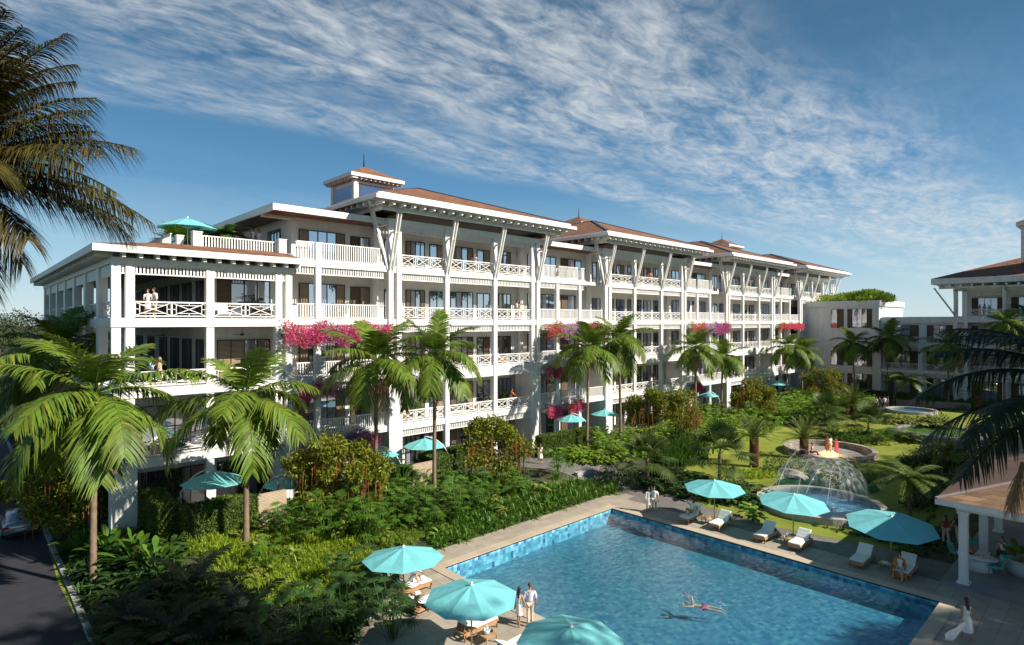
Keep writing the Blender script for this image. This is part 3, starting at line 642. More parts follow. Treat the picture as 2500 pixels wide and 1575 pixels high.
b = MB(); b.box(112.5,-40,0,128,18.6,18.6); part(b,'wall',GW,rb)
for y in (18.9,17.7,13.2,8.2,3.2):
    b = MB(); b.box(109.5,y-.24,0,110.0,y+.24,18.4); part(b,'column',GW,rb)
for z in (6.05,10.25,14.45):
    b = MB(); b.box(109.6,-10,z-(.95 if z>14 else .5),112.5,19.1,z); part(b,'balcony_floor',GW,rb)
    for a,c in ((13.45,17.45),(8.45,12.95),(3.45,7.95)):
        part(rail_mb(a,c,109.75,z,'y'),'railing',GW,rb)
        if z < 7: part(slats_mb(a,c,109.78,z-1.05,z-.5,'y',step=.26,w=.13),'slatted_valance',GW,rb)
for a,c in ((13.6,17.4),(8.6,12.8),(3.6,7.8)):
    part(slats_mb(a,c,109.78,17.5,18.2,'y',step=.26,w=.13),'slatted_valance',GW,rb)
    for z in (1.9,6.1,10.3,14.5): window(a,c,112.5,z,z+2.7,'dcccd','-x',rb)
b = MB(); b.box(109.5,-10,18.2,110.1,19.2,18.6); part(b,'roof_beam',GW,rb)
def strut2(y, dx, dy):
    b = MB(); 
    b.beam((109.6,y,14.6),(109.6+dx,y+dy,18.8),.2,.22); part(b,'strut',GW,rb)
strut2(19.0,0,2.6); strut2(18.9,-1.3,0); strut2(13.2,-1.3,0); strut2(8.2,-1.3,0)
e0x, e1y = 107.6, 21.6
b = MB(); b.box(e0x,-20,19.25,e0x+.3,e1y,20.1); b.box(e0x+.3,e1y-.3,19.25,130,e1y,20.1); b.add([(e0x,-20,19.26),(e0x,e1y,19.26),(130,e1y,19.26),(130,-20,19.26)],[(0,1,2,3)]); part(b,'fascia',GW,rb)
b = MB(); y = e1y-1
while y > -8: b.box(e0x+.2,y-.13,18.85,e0x+2.4,y+.13,19.15); y -= 1.3
part(b,'rafter',GW,rb)
b = MB(); b.box(e0x+.9,-10,18.55,e0x+1.15,e1y-.8,18.86); part(b,'eave_beam',GW,rb)
ap = (e0x+15,e1y-15,25.2)
b = MB(); b.add([(e0x,e1y,20.11),(e0x,-20,20.11),(e0x+15,-20,25.2),ap,(e0x+30,e1y,20.11)],[(1,0,3,2),(0,4,3)]); part(b,'roof',SHINGLE,rb)
b = MB(); tx = 112.0; ty = on_x(2497,112.0)
b.box(tx-2,ty-4,22,tx+2,ty,27.2); part(b,'roof_turret',GW,rb)
b = MB(); b.box(tx-2.5,ty-4.5,27.2,tx+2.5,ty+.5,27.7); part(b,'fascia',GW,rb)
b = MB(); b.add([(tx-2.5,ty-4.5,27.71),(tx+2.5,ty-4.5,27.71),(tx+2.5,ty+.5,27.71),(tx-2.5,ty+.5,27.71),(tx,ty-2,29)],[(0,1,4),(1,2,4),(2,3,4),(3,0,4)]); part(b,'roof',SHINGLE,rb)
b = MB(); b.box(tx-2.05,ty-3.2,25.1,tx-2.01,ty-.6,26.6); part(b,'window',GLASS,rb)
# ================================================================ PLANT LIBRARY
def leafm(name, col, isl=0.35, hue=0.03, trans=0.3, rough=0.5, spec=0.35): return mat(name, col, rough, spec=spec, isl=isl, hue=hue, trans=trans)
L_PALM = leafm('palm_leaf', (0.135,0.205,0.022), .42, .025)
L_PALMD = leafm('shade_dark_palm_leaf', (0.022,0.036,0.012), .4, .03, .2)  # leaf colour darkened to stand for shade on the near palms
L_COCO = leafm('coconut_leaf', (0.066,0.056,0.013), .65, .045, .2, .4)
L_DATE = leafm('date_palm_leaf', (0.12,0.165,0.03), .35, .02)
L_FAN = leafm('fan_palm_leaf', (0.065,0.105,0.022), .35, .02, .25)
L_DRY = leafm('dry_frond', (0.34,0.22,0.10), .3, .015, .2, .8)
L_FERN = leafm('fern_leaf', (0.10,0.15,0.02), .3, .02)
L_LIME = leafm('lime_leaf', (0.27,0.37,0.025), .3, .02, .3)
L_MID = leafm('green_leaf', (0.085,0.175,0.02), .4, .025)
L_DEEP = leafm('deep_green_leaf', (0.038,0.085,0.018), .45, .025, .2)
L_BRIGHT = leafm('bright_leaf', (0.175,0.29,0.03), .35, .025, .3)
L_HOSTA = leafm('pale_leaf', (0.25,0.29,0.06), .3, .02, .3)
L_FIG = leafm('fig_leaf', (0.19,0.215,0.018), .5, .045, .3)
L_HEDGE = leafm('hedge_leaf', (0.09,0.145,0.02), .45, .025, .2)
L_FAR = leafm('distant_leaf', (0.05,0.075,0.03), .4, .03, .1, .8)
L_ROOT = leafm('hanging_root', (0.42,0.17,0.055), .35, .015, .1, .8)
L_PINK = leafm('pink_petal', (0.78,0.13,0.30), .35, .02, .3)
L_MAG = leafm('magenta_petal', (0.55,0.07,0.24), .35, .02, .3)
L_LILAC = leafm('lilac_petal', (0.66,0.36,0.62), .3, .02, .3)
L_CORAL = leafm('coral_petal', (0.78,0.12,0.12), .3, .02, .3)
BARK = mat('palm_bark', (0.21,0.145,0.095), .85, noise=.25, nscale=3, bump=.5, bscale=14)
BARKD = mat('dark_bark', (0.12,0.08,0.05), .9, noise=.25, nscale=4, bump=.6, bscale=18)
SHAFT = mat('crown_shaft', (0.24,0.23,0.05), .5, noise=.15)
DATEB = mat('date_palm_bark', (0.17,0.062,0.028), .9, noise=.35, nscale=5, bump=.8, bscale=10)
FRUIT = mat('palm_fruit', (0.42,0.33,0.11), .6, noise=.2)
STEM = mat('plant_stem', (0.10,0.10,0.03), .7)
REDST = mat('red_stem', (0.22,0.02,0.02), .5)
def nrm(a): return a/np.maximum(np.linalg.norm(a,axis=-1,keepdims=True),1e-9)
UP = np.array([0,0,1.0])
def blades(base, d, L, w, droop=0.2, segs=2, side=None, prof=(0.35,1.0,0.0), fold=0.0):
    """strips: one blade per row of base; returns verts, quads"""
    base = np.asarray(base,float); n = len(base); d = nrm(np.broadcast_to(np.asarray(d,float),(n,3)))
    L = np.broadcast_to(L,(n,)).astype(float); w = np.broadcast_to(w,(n,)).astype(float); droop = np.broadcast_to(droop,(n,)).astype(float)
    if side is None:
        side = np.cross(d,UP); bad = np.linalg.norm(side,axis=1) < 1e-3; side[bad] = (1,0,0)
    side = nrm(np.broadcast_to(side,(n,3)))
    ts = np.linspace(0,1,segs+1); pr = np.interp(ts,np.linspace(0,1,len(prof)),prof)
    V = np.zeros((n,segs+1,2,3))
    for k,(t,p) in enumerate(zip(ts,pr)):
        c = base + d*(L*t)[:,None] - UP*(droop*L*t*t)[:,None]
        V[:,k,0] = c - side*(w*p/2)[:,None]; V[:,k,1] = c + side*(w*max(p,0.04)/2)[:,None]
    q = np.zeros((n,segs,4),int); o = (np.arange(n)*(segs+1)*2)[:,None]
    for k in range(segs): q[:,k] = o + np.array([k*2,k*2+1,k*2+3,k*2+2])
    return V.reshape(-1,3), q.reshape(-1,4)
def cat(parts):
    V = []; Q = []; n = 0
    for v,q in parts: V.append(v); Q.append(q+n); n += len(v)
    return np.concatenate(V), np.concatenate(Q)
def frond_curve(az, e0, bend, L, n=14, twist=0.0):
    t = np.linspace(0,1,n); e = e0 - bend*t**1.25; a = az + twist*t
    st = np.stack([np.cos(e)*np.cos(a),np.cos(e)*np.sin(a),np.sin(e)],1)*(L/(n-1)); st[0] = 0
    return np.cumsum(st,0)
def frond(rg, az, e0, bend, L, nl=36, ll=.75, lw=.055, droop=.45, fwd=.5, start=.14, lift=.15, twist=0.0, origin=(0,0,0), rach=.03, segs=3, prof=(.5,1.0,.75,0.0), dens3d=0.0):
    c = frond_curve(az,e0,bend,L,twist=twist) + np.asarray(origin)
    s = np.linspace(0,1,len(c)); t = np.linspace(start,1,nl)
    pos = np.stack([np.interp(t,s,c[:,i]) for i in range(3)],1)
    tan = nrm(np.gradient(c,axis=0)); tn = nrm(np.stack([np.interp(t,s,tan[:,i]) for i in range(3)],1))
    sd = np.cross(tn,UP); b = np.linalg.norm(sd,axis=1)<.05; sd[b] = (-math.sin(az),math.cos(az),0); sd = nrm(sd); nr = nrm(np.cross(sd,tn))
    out = []
    for sg in (1,-1):
        f = fwd + .35*t
        d = sd*sg + tn*f[:,None] + nr*lift + rg.normal(0,.07+dens3d,(nl,3))
        Ls = ll*np.clip(np.sin(math.pi*(.10+.86*t))**.6,.18,1)*rg.uniform(.88,1.08,nl)
        out.append(blades(pos+rg.normal(0,.004,(nl,3)),d,Ls,lw*rg.uniform(.85,1.1,nl),droop*rg.uniform(.6,1.3,nl),segs,np.cross(nrm(d),nr),prof))
    r = np.repeat(rach,len(c))*np.linspace(1,.25,len(c)); sd2 = np.cross(tan,UP); sd2[np.linalg.norm(sd2,axis=1)<.05] = (-math.sin(az),math.cos(az),0); sd2 = nrm(sd2); n2 = nrm(np.cross(sd2,tan))
    k = len(c); V = np.stack([c-sd2*r[:,None],c+n2*r[:,None],c+sd2*r[:,None],c-n2*r[:,None]],1).reshape(-1,3)
    Q = np.array([[i*4+j,i*4+(j+1)%4,i*4+4+(j+1)%4,i*4+4+j] for i in range(k-1) for j in range(4)])
    out.append((V,Q)); return cat(out)
def mesh_q(name, vq, m, smooth=False):
    V,Q = vq; me = bpy.data.meshes.new(name); V = np.asarray(V,np.float32); Q = np.asarray(Q,np.int32)
    me.vertices.add(len(V)); me.vertices.foreach_set('co',V.ravel()); me.loops.add(Q.size); me.loops.foreach_set('vertex_index',Q.ravel())
    me.polygons.add(len(Q)); me.polygons.foreach_set('loop_start',np.arange(0,Q.size,4,dtype=np.int32))
    me.polygons.foreach_set('use_smooth',np.full(len(Q),bool(smooth))); me.materials.append(m); me.update(calc_edges=True); return me
def crown_royal(seed, nf=17, L=3.4, ll=1.0, lw=.085, droop=.8, emin=-.35, emax=1.35, bend=(1.0,1.6), nl=50):
    rg = np.random.default_rng(seed); out = []
    for i in range(nf):
        u = i/(nf-1); az = i*2.39996+rg.uniform(-.25,.25); e0 = emax+(emin-emax)*u**.85; Lf = L*rg.uniform(.88,1.1)*(1 if u>.12 else .8)
        out.append(frond(rg,az,e0,rg.uniform(*bend)*(.55+.45*min(1,u*2)),Lf,nl,ll,lw,droop*(.35+.65*min(1,u*1.6)),.45,.16,.2,rg.uniform(-.35,.35),(0,0,.05*(1-u))))
    return cat(out)
CROWN = [mesh_q('crown',crown_royal(s),L_PALM) for s in (1,2,3,4)]
def dry_mesh(seed, L=1.8):
    rg = np.random.default_rng(seed); out = []
    for i in range(2):
        out.append(frond(rg,rg.uniform(0,6.28),-.7,.9,L*rg.uniform(.8,1.1),24,.7,.04,1.2,.9,.1,0,0,(0,0,0),.03))
    return mesh_q('dead_frond',cat(out),L_DRY)
DRY = [dry_mesh(s) for s in (1,2,3)]
def trunk_mb(h, r0, r1, lean=(0,0), rings=True, n=9, k=None):
    b = MB(); k = k or max(8,int(h/.22)); pts = []; rad = []
    for i in range(k+1):
        t = i/k; pts.append((lean[0]*t*t, lean[1]*t*t, h*t)); rad.append((r0+(r1-r0)*t**.7)*(1.07 if rings and i%2 else 1.0)+(.35*r0*max(0,1-t*14)))
    return b.tube(pts,rad,n)
def royal_palm(base, top, label, seed=0, sc_=1.0, dead=True, fruit=False, r=.15, shaft=True, cm=None, name='palm_tree', group='tall feather palms in front of the hotel'):
    base = Vector(base); h = top-base.z; t = thing(name,label,'palm tree',base,random.Random(seed).uniform(0,6.28),group)
    rr = random.Random(seed*7+1); lean = (rr.uniform(-.25,.25),rr.uniform(-.25,.25))
    trunk_mb(h,r,r*.72,lean).build('trunk',BARK,t,True)
    zt = h
    if shaft:
        b = MB(); b.tube([(lean[0],lean[1],h-.05),(lean[0],lean[1],h+.35),(lean[0],lean[1],h+.95)],[r*.95,r*.9,r*.5],9); b.build('crown_shaft',SHAFT,t,True); zt = h+.85
    c = link('crown',cm or CROWN[seed%4],t,(lean[0],lean[1],zt),(0,0,rr.uniform(0,6.28)),sc_)
    if dead: link('dead_frond',DRY[seed%3],t,(lean[0],lean[1],h+.1),(0,0,rr.uniform(0,6.28)),sc_)
    if fruit:
        b = MB(); rg = random.Random(seed)
        for i in range(60):
            a = rg.uniform(0,6.28); q = rg.uniform(0,.16); z = rg.uniform(-.85,-.1); p = (.28+q*math.cos(a),.28+q*math.sin(a),z); b.tube([p,(p[0],p[1],p[2]+.09)],[.035,.03],4)
        b.build('fruit_cluster',FRUIT,t,loc=(lean[0],lean[1],h))
    return t
# ---- small plant generators (verts, quads) standing at the origin
def g_strap(seed, n=34, L=.9, w=.07, up=1.0, droop=.55):
    rg = np.random.default_rng(seed); a = rg.uniform(0,6.283,n); e = rg.uniform(.35,1.45,n)*up
    d = np.stack([np.cos(a)*np.cos(e),np.sin(a)*np.cos(e),np.sin(e)],1)
    return blades(np.stack([np.cos(a)*.05,np.sin(a)*.05,np.zeros(n)],1),d,L*rg.uniform(.6,1.1,n),w,droop*rg.uniform(.5,1.4,n),3,None,(.5,1,.75,0))
def g_broad(seed, n=18, L=.55, w=.24, stem=.6, spread=.6):
    rg = np.random.default_rng(seed); a = rg.uniform(0,6.283,n); rr = rg.uniform(.1,spread,n); h = stem*rg.uniform(.4,1.15,n)
    d = np.stack([np.cos(a),np.sin(a),rg.uniform(-.1,.7,n)],1); base = np.stack([np.cos(a)*rr*.5,np.sin(a)*rr*.5,h],1)
    lv = blades(base,d,L*rg.uniform(.7,1.15,n),w*rg.uniform(.8,1.1,n),.35,4,None,(.15,.85,1,.65,0))
    st = blades(np.zeros((n,3)),base,np.linalg.norm(base,axis=1),.025,0,1,None,(1,1))
    return cat([lv,st])
def g_bush(seed, r=.8, h=1.0, n=420, L=.13, w=.06, droop=.15, shell=.55):
    rg = np.random.default_rng(seed); v = nrm(rg.normal(0,1,(n,3))); v[:,2] = np.abs(v[:,2])*1.0-.12
    lump = 1+.22*np.sin(v[:,0]*4+seed)+.18*np.sin(v[:,1]*5+2*seed)+.1*np.sin(v[:,2]*7)
    q = (shell+(1-shell)*rg.uniform(0,1,n)**.6)*lump; p = v*q[:,None]*np.array([r,r,h])
    d = v+rg.normal(0,.55,(n,3))+UP*.2
    return blades(p,d,L*rg.uniform(.7,1.3,n),w*rg.uniform(.8,1.2,n),droop,2,rg.normal(0,1,(n,3)),(.3,1,.0))
def g_fans(seed, n=16, h=1.3, spread=.7, nl=9, L=.38, w=.045, droop=.35, ang=2.4):      # stems topped by small fans
    rg = np.random.default_rng(seed); out = []
    for i in range(n):
        a = rg.uniform(0,6.283); rr = rg.uniform(.15,spread); z = h*rg.uniform(.35,1.05); c = np.array([math.cos(a)*rr,math.sin(a)*rr,z])
        ax = nrm(np.array([math.cos(a),math.sin(a),rg.uniform(.1,.9)])); s = nrm(np.cross(ax,UP)); th = np.linspace(-ang/2,ang/2,nl)
        d = ax[None]*np.cos(th)[:,None]+s[None]*np.sin(th)[:,None]
        out.append(blades(np.repeat(c[None],nl,0),d,L*(1-.25*np.abs(th)/ang)*rg.uniform(.85,1.1),w,droop,2,np.cross(d,nrm(np.cross(s,ax))),(.4,1,0)))
        out.append(blades(np.array([[c[0]*.25,c[1]*.25,0]]),c-np.array([c[0]*.25,c[1]*.25,0]),np.linalg.norm(c-np.array([c[0]*.25,c[1]*.25,0])),.02,0,1,None,(1,1)))
    return cat(out)
def g_fuzzy(seed, n=26, L=.5, nl=16):              # feathery upright plumes
    rg = np.random.default_rng(seed); out = []
    for i in range(n):
        a = rg.uniform(0,6.283); e = rg.uniform(.7,1.5); d = np.array([math.cos(a)*math.cos(e),math.sin(a)*math.cos(e),math.sin(e)]); Li = L*rg.uniform(.6,1.2); b0 = np.array([rg.uniform(-.3,.3),rg.uniform(-.3,.3),0])
        t = np.linspace(.2,1,nl); p = b0+d[None]*(t*Li)[:,None]-UP*(.12*Li*t*t)[:,None]; dd = d[None]*.8+rg.normal(0,.7,(nl,3))
        out.append(blades(p,dd,.13,.028,.1,1,None,(1,.15)))
    return cat(out)
def g_spikes(seed, n=26, h=.7, spread=.6):
    rg = np.random.default_rng(seed); p = np.stack([rg.uniform(-spread,spread,n),rg.uniform(-spread,spread,n),np.zeros(n)],1); d = np.stack([rg.normal(0,.07,n),rg.normal(0,.07,n),np.ones(n)],1); hh = h*rg.uniform(.5,1.15,n)
    return cat([blades(p,d,hh,.075,0,2,(1,0,0),(.9,1,.6)),blades(p,d,hh,.075,0,2,(0,1,0),(.9,1,.6))])
def g_banana(seed, n=11, L=1.3, w=.42, stem=.9, e=(.5,1.35)):
    rg = np.random.default_rng(seed); a = np.arange(n)*2.4+rg.uniform(-.3,.3,n); el = rg.uniform(*e,n); d = np.stack([np.cos(a)*np.cos(el),np.sin(a)*np.cos(el),np.sin(el)],1)
    base = d*stem*rg.uniform(.6,1,n)[:,None]
    return cat([blades(base,d,L*rg.uniform(.75,1.1,n),w,.45,6,None,(.2,.65,.95,1,.72,.38,0)),blades(np.zeros((n,3)),base,np.linalg.norm(base,axis=1),.05,0,1,None,(1,.7))])
def g_fanpalm(seed, n=18, pet=1.1, L=.95, nl=22, w=.075, emin=-.35, emax=1.4, ang=4.2):
    rg = np.random.default_rng(seed); out = []
    for i in range(n):
        u = i/(n-1); a = i*2.4+rg.uniform(-.2,.2); e = emax+(emin-emax)*u; ax = np.array([math.cos(a)*math.cos(e),math.sin(a)*math.cos(e),math.sin(e)]); c = ax*pet*rg.uniform(.8,1.1)-UP*.12*u
        s = nrm(np.cross(ax,UP)); nr = np.cross(s,ax); th = np.linspace(-ang/2,ang/2,nl); axd = nrm(ax-UP*.25*u)
        d = axd[None]*np.cos(th)[:,None]+s[None]*np.sin(th)[:,None]+nr[None]*.12
        out.append(blades(np.repeat(c[None],nl,0),d,L*(1-.09*np.abs(th))*rg.uniform(.9,1.08),w,.28,3,np.cross(d,nr),(.35,1,.8,0)))
        out.append(blades(np.zeros((1,3)),c,np.linalg.norm(c),.035,0,1,None,(1,.8)))
    return cat(out)
def place_q(vq, loc, rz, s):
    V,Q = vq; c, n = math.cos(rz), math.sin(rz); W = V*s; return np.stack([W[:,0]*c-W[:,1]*n+loc[0],W[:,0]*n+W[:,1]*c+loc[1],W[:,2]+loc[2]],1), Q
def scatter(name, poly_px, gens, m, spacing, seed, s=(.8,1.2), lift=0.0, world=None, jitter=.45):
    poly = world or [tuple(P(px,py)[:2]) for px,py in poly_px]; rg = random.Random(seed); out = []
    x0, x1 = min(p[0] for p in poly), max(p[0] for p in poly); y0, y1 = min(p[1] for p in poly), max(p[1] for p in poly)
    y = y0
    while y < y1:
        x = x0
        while x < x1:
            px, py = x+rg.uniform(-jitter,jitter)*spacing, y+rg.uniform(-jitter,jitter)*spacing
            if inside(poly,px,py): out.append(place_q(rg.choice(gens),(px,py,gz(px,py)+lift),rg.uniform(0,6.28),rg.uniform(*s)))
            x += spacing
        y += spacing
    if out:
        return tag(link(name,mesh_q(name,cat(out),m)),kind='stuff')
STRAP = [g_strap(i) for i in range(4)]; STRAPS = [g_strap(i+9,26,.5,.05) for i in range(3)]; BROAD = [g_broad(i) for i in range(4)]; FUZZY = [g_fuzzy(i) for i in range(4)]
LOWB = [g_bush(i,.5,.45,160,.16,.08) for i in range(4)]; FANS = [g_fans(i) for i in range(4)]; SPIKE = [g_spikes(i) for i in range(3)]
BIGS = [g_strap(i+30,30,1.25,.10,1.0,.5) for i in range(3)]; HOST = [g_broad(i+40,16,.42,.22,.35,.5) for i in range(3)]
def plant(name, vq, m, label, cat_, loc, rz=0.0, s=1.0, group=None, me=None):
    o = link(name, me or mesh_q(name,vq,m), None, loc, (0,0,rz), s); return tag(o,label,cat_,group)
# ================================================================ GREENERY OF THE GARDEN
def top_of(px_base, py_base, py_top):
    p = P(px_base,py_base); d = cu*p.x+su*p.y; return p, CH-(py_top-HZ)*d/FPX
PALMS = [ # base px, base py, crown base py, scale, dead, fruit, label
 (227,1436,1005,1.5,True,True,'tall palm with tan dead frond and fruit cluster before the white corner pier'),
 (601,1333,1010,1.32,True,False,'palm whose pale dry frond hangs beside the slatted wall and hedge by the corner patio'),
 (917,1235,915,1.28,True,False,'full crowned palm hiding the flower boxes between front wing and first roofed pavilion'),
 (1060,1228,900,1.22,False,True,'palm with smooth yellow crown shaft before the first pavilion lattice balconies'),
 (1433,1104,850,1.2,True,False,'palm with hairy brown skirt beside the teal patio parasol and dark hedge'),
 (1515,1089,850,1.2,True,False,'palm left of the large hanging root thicket before the second pavilion'),
 (1698,1036,868,1.12,True,False,'palm rising from behind the large hanging root thicket'),
 (1761,1021,890,1.1,True,False,'slim palm between the large hanging root thicket and the date palm'),
 (1921,982,862,1.12,True,False,'palm with tan dead fronds standing before the fourth pavilion'),
 (1958,977,872,1.05,True,False,'shorter palm with green drooping crown close behind the palm of the fourth pavilion'),
 (2086,972,850,1.12,True,False,'shaded palm before the blank white corner of the low flat roofed wing'),
 (2166,975,840,1.2,True,False,'palm before the low flat roofed wing with black stalks under the crown'),
 (2315,990,860,1.15,False,False,'palm with yellow frond at the left column of the right hotel block'),
 (2452,1003,805,1.0,False,False,'palm behind the dark foreground fronds at the right hotel block'),
]
for i,(bx,by,ty,s,dd,fr,lb) in enumerate(PALMS):
    p,zt = top_of(bx,by,ty)
    royal_palm(p,zt,lb,i+1 if i > 1 else (25,31)[i],s,dd,fr,shaft=i not in (4,),r=.17 if i<2 else .15)
for bx,by,ty,s,sd,lb in ((119,1210,935,1.35,21,'palm by the road in front of the side veranda columns'),(60,1190,960,1.35,22,'leftmost roadside palm before the distant trees'),(160,1165,880,1.3,23,'palm rising behind the corner palm at the road side')):
    p = Vector((5.3,on_x(bx,5.3),0)); p.z = gz(p.x,p.y); d = cu*p.x+su*p.y
    royal_palm(p,CH-(ty-HZ)*d/FPX,lb,sd,s,True,False,group='palms along the side road')
# ---- coconut palm at the upper left, close to the camera
rg = np.random.default_rng(77)
def coco_crown(seed, specs, L, ll, lw, nl=64, droop=.55, fwd=.62):
    rg = np.random.default_rng(seed)
    return cat([frond(rg,az,e0,bd,L*lm,nl,ll,lw,droop,fwd,.13,.05,tw,(0,0,0),.05,4,(.6,1,.8,.5,0)) for az,e0,bd,lm,tw in specs])
def cam_az(deg): return HEAD+R(deg)                   # 0: away from the camera, -90: to the right
cc = PZ(-150,440,16.9)
ct = thing('coconut_palm','dark coconut palm reaching in at the upper corner against the blue sky','palm tree',(cc.x,cc.y,0),0)
trunk_mb(cc.z,.2,.15,(0,0)).build('trunk',BARKD,ct,True)
_r = random.Random(4)
sp = [(cam_az(-90+_r.uniform(-75,75)),_r.uniform(.25,1.5),_r.uniform(.5,.95),_r.uniform(.85,1.05),_r.uniform(-.2,.2)) for _ in range(26)]+[(cam_az(-90),.95,.9,.95,.1),(cam_az(-70),.70,.95,1.0,-.2),(cam_az(-110),.45,.9,1.0,.2),(cam_az(-85),.22,.85,1.1,.15),(cam_az(-60),.15,.7,.9,.2),(cam_az(-100),-.15,.75,.7,-.1),(cam_az(-80),-.5,.7,.6,0),
      (cam_az(-105),-.85,.5,.62,0),(cam_az(20),.9,.9,.9,0),(cam_az(-150),.6,1,.9,0),(cam_az(70),.5,1,1,0),(cam_az(150),.4,1,1,0),(cam_az(-95),1.3,.8,.8,.2),(cam_az(-40),.5,1.1,1.0,.2),(cam_az(-75),.2,1.0,.95,.4)]
link('crown',mesh_q('crown',coco_crown(3,sp,4.5,1.05,.034,100,.8),L_COCO),ct,(0,0,cc.z))
link('dead_frond',mesh_q('dead_frond',coco_crown(5,[(cam_az(-75),-.85,.5,.8,0),(cam_az(-100),-1.0,.4,.7,0)],2.6,.7,.035,50,1.0,.9),L_DRY),ct,(0,0,cc.z-.1))
# ---- palm at the right edge, close to the camera, shade put into its leaf colour
cc = PZ(2710,975,12.2)
ct = thing('foreground_palm','dark shaded palm reaching in from the right edge over the summerhouse','palm tree',(cc.x,cc.y,0),0)
trunk_mb(cc.z,.16,.13).build('trunk',BARKD,ct,True)
sp = [(cam_az(95),.85,1.0,1.0,-.2),(cam_az(82),.55,1.15,1.1,.1),(cam_az(100),.28,1.0,1.1,.1),(cam_az(75),.15,1.0,1.0,-.2),(cam_az(88),-.1,.8,1.0,.1),(cam_az(60),1.0,1.1,.9,0),(cam_az(130),.5,1.1,.9,0),(cam_az(20),.7,1.2,1,0),(cam_az(-60),.5,1.2,1,0),(cam_az(-140),.5,1.2,1,0),(cam_az(90),1.2,.9,.8,.1),(cam_az(70),.75,1.0,.95,.2)]
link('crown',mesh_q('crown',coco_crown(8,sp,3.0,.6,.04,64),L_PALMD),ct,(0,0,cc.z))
dp = PZ(2500,1130,11.0)
link('dead_frond',mesh_q('dead_frond',coco_crown(9,[(cam_az(90),-1.2,.2,1,0),(cam_az(60),-1.3,.2,.9,0)],.9,.3,.018,36,1.2,.9),L_DRY),ct,(dp.x-cc.x,dp.y-cc.y,dp.z))
# ---- date palms on the lawn
def date_crown(seed, nf=34, L=2.6):
    rg = np.random.default_rng(seed); out = []
    for i in range(nf):
        u = i/(nf-1); out.append(frond(rg,i*2.4+rg.uniform(-.2,.2),1.45-1.35*u**1.1,rg.uniform(.5,.95),L*rg.uniform(.85,1.08),34,.42,.028,.12,.75,.08,.35,rg.uniform(-.2,.2),(0,0,0),.028,2,(.7,1,0),.12))
    return cat(out)
DATEC = [mesh_q('crown',date_crown(s),L_DATE) for s in (1,2)]
def date_palm(bx,by,ty,label,seed,s=1.0,r=.32):
    p,zt = top_of(bx,by,ty); h = zt-p.z; t = thing('date_palm',label,'palm tree',p,seed*1.3,'stout date palms on the lawn'); b = MB(); rr = random.Random(seed)
    b.tube([(0,0,0),(0,0,h*.3),(0,0,h*.8),(0,0,h)],[r*1.15,r*.9,r*.95,r*.8],10)
    k = int(h/.16)
    for i in range(k):
        for j in range(9):
            a = (j+.5*(i%2))*2*math.pi/9; z = i*.16+.05; q = r*(.92); b.beam((q*math.cos(a),q*math.sin(a),z),(q*1.35*math.cos(a),q*1.35*math.sin(a),z+.2),.17,.06,up=(math.cos(a),math.sin(a),0))
    b.build('trunk',DATEB,t); link('crown',DATEC[seed%2],t,(0,0,h),(0,0,seed),s); return t
for a in ((1841,1141,1068,'stout date palm with red brown trunk on the open lawn',1,1.0,.33),(1963,1120,1072,'stout date palm standing before the man seated at the fire pit',2,1.02,.33),(2084,1015,985,'date palm with red brown trunk left of the far standing group',3,1.1,.33),(2063,1018,995,'date palm half hidden behind a fan palm at the far lawn',4,1.1,.33),(2390,1002,965,'bushy pale green date palm before the right hotel block',5,1.05,.3)): date_palm(*a)
# ---- fan palms, tree ferns
FANP = [mesh_q('crown',g_fanpalm(s),L_FAN) for s in (1,2)]
def fan_palm(bx,by,ty,label,seed,s=1.0,m=None):
    p,zt = top_of(bx,by,ty); h = max(.3,zt-p.z); t = thing('fan_palm',label,'fan palm',p,seed,'fan palms among the beds'); trunk_mb(h,.16,.13,(0,0),k=8).build('trunk',BARKD,t,True)
    link('crown',FANP[seed%2],t,(0,0,h),(0,0,seed*.7),s); return t
for a in ((1580,1192,1120,'dark fan palm on a short trunk behind the white dressed couple',1,1.35),(1757,1185,1110,'large dark fan palm behind the first pool parasol',2,1.75),(2120,1075,1040,'bright fan palm with drooping leaves right of the fire pit',3,1.7),(2015,1040,1005,'fan palm between the date palms at the far lawn',4,1.5)): fan_palm(*a)
def fern_crown(seed, nf=16, L=2.2):
    rg = np.random.default_rng(seed)
    return cat([frond(rg,i*2.4,.75-.85*(i/(nf-1)),rg.uniform(.7,1.0),L*rg.uniform(.85,1.1),40,.42,.06,.25,.25,.08,.05,0,(0,0,0),.025,2,(.8,1,0)) for i in range(nf)])
FERNC = [mesh_q('crown',fern_crown(s),L_FERN) for s in (1,2)]
def tree_fern(bx,by,ty,label,seed,s=1.0,lean=(0,0)):
    p,zt = top_of(bx,by,ty); h = zt-p.z; t = thing('tree_fern',label,'tree fern',p,0,'tree ferns'); trunk_mb(h,.13,.10,lean,k=12).build('trunk',BARKD,t,True)
    link('crown',FERNC[seed%2],t,(lean[0],lean[1],h),(0,0,seed),s); return t
for a in ((2222,1285,1165,'tree fern with spreading fronds right of the round fountain',1,1.25),(2180,992,925,'leaning tree fern with curved trunk beside the far round pool',2,1.6,(.5,-1.2)),(2330,1150,1100,'low tree fern in shade behind the summerhouse roof',3,1.5)): tree_fern(*a)
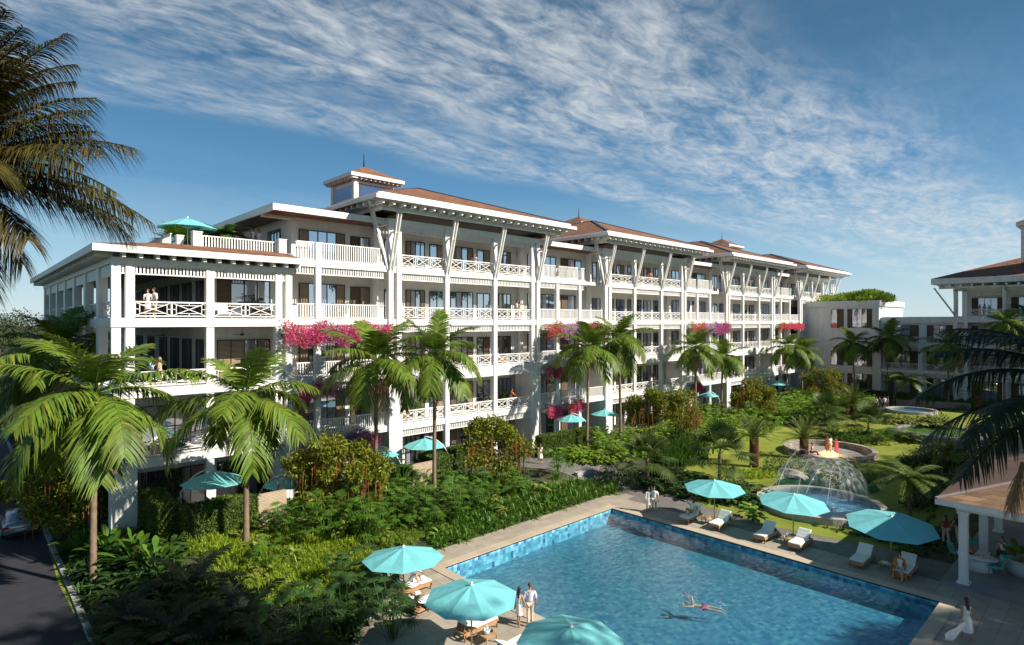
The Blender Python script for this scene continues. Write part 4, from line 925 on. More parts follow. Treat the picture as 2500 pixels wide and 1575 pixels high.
# ---- thickets with hanging orange roots
def root_tree(px0,px1,py_top,py_bot,label,seed,depth=2.0,roots=60,dens=1.0,clump=None):
    p0 = P((px0+px1)/2,py_bot); d = cu*p0.x+su*p0.y; w = (px1-px0)*d/FPX; h = (py_bot-py_top)*d/FPX; t = thing('hanging_root_tree',label,'tree',p0,HEAD-R(90),'trees with hanging orange roots')
    rg = np.random.default_rng(seed); n = int(5200*dens); nb = max(7,int(w*h/1.5)); out = []
    cx = rg.uniform(-.42,.42,nb)*w; cz = h*rg.uniform(.22,.90,nb); cy = rg.uniform(-.45,.45,nb)*depth; cr = rg.uniform(.5,.95,nb)*min(1.0,w*.22)
    cz = np.minimum(cz, h*(.96-.55*(np.abs(cx)/(w*.5))**2.2)-0.0)
    for i in range(nb):
        m = n//nb; v = nrm(rg.normal(0,1,(m,3))); q = rg.uniform(.45,1.15,m)[:,None]; pp = np.array([cx[i],cy[i],cz[i]])+v*q*cr[i]*np.array([1.15,1.0,.85])
        k = 5; tw = nrm(v+rg.normal(0,.5,(m,3))+UP*.3)
        for j in range(2):
            out.append(blades(pp,tw+rg.normal(0,.75,(m,3)),.24*rg.uniform(.7,1.2,m),.115*rg.uniform(.8,1.1,m),.2,2,rg.normal(0,1,(m,3)),(.25,1,.35)))
    link('crown',mesh_q('crown',cat(out),L_FIG),t)
    b = MB(); rr = random.Random(seed)
    for i in range(max(4,int(w*1.1))):
        x = rr.uniform(-.38,.38)*w; y = rr.uniform(-.3,.3)*depth; b = MB(); b.tube([(x,y,0),(x+rr.uniform(-.2,.2),y,h*.35),(x+rr.uniform(-.5,.5),y+rr.uniform(-.3,.3),h*.75)],[.07,.05,.02],5); b.build('trunk',BARKD,t,True)
    m = roots; x = rg.uniform(-.46,.46,m)*w; z = h*rg.uniform(.35,.80,m); y = -depth*.5*rg.uniform(.3,1.1,m); L = h*rg.uniform(.12,.42,m)
    z = np.minimum(z,h*(.85-.5*(np.abs(x)/(w*.5))**2)); pp = np.stack([x,y,z],1); L = np.minimum(L,z*.95); dn = np.stack([rg.normal(0,.03,m),rg.normal(0,.03,m),-np.ones(m)],1)
    tag(link('hanging_root',mesh_q('hanging_root',cat([blades(pp,dn,L,.05,0,2,(1,0,0),(1,.8,.3)),blades(pp,dn,L,.05,0,2,(0,1,0),(1,.8,.3))]),L_ROOT),t),kind='stuff')
    return t
root_tree(676,948,1062,1262,'yellow green tree with a curtain of orange hanging roots before the first patio',1,2.4,75,1.3)
root_tree(1127,1300,1008,1178,'hanging root tree beside the path where a woman in white walks',2,2.2,36,1.0)
root_tree(1528,1722,938,1075,'broad thicket of hanging roots before the second pavilion',3,3.4,85,1.6)
root_tree(1772,1885,920,1022,'hanging root thicket between the second and third pavilions',4,3,50,1.1)
root_tree(1962,2062,893,985,'far hanging root thicket below the low flat roofed wing',5,3,36,1.0)
root_tree(75,285,1092,1330,'shaded hanging root tree between the road and the corner pier',6,2.6,60,1.2)
root_tree(-60,60,1130,1262,'hanging root tree overhanging the parked car',7,2.2,34,.8)
# ---- clipped hedges
def hedge(x0,y0,x1,y1,z0,z1,label,seed=0,n_m2=520):
    rg = np.random.default_rng(seed); dims = np.array([x1-x0,y1-y0,z1-z0]); o = np.array([x0,y0,z0]); out = []
    for ax,sgn,fix in ((0,-1,0),(0,1,1),(1,-1,0),(1,1,1),(2,1,1)):
        a,b_ = [i for i in range(3) if i != ax]; area = dims[a]*dims[b_]; n = int(area*n_m2); q = np.zeros((n,3)); q[:,a] = rg.uniform(0,dims[a],n); q[:,b_] = rg.uniform(0,dims[b_],n); q[:,ax] = dims[ax]*fix
        q += .05*np.sin(q[:,[1,2,0]]*2.3+seed); nr = np.zeros(3); nr[ax] = sgn
        out.append(blades(q+o-nr*.05+rg.normal(0,.03,(n,3)),nr*.7+rg.normal(0,.75,(n,3)),0.12*rg.uniform(.7,1.3,n),.075,.1,2,rg.normal(0,1,(n,3)),(.45,1,.2)))
    ob = link('hedge',mesh_q('hedge',cat(out),L_HEDGE)); tag(ob,label,'hedge',None)
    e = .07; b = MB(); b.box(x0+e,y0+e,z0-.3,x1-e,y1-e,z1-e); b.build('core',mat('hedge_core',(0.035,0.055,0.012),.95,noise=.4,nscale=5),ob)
    return ob
hedge(7.9,36.2,8.9,40.2,.6,3.6,'clipped hedge running from the white corner pier toward the garden',1)
hedge(8.9,35.6,12.9,36.6,.7,3.35,'long clipped hedge before the front wing patio with its cantilever parasol',2)
hedge(20.6,35.7,23.8,36.7,.9,3.2,'clipped hedge between the hanging root tree and the second slatted wall',3)
hedge(26.0,35.6,27.4,38.2,.9,3.4,'clipped hedge right of the second slatted wall',4)
hedge(27.4,38.6,31.0,39.4,.9,3.2,'low hedge behind the patio parasol of the first pavilion',5)
hedge(38.6,37.0,46.2,38.0,.9,3.1,'dark boxy hedge enclosing the teal parasol patio beside the first pavilion',6)
hedge(66.0,37.8,71,38.8,.9,2.9,'far hedge behind the hanging root thicket patio',7)
hedge(104.0,20.0,105.2,35.0,1.3,2.9,'dark hedge along the foot of the low flat roofed wing',8,80)
SLAT = brick_mat('slatted_timber', (0.50,0.40,0.28), (0.46,0.36,0.25), (0.16,0.11,0.07), 1.0, 40.0, .085, .7, 'wall', msize=.012, bump=.5, noise=.1)
for x0,x1,lb in ((12.92,14.7,'pale slatted garden wall between hedge and hanging root tree'),(23.85,26.0,'pale slatted garden wall beside the palm with the yellow crown shaft')):
    b = MB(); b.box(x0,35.75,.3,x1,36.0,3.25); o = b.build('slatted_wall',SLAT); tag(o,lb,'garden wall')
b = MB(); q = P(1408,1166); q2 = P(1452,1172); b.box(q.x,q.y-.1,-.2,q.x+1.9,q.y+.3,1.05); tag(b.build('planter_wall',mat('planter_concrete',(0.36,0.35,0.34),.75,noise=.1)),'low grey concrete planter wall at the end of the garden path','garden wall')
# ---- flower boxes on the balconies
def flowers(x0,x1,z,mix_,label,seed,h=.95,y=FY-.35,dens=420):
    rg = np.random.default_rng(seed); t = thing('flower_box',label,'flower box',((x0+x1)/2,y,z),0,'flower boxes on the balconies'); w = x1-x0
    b = MB(); b.box(-w/2,-.16,-.45,w/2,.22,-.12); b.build('planter',WHITE,t)
    def pts(n,lo,hi):
        x = rg.uniform(-w/2-.1,w/2+.1,n); zz = rg.uniform(lo,hi,n)-.35*np.sin(x*2.1+seed)*(rg.uniform(0,1,n)>.4); return np.stack([x,rg.uniform(-.62,.1,n)+.25*np.abs(zz)*0,zz-.25*rg.uniform(0,1,n)],1)
    n = int(w*dens); p = pts(n,-h*.75,.30); link('foliage',mesh_q('foliage',blades(p,rg.normal(0,1,(n,3)),.12,.07,.2,2,rg.normal(0,1,(n,3)),(.3,1,.2)),L_MID),t)
    for nm,m,f,(u0,u1) in mix_:
        n = int(w*(u1-u0)*dens*f*2.3); x = (-w/2)+w*rg.uniform(u0,u1,n); zz = rg.uniform(-h*.85,.36,n)-.3*np.sin(x*2.1+seed)*(rg.uniform(0,1,n)>.5); pp = np.stack([x,-.25-.5*rg.uniform(.4,1,n)*np.cos((zz+.2)*1.1),zz-.18],1)
        link(nm,mesh_q(nm,blades(pp,rg.normal(0,1,(n,3))+np.array([.1,-1,.3]),.075,.085,.1,2,rg.normal(0,1,(n,3)),(.5,1,.4)),m),t)
    return t
F5 = lambda *a: flowers(*a)
flowers(16.2,24.8,13.2,[('pink_blossom',L_PINK,1.0,(0,.36)),('lilac_blossom',L_LILAC,.22,(.3,.6)),('pink_blossom',L_PINK,.8,(.45,1)),('magenta_blossom',L_MAG,.5,(.2,.95))],'long pink bougainvillea box between front wing and first pavilion, upper row',1,1.25)
flowers(17.2,24.3,9.0,[('pink_blossom',L_PINK,.7,(0,.35)),('lilac_blossom',L_LILAC,.4,(.25,.5)),('magenta_blossom',L_MAG,.7,(.5,1))],'pink and lilac flower box mostly hidden by palm fronds, middle row',2,.9)
flowers(17.3,18.9,4.95,[('lilac_blossom',L_LILAC,.75,(0,1))],'dark green flower box with lilac blooms, lowest row by the pier',3,.75)
flowers(19.3,23.6,5.1,[('magenta_blossom',L_MAG,.8,(0,1)),('lilac_blossom',L_LILAC,.5,(.2,.8))],'magenta flower box above the hanging root tree, lowest row',4,1.0)
flowers(42.0,52.2,13.2,[('coral_blossom',L_CORAL,.5,(0,.25)),('lilac_blossom',L_LILAC,.8,(.2,.62)),('pink_blossom',L_PINK,.8,(.55,.85)),('magenta_blossom',L_MAG,.6,(.75,1))],'mixed coral, lilac and pink flower box between first and second pavilions, upper row',5,1.2)
flowers(42.0,45.3,8.9,[('magenta_blossom',L_MAG,.5,(0,.5)),('pink_blossom',L_PINK,1,(.4,1))],'pink flower box beside the first pavilion, middle row',6,.95)
flowers(42.3,44.4,5.0,[('pink_blossom',L_PINK,1,(0,1))],'pink flower box left of the thin post below the first link balcony',7,.9)
flowers(44.9,47.9,5.2,[('pink_blossom',L_PINK,.8,(.3,1)),('coral_blossom',L_CORAL,.3,(0,.5))],'pale pink flower box right of the thin post below the first link balcony',8,.9)
flowers(69.6,80.2,13.2,[('coral_blossom',L_CORAL,.4,(0,.35)),('lilac_blossom',L_LILAC,.5,(.3,.8)),('magenta_blossom',L_MAG,.7,(.6,1))],'coral and lilac flower box between second and third pavilions',9,1.2)
flowers(69.6,72.2,5.2,[('magenta_blossom',L_MAG,1,(0,1))],'small magenta flower box between second and third pavilions, lowest row',10,.9)
flowers(97,106.8,13.1,[('coral_blossom',L_CORAL,.4,(0,1)),('pink_blossom',L_PINK,.3,(.3,1))],'red flower box between third and fourth pavilions',11,.6)
# ---- ground cover beds
scatter('broad_leaf_ground_cover',[(1030,1330),(1060,1345),(1180,1305),(1310,1262),(1420,1228),(1508,1203),(1500,1178),(1390,1180),(1290,1205),(1160,1250),(1080,1285)],STRAP,L_MID,.55,1,(1.0,1.45))
scatter('lime_ground_cover',[(450,1330),(560,1300),(760,1310),(930,1355),(900,1420),(860,1480),(700,1490),(600,1440),(520,1395)],FUZZY+FUZZY+STRAPS,L_LIME,.48,2,(.9,1.4))
scatter('lime_ground_cover',[(870,1300),(960,1275),(1030,1300),(1010,1340),(900,1335)],FUZZY,L_BRIGHT,.45,3,(.9,1.3))
scatter('pale_ground_cover',[(500,1290),(640,1262),(760,1255),(760,1300),(620,1325),(510,1335)],HOST,L_HOSTA,.5,4,(.7,1.2))
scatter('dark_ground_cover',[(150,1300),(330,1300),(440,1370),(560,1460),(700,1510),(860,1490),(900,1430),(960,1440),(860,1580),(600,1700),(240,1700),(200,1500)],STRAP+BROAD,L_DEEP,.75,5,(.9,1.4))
scatter('mid_ground_cover',[(640,1250),(900,1215),(1040,1190),(1210,1170),(1290,1195),(1160,1250),(1040,1300),(900,1330),(760,1310)],FANS+LOWB+STRAP+BROAD,L_MID,.85,6,(.8,1.35))
scatter('grassy_ground_cover',[(1180,1235),(1290,1200),(1380,1180),(1300,1235),(1180,1275)],STRAPS,L_BRIGHT,.4,7,(.7,1.1))
scatter('pale_ground_cover',[(1330,1108),(1440,1098),(1560,1085),(1640,1062),(1800,1030),(1800,1048),(1660,1085),(1560,1120),(1480,1140),(1420,1140)],HOST+BROAD,L_BRIGHT,.6,8,(.8,1.2))
scatter('mid_ground_cover',[(1500,1070),(1700,1020),(1900,985),(2060,975),(2060,995),(1900,1012),(1760,1030),(1560,1075)],STRAPS+HOST,L_BRIGHT,.75,9,(.9,1.5))
scatter('spiky_ground_cover',[(1600,1110),(1680,1085),(1720,1100),(1700,1135),(1610,1140)],SPIKE,L_MID,.55,10,(1.0,1.6))
scatter('dark_ground_cover',[(1590,1155),(1720,1170),(1880,1210),(1870,1250),(1690,1225),(1560,1195)],STRAP+BROAD,L_DEEP,.6,11,(.8,1.3))
scatter('yellow_ground_cover',[(1800,1150),(1905,1145),(1915,1168),(1820,1172)],STRAPS,L_LIME,.4,12,(1.0,1.5))
scatter('dark_ground_cover',[(2010,1290),(2130,1320),(2230,1360),(2300,1360),(2320,1300),(2280,1250),(2240,1290),(2120,1290)],STRAP+STRAPS,L_DEEP,.6,13,(.7,1.1))
scatter('dark_ground_cover',[(2230,1250),(2300,1215),(2420,1110),(2560,1080),(2600,1020),(2480,1020),(2330,1080),(2200,1130),(2240,1180)],LOWB+STRAP,L_DEEP,.9,14,(1.2,2.2))
scatter('yellow_ground_cover',[(2080,1163),(2150,1158),(2160,1172),(2090,1180)],STRAPS,L_BRIGHT,.4,15,(1.0,1.5))
scatter('mid_ground_cover',[(1960,1080),(2050,1050),(2180,1075),(2190,1090),(2100,1095),(2000,1075)],STRAPS+FANS,L_MID,.7,16,(.7,1.1))
scatter('pale_ground_cover',[(2140,1018),(2260,1025),(2330,1040),(2330,1052),(2200,1040),(2110,1030)],HOST,L_HOSTA,.7,17,(1.0,1.6))
scatter('mid_ground_cover',[(1860,1000),(2100,985),(2150,1000),(2100,1020),(1980,1040),(1900,1036)],STRAPS+HOST+FANS,L_BRIGHT,.8,18,(.9,1.4))
scatter('dark_ground_cover',[(2060,948),(2150,962),(2500,962),(2600,1000),(2350,1000),(2200,985),(2100,980)],STRAP+LOWB,L_MID,.9,19,(1.0,1.7))
scatter('dark_ground_cover',[],STRAP+LOWB,L_DEEP,.7,20,(.9,1.5),world=[(4.6,30),(8.8,30),(8.8,35),(6.3,36),(6.3,90),(4.6,90)])
scatter('mid_ground_cover',[],STRAP+HOST+FANS+LOWB,L_MID,.85,21,(.7,1.4),world=[(19,30.4),(34,29.6),(33,35),(27.5,35.4),(20,35.6),(8.9,35.4),(8.9,34.2),(15,33.6)])
scatter('mid_ground_cover',[],STRAP+HOST+FANS,L_BRIGHT,1.1,22,(.9,1.6),world=[(43,32),(60,30),(95,30),(108,32),(108,37),(72,37.5),(44,36.5)])
scatter('bright_strap_ground_cover',[],STRAPS+STRAP,L_BRIGHT,1.5,31,(.7,1.3),world=[(9,30.6),(20,29.8),(36,29.6),(34,35),(9,35.2)])
scatter('pale_strap_ground_cover',[],BROAD+HOST,L_HOSTA,2.3,32,(.8,1.4),world=[(9,29.6),(34,29.6),(33,35),(9,35.2)])
# ---- single shrubs and clumps
def many(name, gens, m, cat_, group, items):
    mes = [mesh_q(name,g,m) for g in gens]
    for i,(px,py,s,lb) in enumerate(items): plant(name,None,m,lb,cat_,P(px,py),i*1.7,s,group,mes[i%len(mes)])
many('rhapis_palm',[g_fans(50+i,34,1.6,.95,9,.45,.05) for i in range(3)],L_MID,'shrub','lady palms in the beds',[
 (1010,1290,1.6,'dense lady palm left of the pool corner by the bright yellow ginger'),(1180,1248,1.6,'lady palm beside the curved path at the garden centre'),(800,1330,1.9,'lady palm below the hanging root tree of the first patio'),
 (900,1330,1.7,'lady palm at the edge of the lime green bed'),(1360,1172,1.5,'lady palm before the grey planter wall'),(980,1215,1.6,'lady palm between the palm trunks of the first pavilion'),(1120,1275,1.8,'tall lady palm directly behind the deck border left of the curved path'),(870,1255,1.7,'lady palm at the foot of the palm beside the first hanging root tree'),(1250,1215,1.2,'lady palm between curved path and deck border'),(650,1400,1.1,'lady palm in the middle of the lime green bed'),(720,1335,1.1,'lady palm right of the palm with pale dry frond')])
many('dark_rhapis_palm',[g_fans(60+i,40,1.5,1.0,9,.5,.055) for i in range(3)],L_DEEP,'shrub','shaded lady palms at the deck edge',[  # darker leaf than the other lady palms puts the shade into colour
 (905,1500,1.3,'shaded lady palm at the deck edge beside the first parasol'),(960,1560,1.35,'shaded lady palm in front of the deck loungers'),(840,1540,1.4,'dark lady palm left of the deck at the bottom edge'),(740,1590,1.5,'dark lady palm at the bottom edge below the lime bed'),(860,1440,1.2,'dark lady palm left of the first parasol')])
many('red_stem_palm',[cat([frond(np.random.default_rng(90+j),k*2.4,1.25-.11*k,1.0,1.7,20,.5,.07,.3,.5,.2,.1,0,(0,0,.5),.02) for k in range(8)]) for j in range(3)],L_PALMD,'palm','dark red stemmed palms in the shaded bed',[
 (470,1475,1.45,'dark red stemmed palm before the clipped hedge'),(590,1560,1.4,'dark red stemmed palm at the edge of the lime bed'),(410,1600,1.35,'dark red stemmed palm by the road, lowest one'),(520,1610,1.2,'dark red stemmed palm at the bottom edge between two others'),(310,1560,1.2,'dark red stemmed palm near the kerb'),(660,1640,1.3,'dark red stemmed palm at the bottom edge nearest the deck')])
many('ginger_plant',[g_banana(i,12,.85,.24,.6) for i in range(3)],L_BRIGHT,'plant','broad leaved gingers',[
 (1082,1315,1.0,'bright yellow ginger rising from the border of the pool deck'),(955,1180,1.4,'bright leafy ginger by the clipped hedge and palm trunk'),(1010,1175,1.3,'bright leafy ginger before the second slatted wall'),(1470,1075,1.6,'bright ginger right of the dark boxy hedge'),(1500,1085,1.4,'bright ginger at the foot of the palm left of the large thicket'),(1740,1010,1.8,'pale bright ginger between large thicket and slim palm'),(1950,965,1.8,'ginger beside the fourth pavilion palms'),(1820,985,1.6,'ginger below the far teal parasol')])
many('strelitzia_clump',[g_banana(20+i,26,1.0,.25,.9,(.55,1.45)) for i in range(3)],L_MID,'plant','big leafy clumps at the corner of the hotel',[
 (330,1385,1.5,'big leafy clump right of the corner palm trunk'),(270,1370,1.5,'big leafy clump at the foot of the white corner pier'),(190,1370,1.3,'big leafy clump left of the corner palm trunk'),(380,1400,1.3,'big leafy clump before the clipped hedge')])
many('lit_grass_clump',[g_strap(70+i,60,1.3,.06,1.1,.5) for i in range(2)],L_BRIGHT,'plant','sunlit grassy clumps at the corner pier',[(305,1330,1.3,'sunlit grassy clump before the white corner pier'),(215,1325,1.2,'sunlit grassy clump behind the corner palm trunk')])
many('elephant_ear',[g_broad(80+i,40,.55,.32,.75,1.3) for i in range(2)],L_BRIGHT,'plant','elephant ear plants',[(1838,1272,1.15,'elephant ear plant with pale green leaves beside the fountain basin'),(2075,1150,1.2,'round leafy plant by the pond behind the fountain'),(2230,1080,1.3,'dark leafy plant before the far stone ring')])
many('round_shrub',[g_bush(100+i,1.0,1.0,900,.15,.05) for i in range(3)],L_DEEP,'shrub','round dark shrubs',[
 (1955,1155,1.6,'dark mounded shrub on the rocks above the pond'),(1900,1150,1.4,'dark mounded shrub left of the pond rocks'),(1500,1180,1.7,'dark rounded shrub right of the grey planter wall'),(1540,1180,1.5,'dark rounded shrub below the dark fan palm'),(2290,1040,1.8,'round shrub beside the far round pool'),(1660,1090,1.7,'rounded shrub beside the lawn at the spiky bed'),(1610,1100,1.6,'rounded shrub left of the spiky bed'),(1900,1010,2.0,'round shrub at the garden path'),(2440,1180,2.4,'large dark shrub behind the summerhouse'),(2330,1230,1.8,'dark shrub at the summerhouse eave'),(2300,1110,2.2,'dark mound right of the far stone ring')])
many('canna_plant',[g_strap(120+i,40,1.0,.12,1.2,.25) for i in range(2)],L_BRIGHT,'plant','upright cannas',[(1095,1300,.8,'upright pale blades beside the yellow ginger'),(1735,1228,1.1,'upright reed clump behind the first right parasol'),(1640,1200,.9,'upright leafy clump at the bed behind the couple'),(2215,1350,.8,'pale grassy clump at the deck end of the lawn'),(2170,1310,.8,'grassy tuft behind the third right parasol')])
# ---- distant trees
def big_tree(loc, h, r, label, seed, m=None, n=5200, zc_=.58, zr=.30):
    t = thing('distant_or_shade_tree',label,'tree',loc,0,'trees beyond the road'); rg = np.random.default_rng(seed); out = []; nb = 16  # also builds the unseen trees added for shade
    for i in range(nb):
        v = nrm(rg.normal(0,1,3)); v[2] = abs(v[2]); c = np.array([0,0,h*zc_])+v*np.array([r*.75,r*.75,h*zr])*rg.uniform(.5,1.05); k = n//nb; w = nrm(rg.normal(0,1,(k,3)))*rg.uniform(.5,1.1,(k,1))*r*.42
        out.append(blades(c+w,nrm(w)+rg.normal(0,.6,(k,3)),.55*rg.uniform(.6,1.2,k),.32,.2,2,rg.normal(0,1,(k,3)),(.4,1,.2)))
    link('crown',mesh_q('crown',cat(out),m or L_FAR),t); b = MB(); b.tube([(0,0,0),(.1,0,h*.3),(0,.2,h*.6)],[.3,.22,.1],6); b.build('trunk',BARKD,t); return t
TX = [(-14,92,14,6.5,'dense grey green tree across the road beyond the parked car'),(-24,112,16,8,'tall spreading tree at the left picture edge beyond the road'),(-6,128,15,7,'rounded tree beyond the end of the side veranda'),(-2,160,17,9,'far rounded tree at the end of the road'),(-30,150,18,9,'tall far tree behind the roadside trees'),(-46,130,16,8,'broad far tree left of the road'),(8,190,17,9,'tree seen between the veranda columns'),(24,200,16,9,'tree glimpsed through the front wing veranda'),(-70,210,20,11,'pale far tree on the left horizon'),(-20,230,20,11,'pale far tree above the road end')]
for i,(x,y,h,r,lb) in enumerate(TX): big_tree((x,y,0),h,r,lb,i)
b = None
rgf = np.random.default_rng(9); n = 26000; az = rgf.uniform(-.4,3.2,n); rr = rgf.uniform(330,420,n); base = np.stack([np.cos(az)*rr,np.sin(az)*rr,rgf.uniform(0,1,n)**1.3*(9+3*np.sin(az*37)+2*np.sin(az*91))],1)
tag(link('far_woods',mesh_q('far_woods',blades(base,rgf.normal(0,1,(n,3))+UP*.4,2.6*rgf.uniform(.6,1.2,n),1.7,.2,2,rgf.normal(0,1,(n,3)),(.5,1,.3)),L_FAR)),kind='stuff')
# ---- roof garden plants
def gq(vq, m, name, label, cat_, loc, s, rz=0.0, group=None): return plant(name,vq,m,label,cat_,loc,rz,s,group)
gq(g_fanpalm(9,16,.6,.8,18,.06,.0,1.4),L_LIME,'fan_palm','lime green fan palm on the roof terrace under the teal parasol','fan palm',(on_y(432,47),47,19.2),1.5)
gq(fern_crown(7,18,2.0),L_MID,'tree_fern','feathery fern on the roof terrace behind the picket railing','fern',(on_y(545,47),47,20.2),1.2)
gq(fern_crown(8,14,1.6),L_FERN,'tree_fern','smaller feathery fern left on the roof terrace beside the parasol pole','fern',(on_y(490,47.5),47.5,19.8),1.2)
gq(g_bush(140,3.4,1.0,5000,.26,.14),L_LIME,'roof_shrub','leafy green shrub bed on top of the flat roofed wing','shrub',(113,33.0,17.2),(1.0,1.5,1.7))
gq(g_bush(141,3.0,1.0,4000,.26,.14),L_MID,'roof_shrub','darker leafy shrub bed at the right end of the flat roof','shrub',(113,31,17.2),(.9,.9,1.7))

# ---- unseen trees added out of view so that their crowns shade the near corners
k_ = 1/math.tan(SUN_EL)
for i,(x,y,r,h,lb) in enumerate(((5.0,27.5,5.5,34,'tree added out of view to shade the roadside bed'),(6,19.5,6.5,34,'tree added out of view to shade the near road and bed'),(9.5,17.5,5.5,34,'tree added out of view to shade the near deck loungers'),(54,12,6,26,'tree added out of view to shade the lawn by the summerhouse'),(48,0.5,5.5,26,'tree added out of view to shade the summerhouse roof'),(64,14,7,26,'tree added out of view to shade the tree fern lawn'),(32.0,2.0,4.0,30,'tree added out of view to shade the deck corner'))):
    t = big_tree((x+math.cos(SUN_AZ)*.82*h*k_,y+math.sin(SUN_AZ)*.82*h*k_,0),h,r,lb,60+i,L_MID,4600,.80,.13); t['group'] = 'added shade trees behind the camera'
# ================================================================ POOLSIDE OBJECTS
TEAL = mat('teal_canvas', (0.21,0.66,0.69), .75, noise=.06, nscale=2, bump=.15, bscale=12, trans=.25)
WOOD = mat('teak', (0.42,0.24,0.115), .55, noise=.2, nscale=5)
WOODD = mat('dark_teak', (0.20,0.105,0.055), .6, noise=.2, nscale=5)
POLE = mat('pole_wood', (0.55,0.34,0.14), .5)
CUSH = mat('white_cushion', (0.78,0.76,0.72), .9, noise=.04, nscale=3, bump=.12, bscale=14)
METAL = mat('white_metal', (0.78,0.78,0.78), .35)
BLACKM = mat('black_plastic', (0.02,0.02,0.022), .4)
GLS = mat('clear_glass', (0.55,0.68,0.70), .05, spec=.9)
def canopy_mb(r, h, n=8, sag=.05, rings=5, val=0.0):
    b = MB(); V = [(0,0,h)]; F = []
    for k in range(1,rings+1):
        t = k/rings
        for j in range(n*2):
            a = j*math.pi/n; mid = j%2; rr = r*t*(math.cos(math.pi/n)*1.0 if mid else 1.0)
            V.append((rr*math.cos(a),rr*math.sin(a),h*(1-t**1.12)-(sag*math.sin(math.pi*t)*.6 if mid else 0)))
    m = n*2
    for j in range(m): F.append((0,1+j,1+(j+1)%m))
    for k in range(rings-1):
        for j in range(m): o = 1+k*m; F.append((o+j,o+m+j,o+m+(j+1)%m,o+(j+1)%m))
    if val:
        o = len(V); e = 1+(rings-1)*m
        for j in range(m): x,y,z = V[e+j]; V.append((x,y,z-val))
        for j in range(m): F.append((e+j,o+j,o+(j+1)%m,e+(j+1)%m))
    return b.add(V,F)
def parasol(loc, h, r, label, rz=0.0, tilt=(0,0), dome=.55, name='parasol', group='teal parasols around the pool', pole=POLE, base=True):
    t = thing(name,label,'parasol',loc,rz,group)
    b = MB(); b.tube([(0,0,0),(0,0,h+dome*.1)],.035,8); b.build('pole',pole,t,True)
    if base: b = MB(); b.lathe([(0,.06),(.19,.06),(.21,.0)],14); b.build('base_plate',BLACKM,t)
    cn = canopy_mb(r,dome,8,.07,5,.0).build('canopy',TEAL,t,False,(0,0,h-.02)); cn.rotation_euler = (tilt[0],tilt[1],0)
    b = MB()
    for j in range(8): a = j*math.pi/4; b.beam((0,0,dome-.06),(r*.97*math.cos(a),r*.97*math.sin(a),.0),.03,.03); b.beam((0,0,dome-.75),(r*.5*math.cos(a),r*.5*math.sin(a),dome*.47),.02,.02)
    b.build('rib',METAL if pole is METAL else WOOD,cn)
    b = MB(); b.lathe([(.0,.13),(.05,.10),(.06,.03),(.09,.0)],8,(0,0,dome)); b.build('finial',METAL,cn)
    return t
def w_of(px, d_): return px*d_/FPX
for px,py,apex,wpx,rz,tl,lb in ((985,1463,1338.7,195,.2,(-.03,.03),'teal parasol nearest the garden bed over the lounger of a woman in a hat'),
    (1151,1600,1430,227,.35,(0,0),'teal parasol shading a lounger and the table with the ice bucket'),
    (1393,1735,1532,262,.1,(.02,0),'teal parasol cut by the bottom edge of the picture'),
    (1744,1273.6,1174.7,141,.3,(.02,-.05),'teal parasol between two loungers, one with a reclining woman'),
    (1936.7,1308,1209,158,.15,(.06,-.05),'teal parasol partly covering the round fountain basin'),
    (2175,1373,1261.5,195,.0,(.05,-.09),'teal parasol beside the seated woman in an orange robe')):
    p = P(px,py); d = cu*p.x+su*p.y; h = (py-apex)*d/FPX; r = w_of(wpx,d-.2)/2*1.03
    parasol(p,h-.5,r,lb,rz,tl)
def cantilever(px, apex_y, wpx, Y, label, side=1, zb=1.15, seed=0):
    x = on_y(px,Y); d = cu*x+su*Y; z = CH-(apex_y-HZ)*d/FPX; r = w_of(wpx,d)/2; t = thing('cantilever_parasol',label,'parasol',(x,Y,zb),HEAD-R(90),'teal cantilever parasols on the hotel patios'); h = z-zb
    cn = canopy_mb(r,r*.36,8,.06,5).build('canopy',TEAL,t,False,(0,0,h-r*.36)); cn.rotation_euler = (0,0,.2+seed)
    b = MB(); pts = []
    for i in range(13):
        q = i/12; a = q*math.pi/2; pts.append((side*(-.05+(r*1.28)*math.sin(a)),0,h+.12-(h*.80)*(1-math.cos(a))))
    b.tube(pts,.04,7); b.tube([(0,0,h-.1),(0,0,h+.14)],.03,6); e = pts[-1]; b.tube([(pts[8][0]+side*.0,0,pts[8][2]),(pts[8][0],0,.05)],.03,6); b.tube([e,(e[0],0,.05)],.03,6); b.build('mast',METAL,t,True)
    b = MB(); x0,x1 = sorted((pts[8][0]-.2*side,e[0]+.2*side)); b.box(x0,-.35,0,x1,.35,.06); b.build('base_plate',METAL,t)
    return t
cantilever(523,1150,150,37.6,'cantilever parasol at the corner patio behind the long clipped hedge',-1,seed=1)
cantilever(700,1163,110,38.2,'cantilever parasol half hidden behind the first hanging root tree',-1,seed=2)
cantilever(925,1094,98,38.4,'cantilever parasol right of the first hanging root tree',1,seed=3)
cantilever(1037,1070,106,38.2,'cantilever parasol behind the second slatted wall and yellow shafted palm',1,seed=4)
cantilever(1394,1012,76,39.0,'cantilever parasol over the boxy hedge patio beside the first pavilion',1,seed=5)
cantilever(1476,1000,68,39.4,'cantilever parasol in shade at the pier of the second pavilion',1,seed=6)
cantilever(1729,958,52,39.6,'cantilever parasol beyond the large hanging root thicket',1,seed=7)
cantilever(1901,929,56,39.6,'cantilever parasol farthest away before the fourth pavilion',1,seed=8)
x = on_y(458,46.0); d = cu*x+su*46
parasol((x,46,18.6),CH+(HZ-532)*d/FPX-18.6-.75,2.0,'teal parasol standing on the roof terrace against the sky',.2,(0,0),.75,pole=METAL)
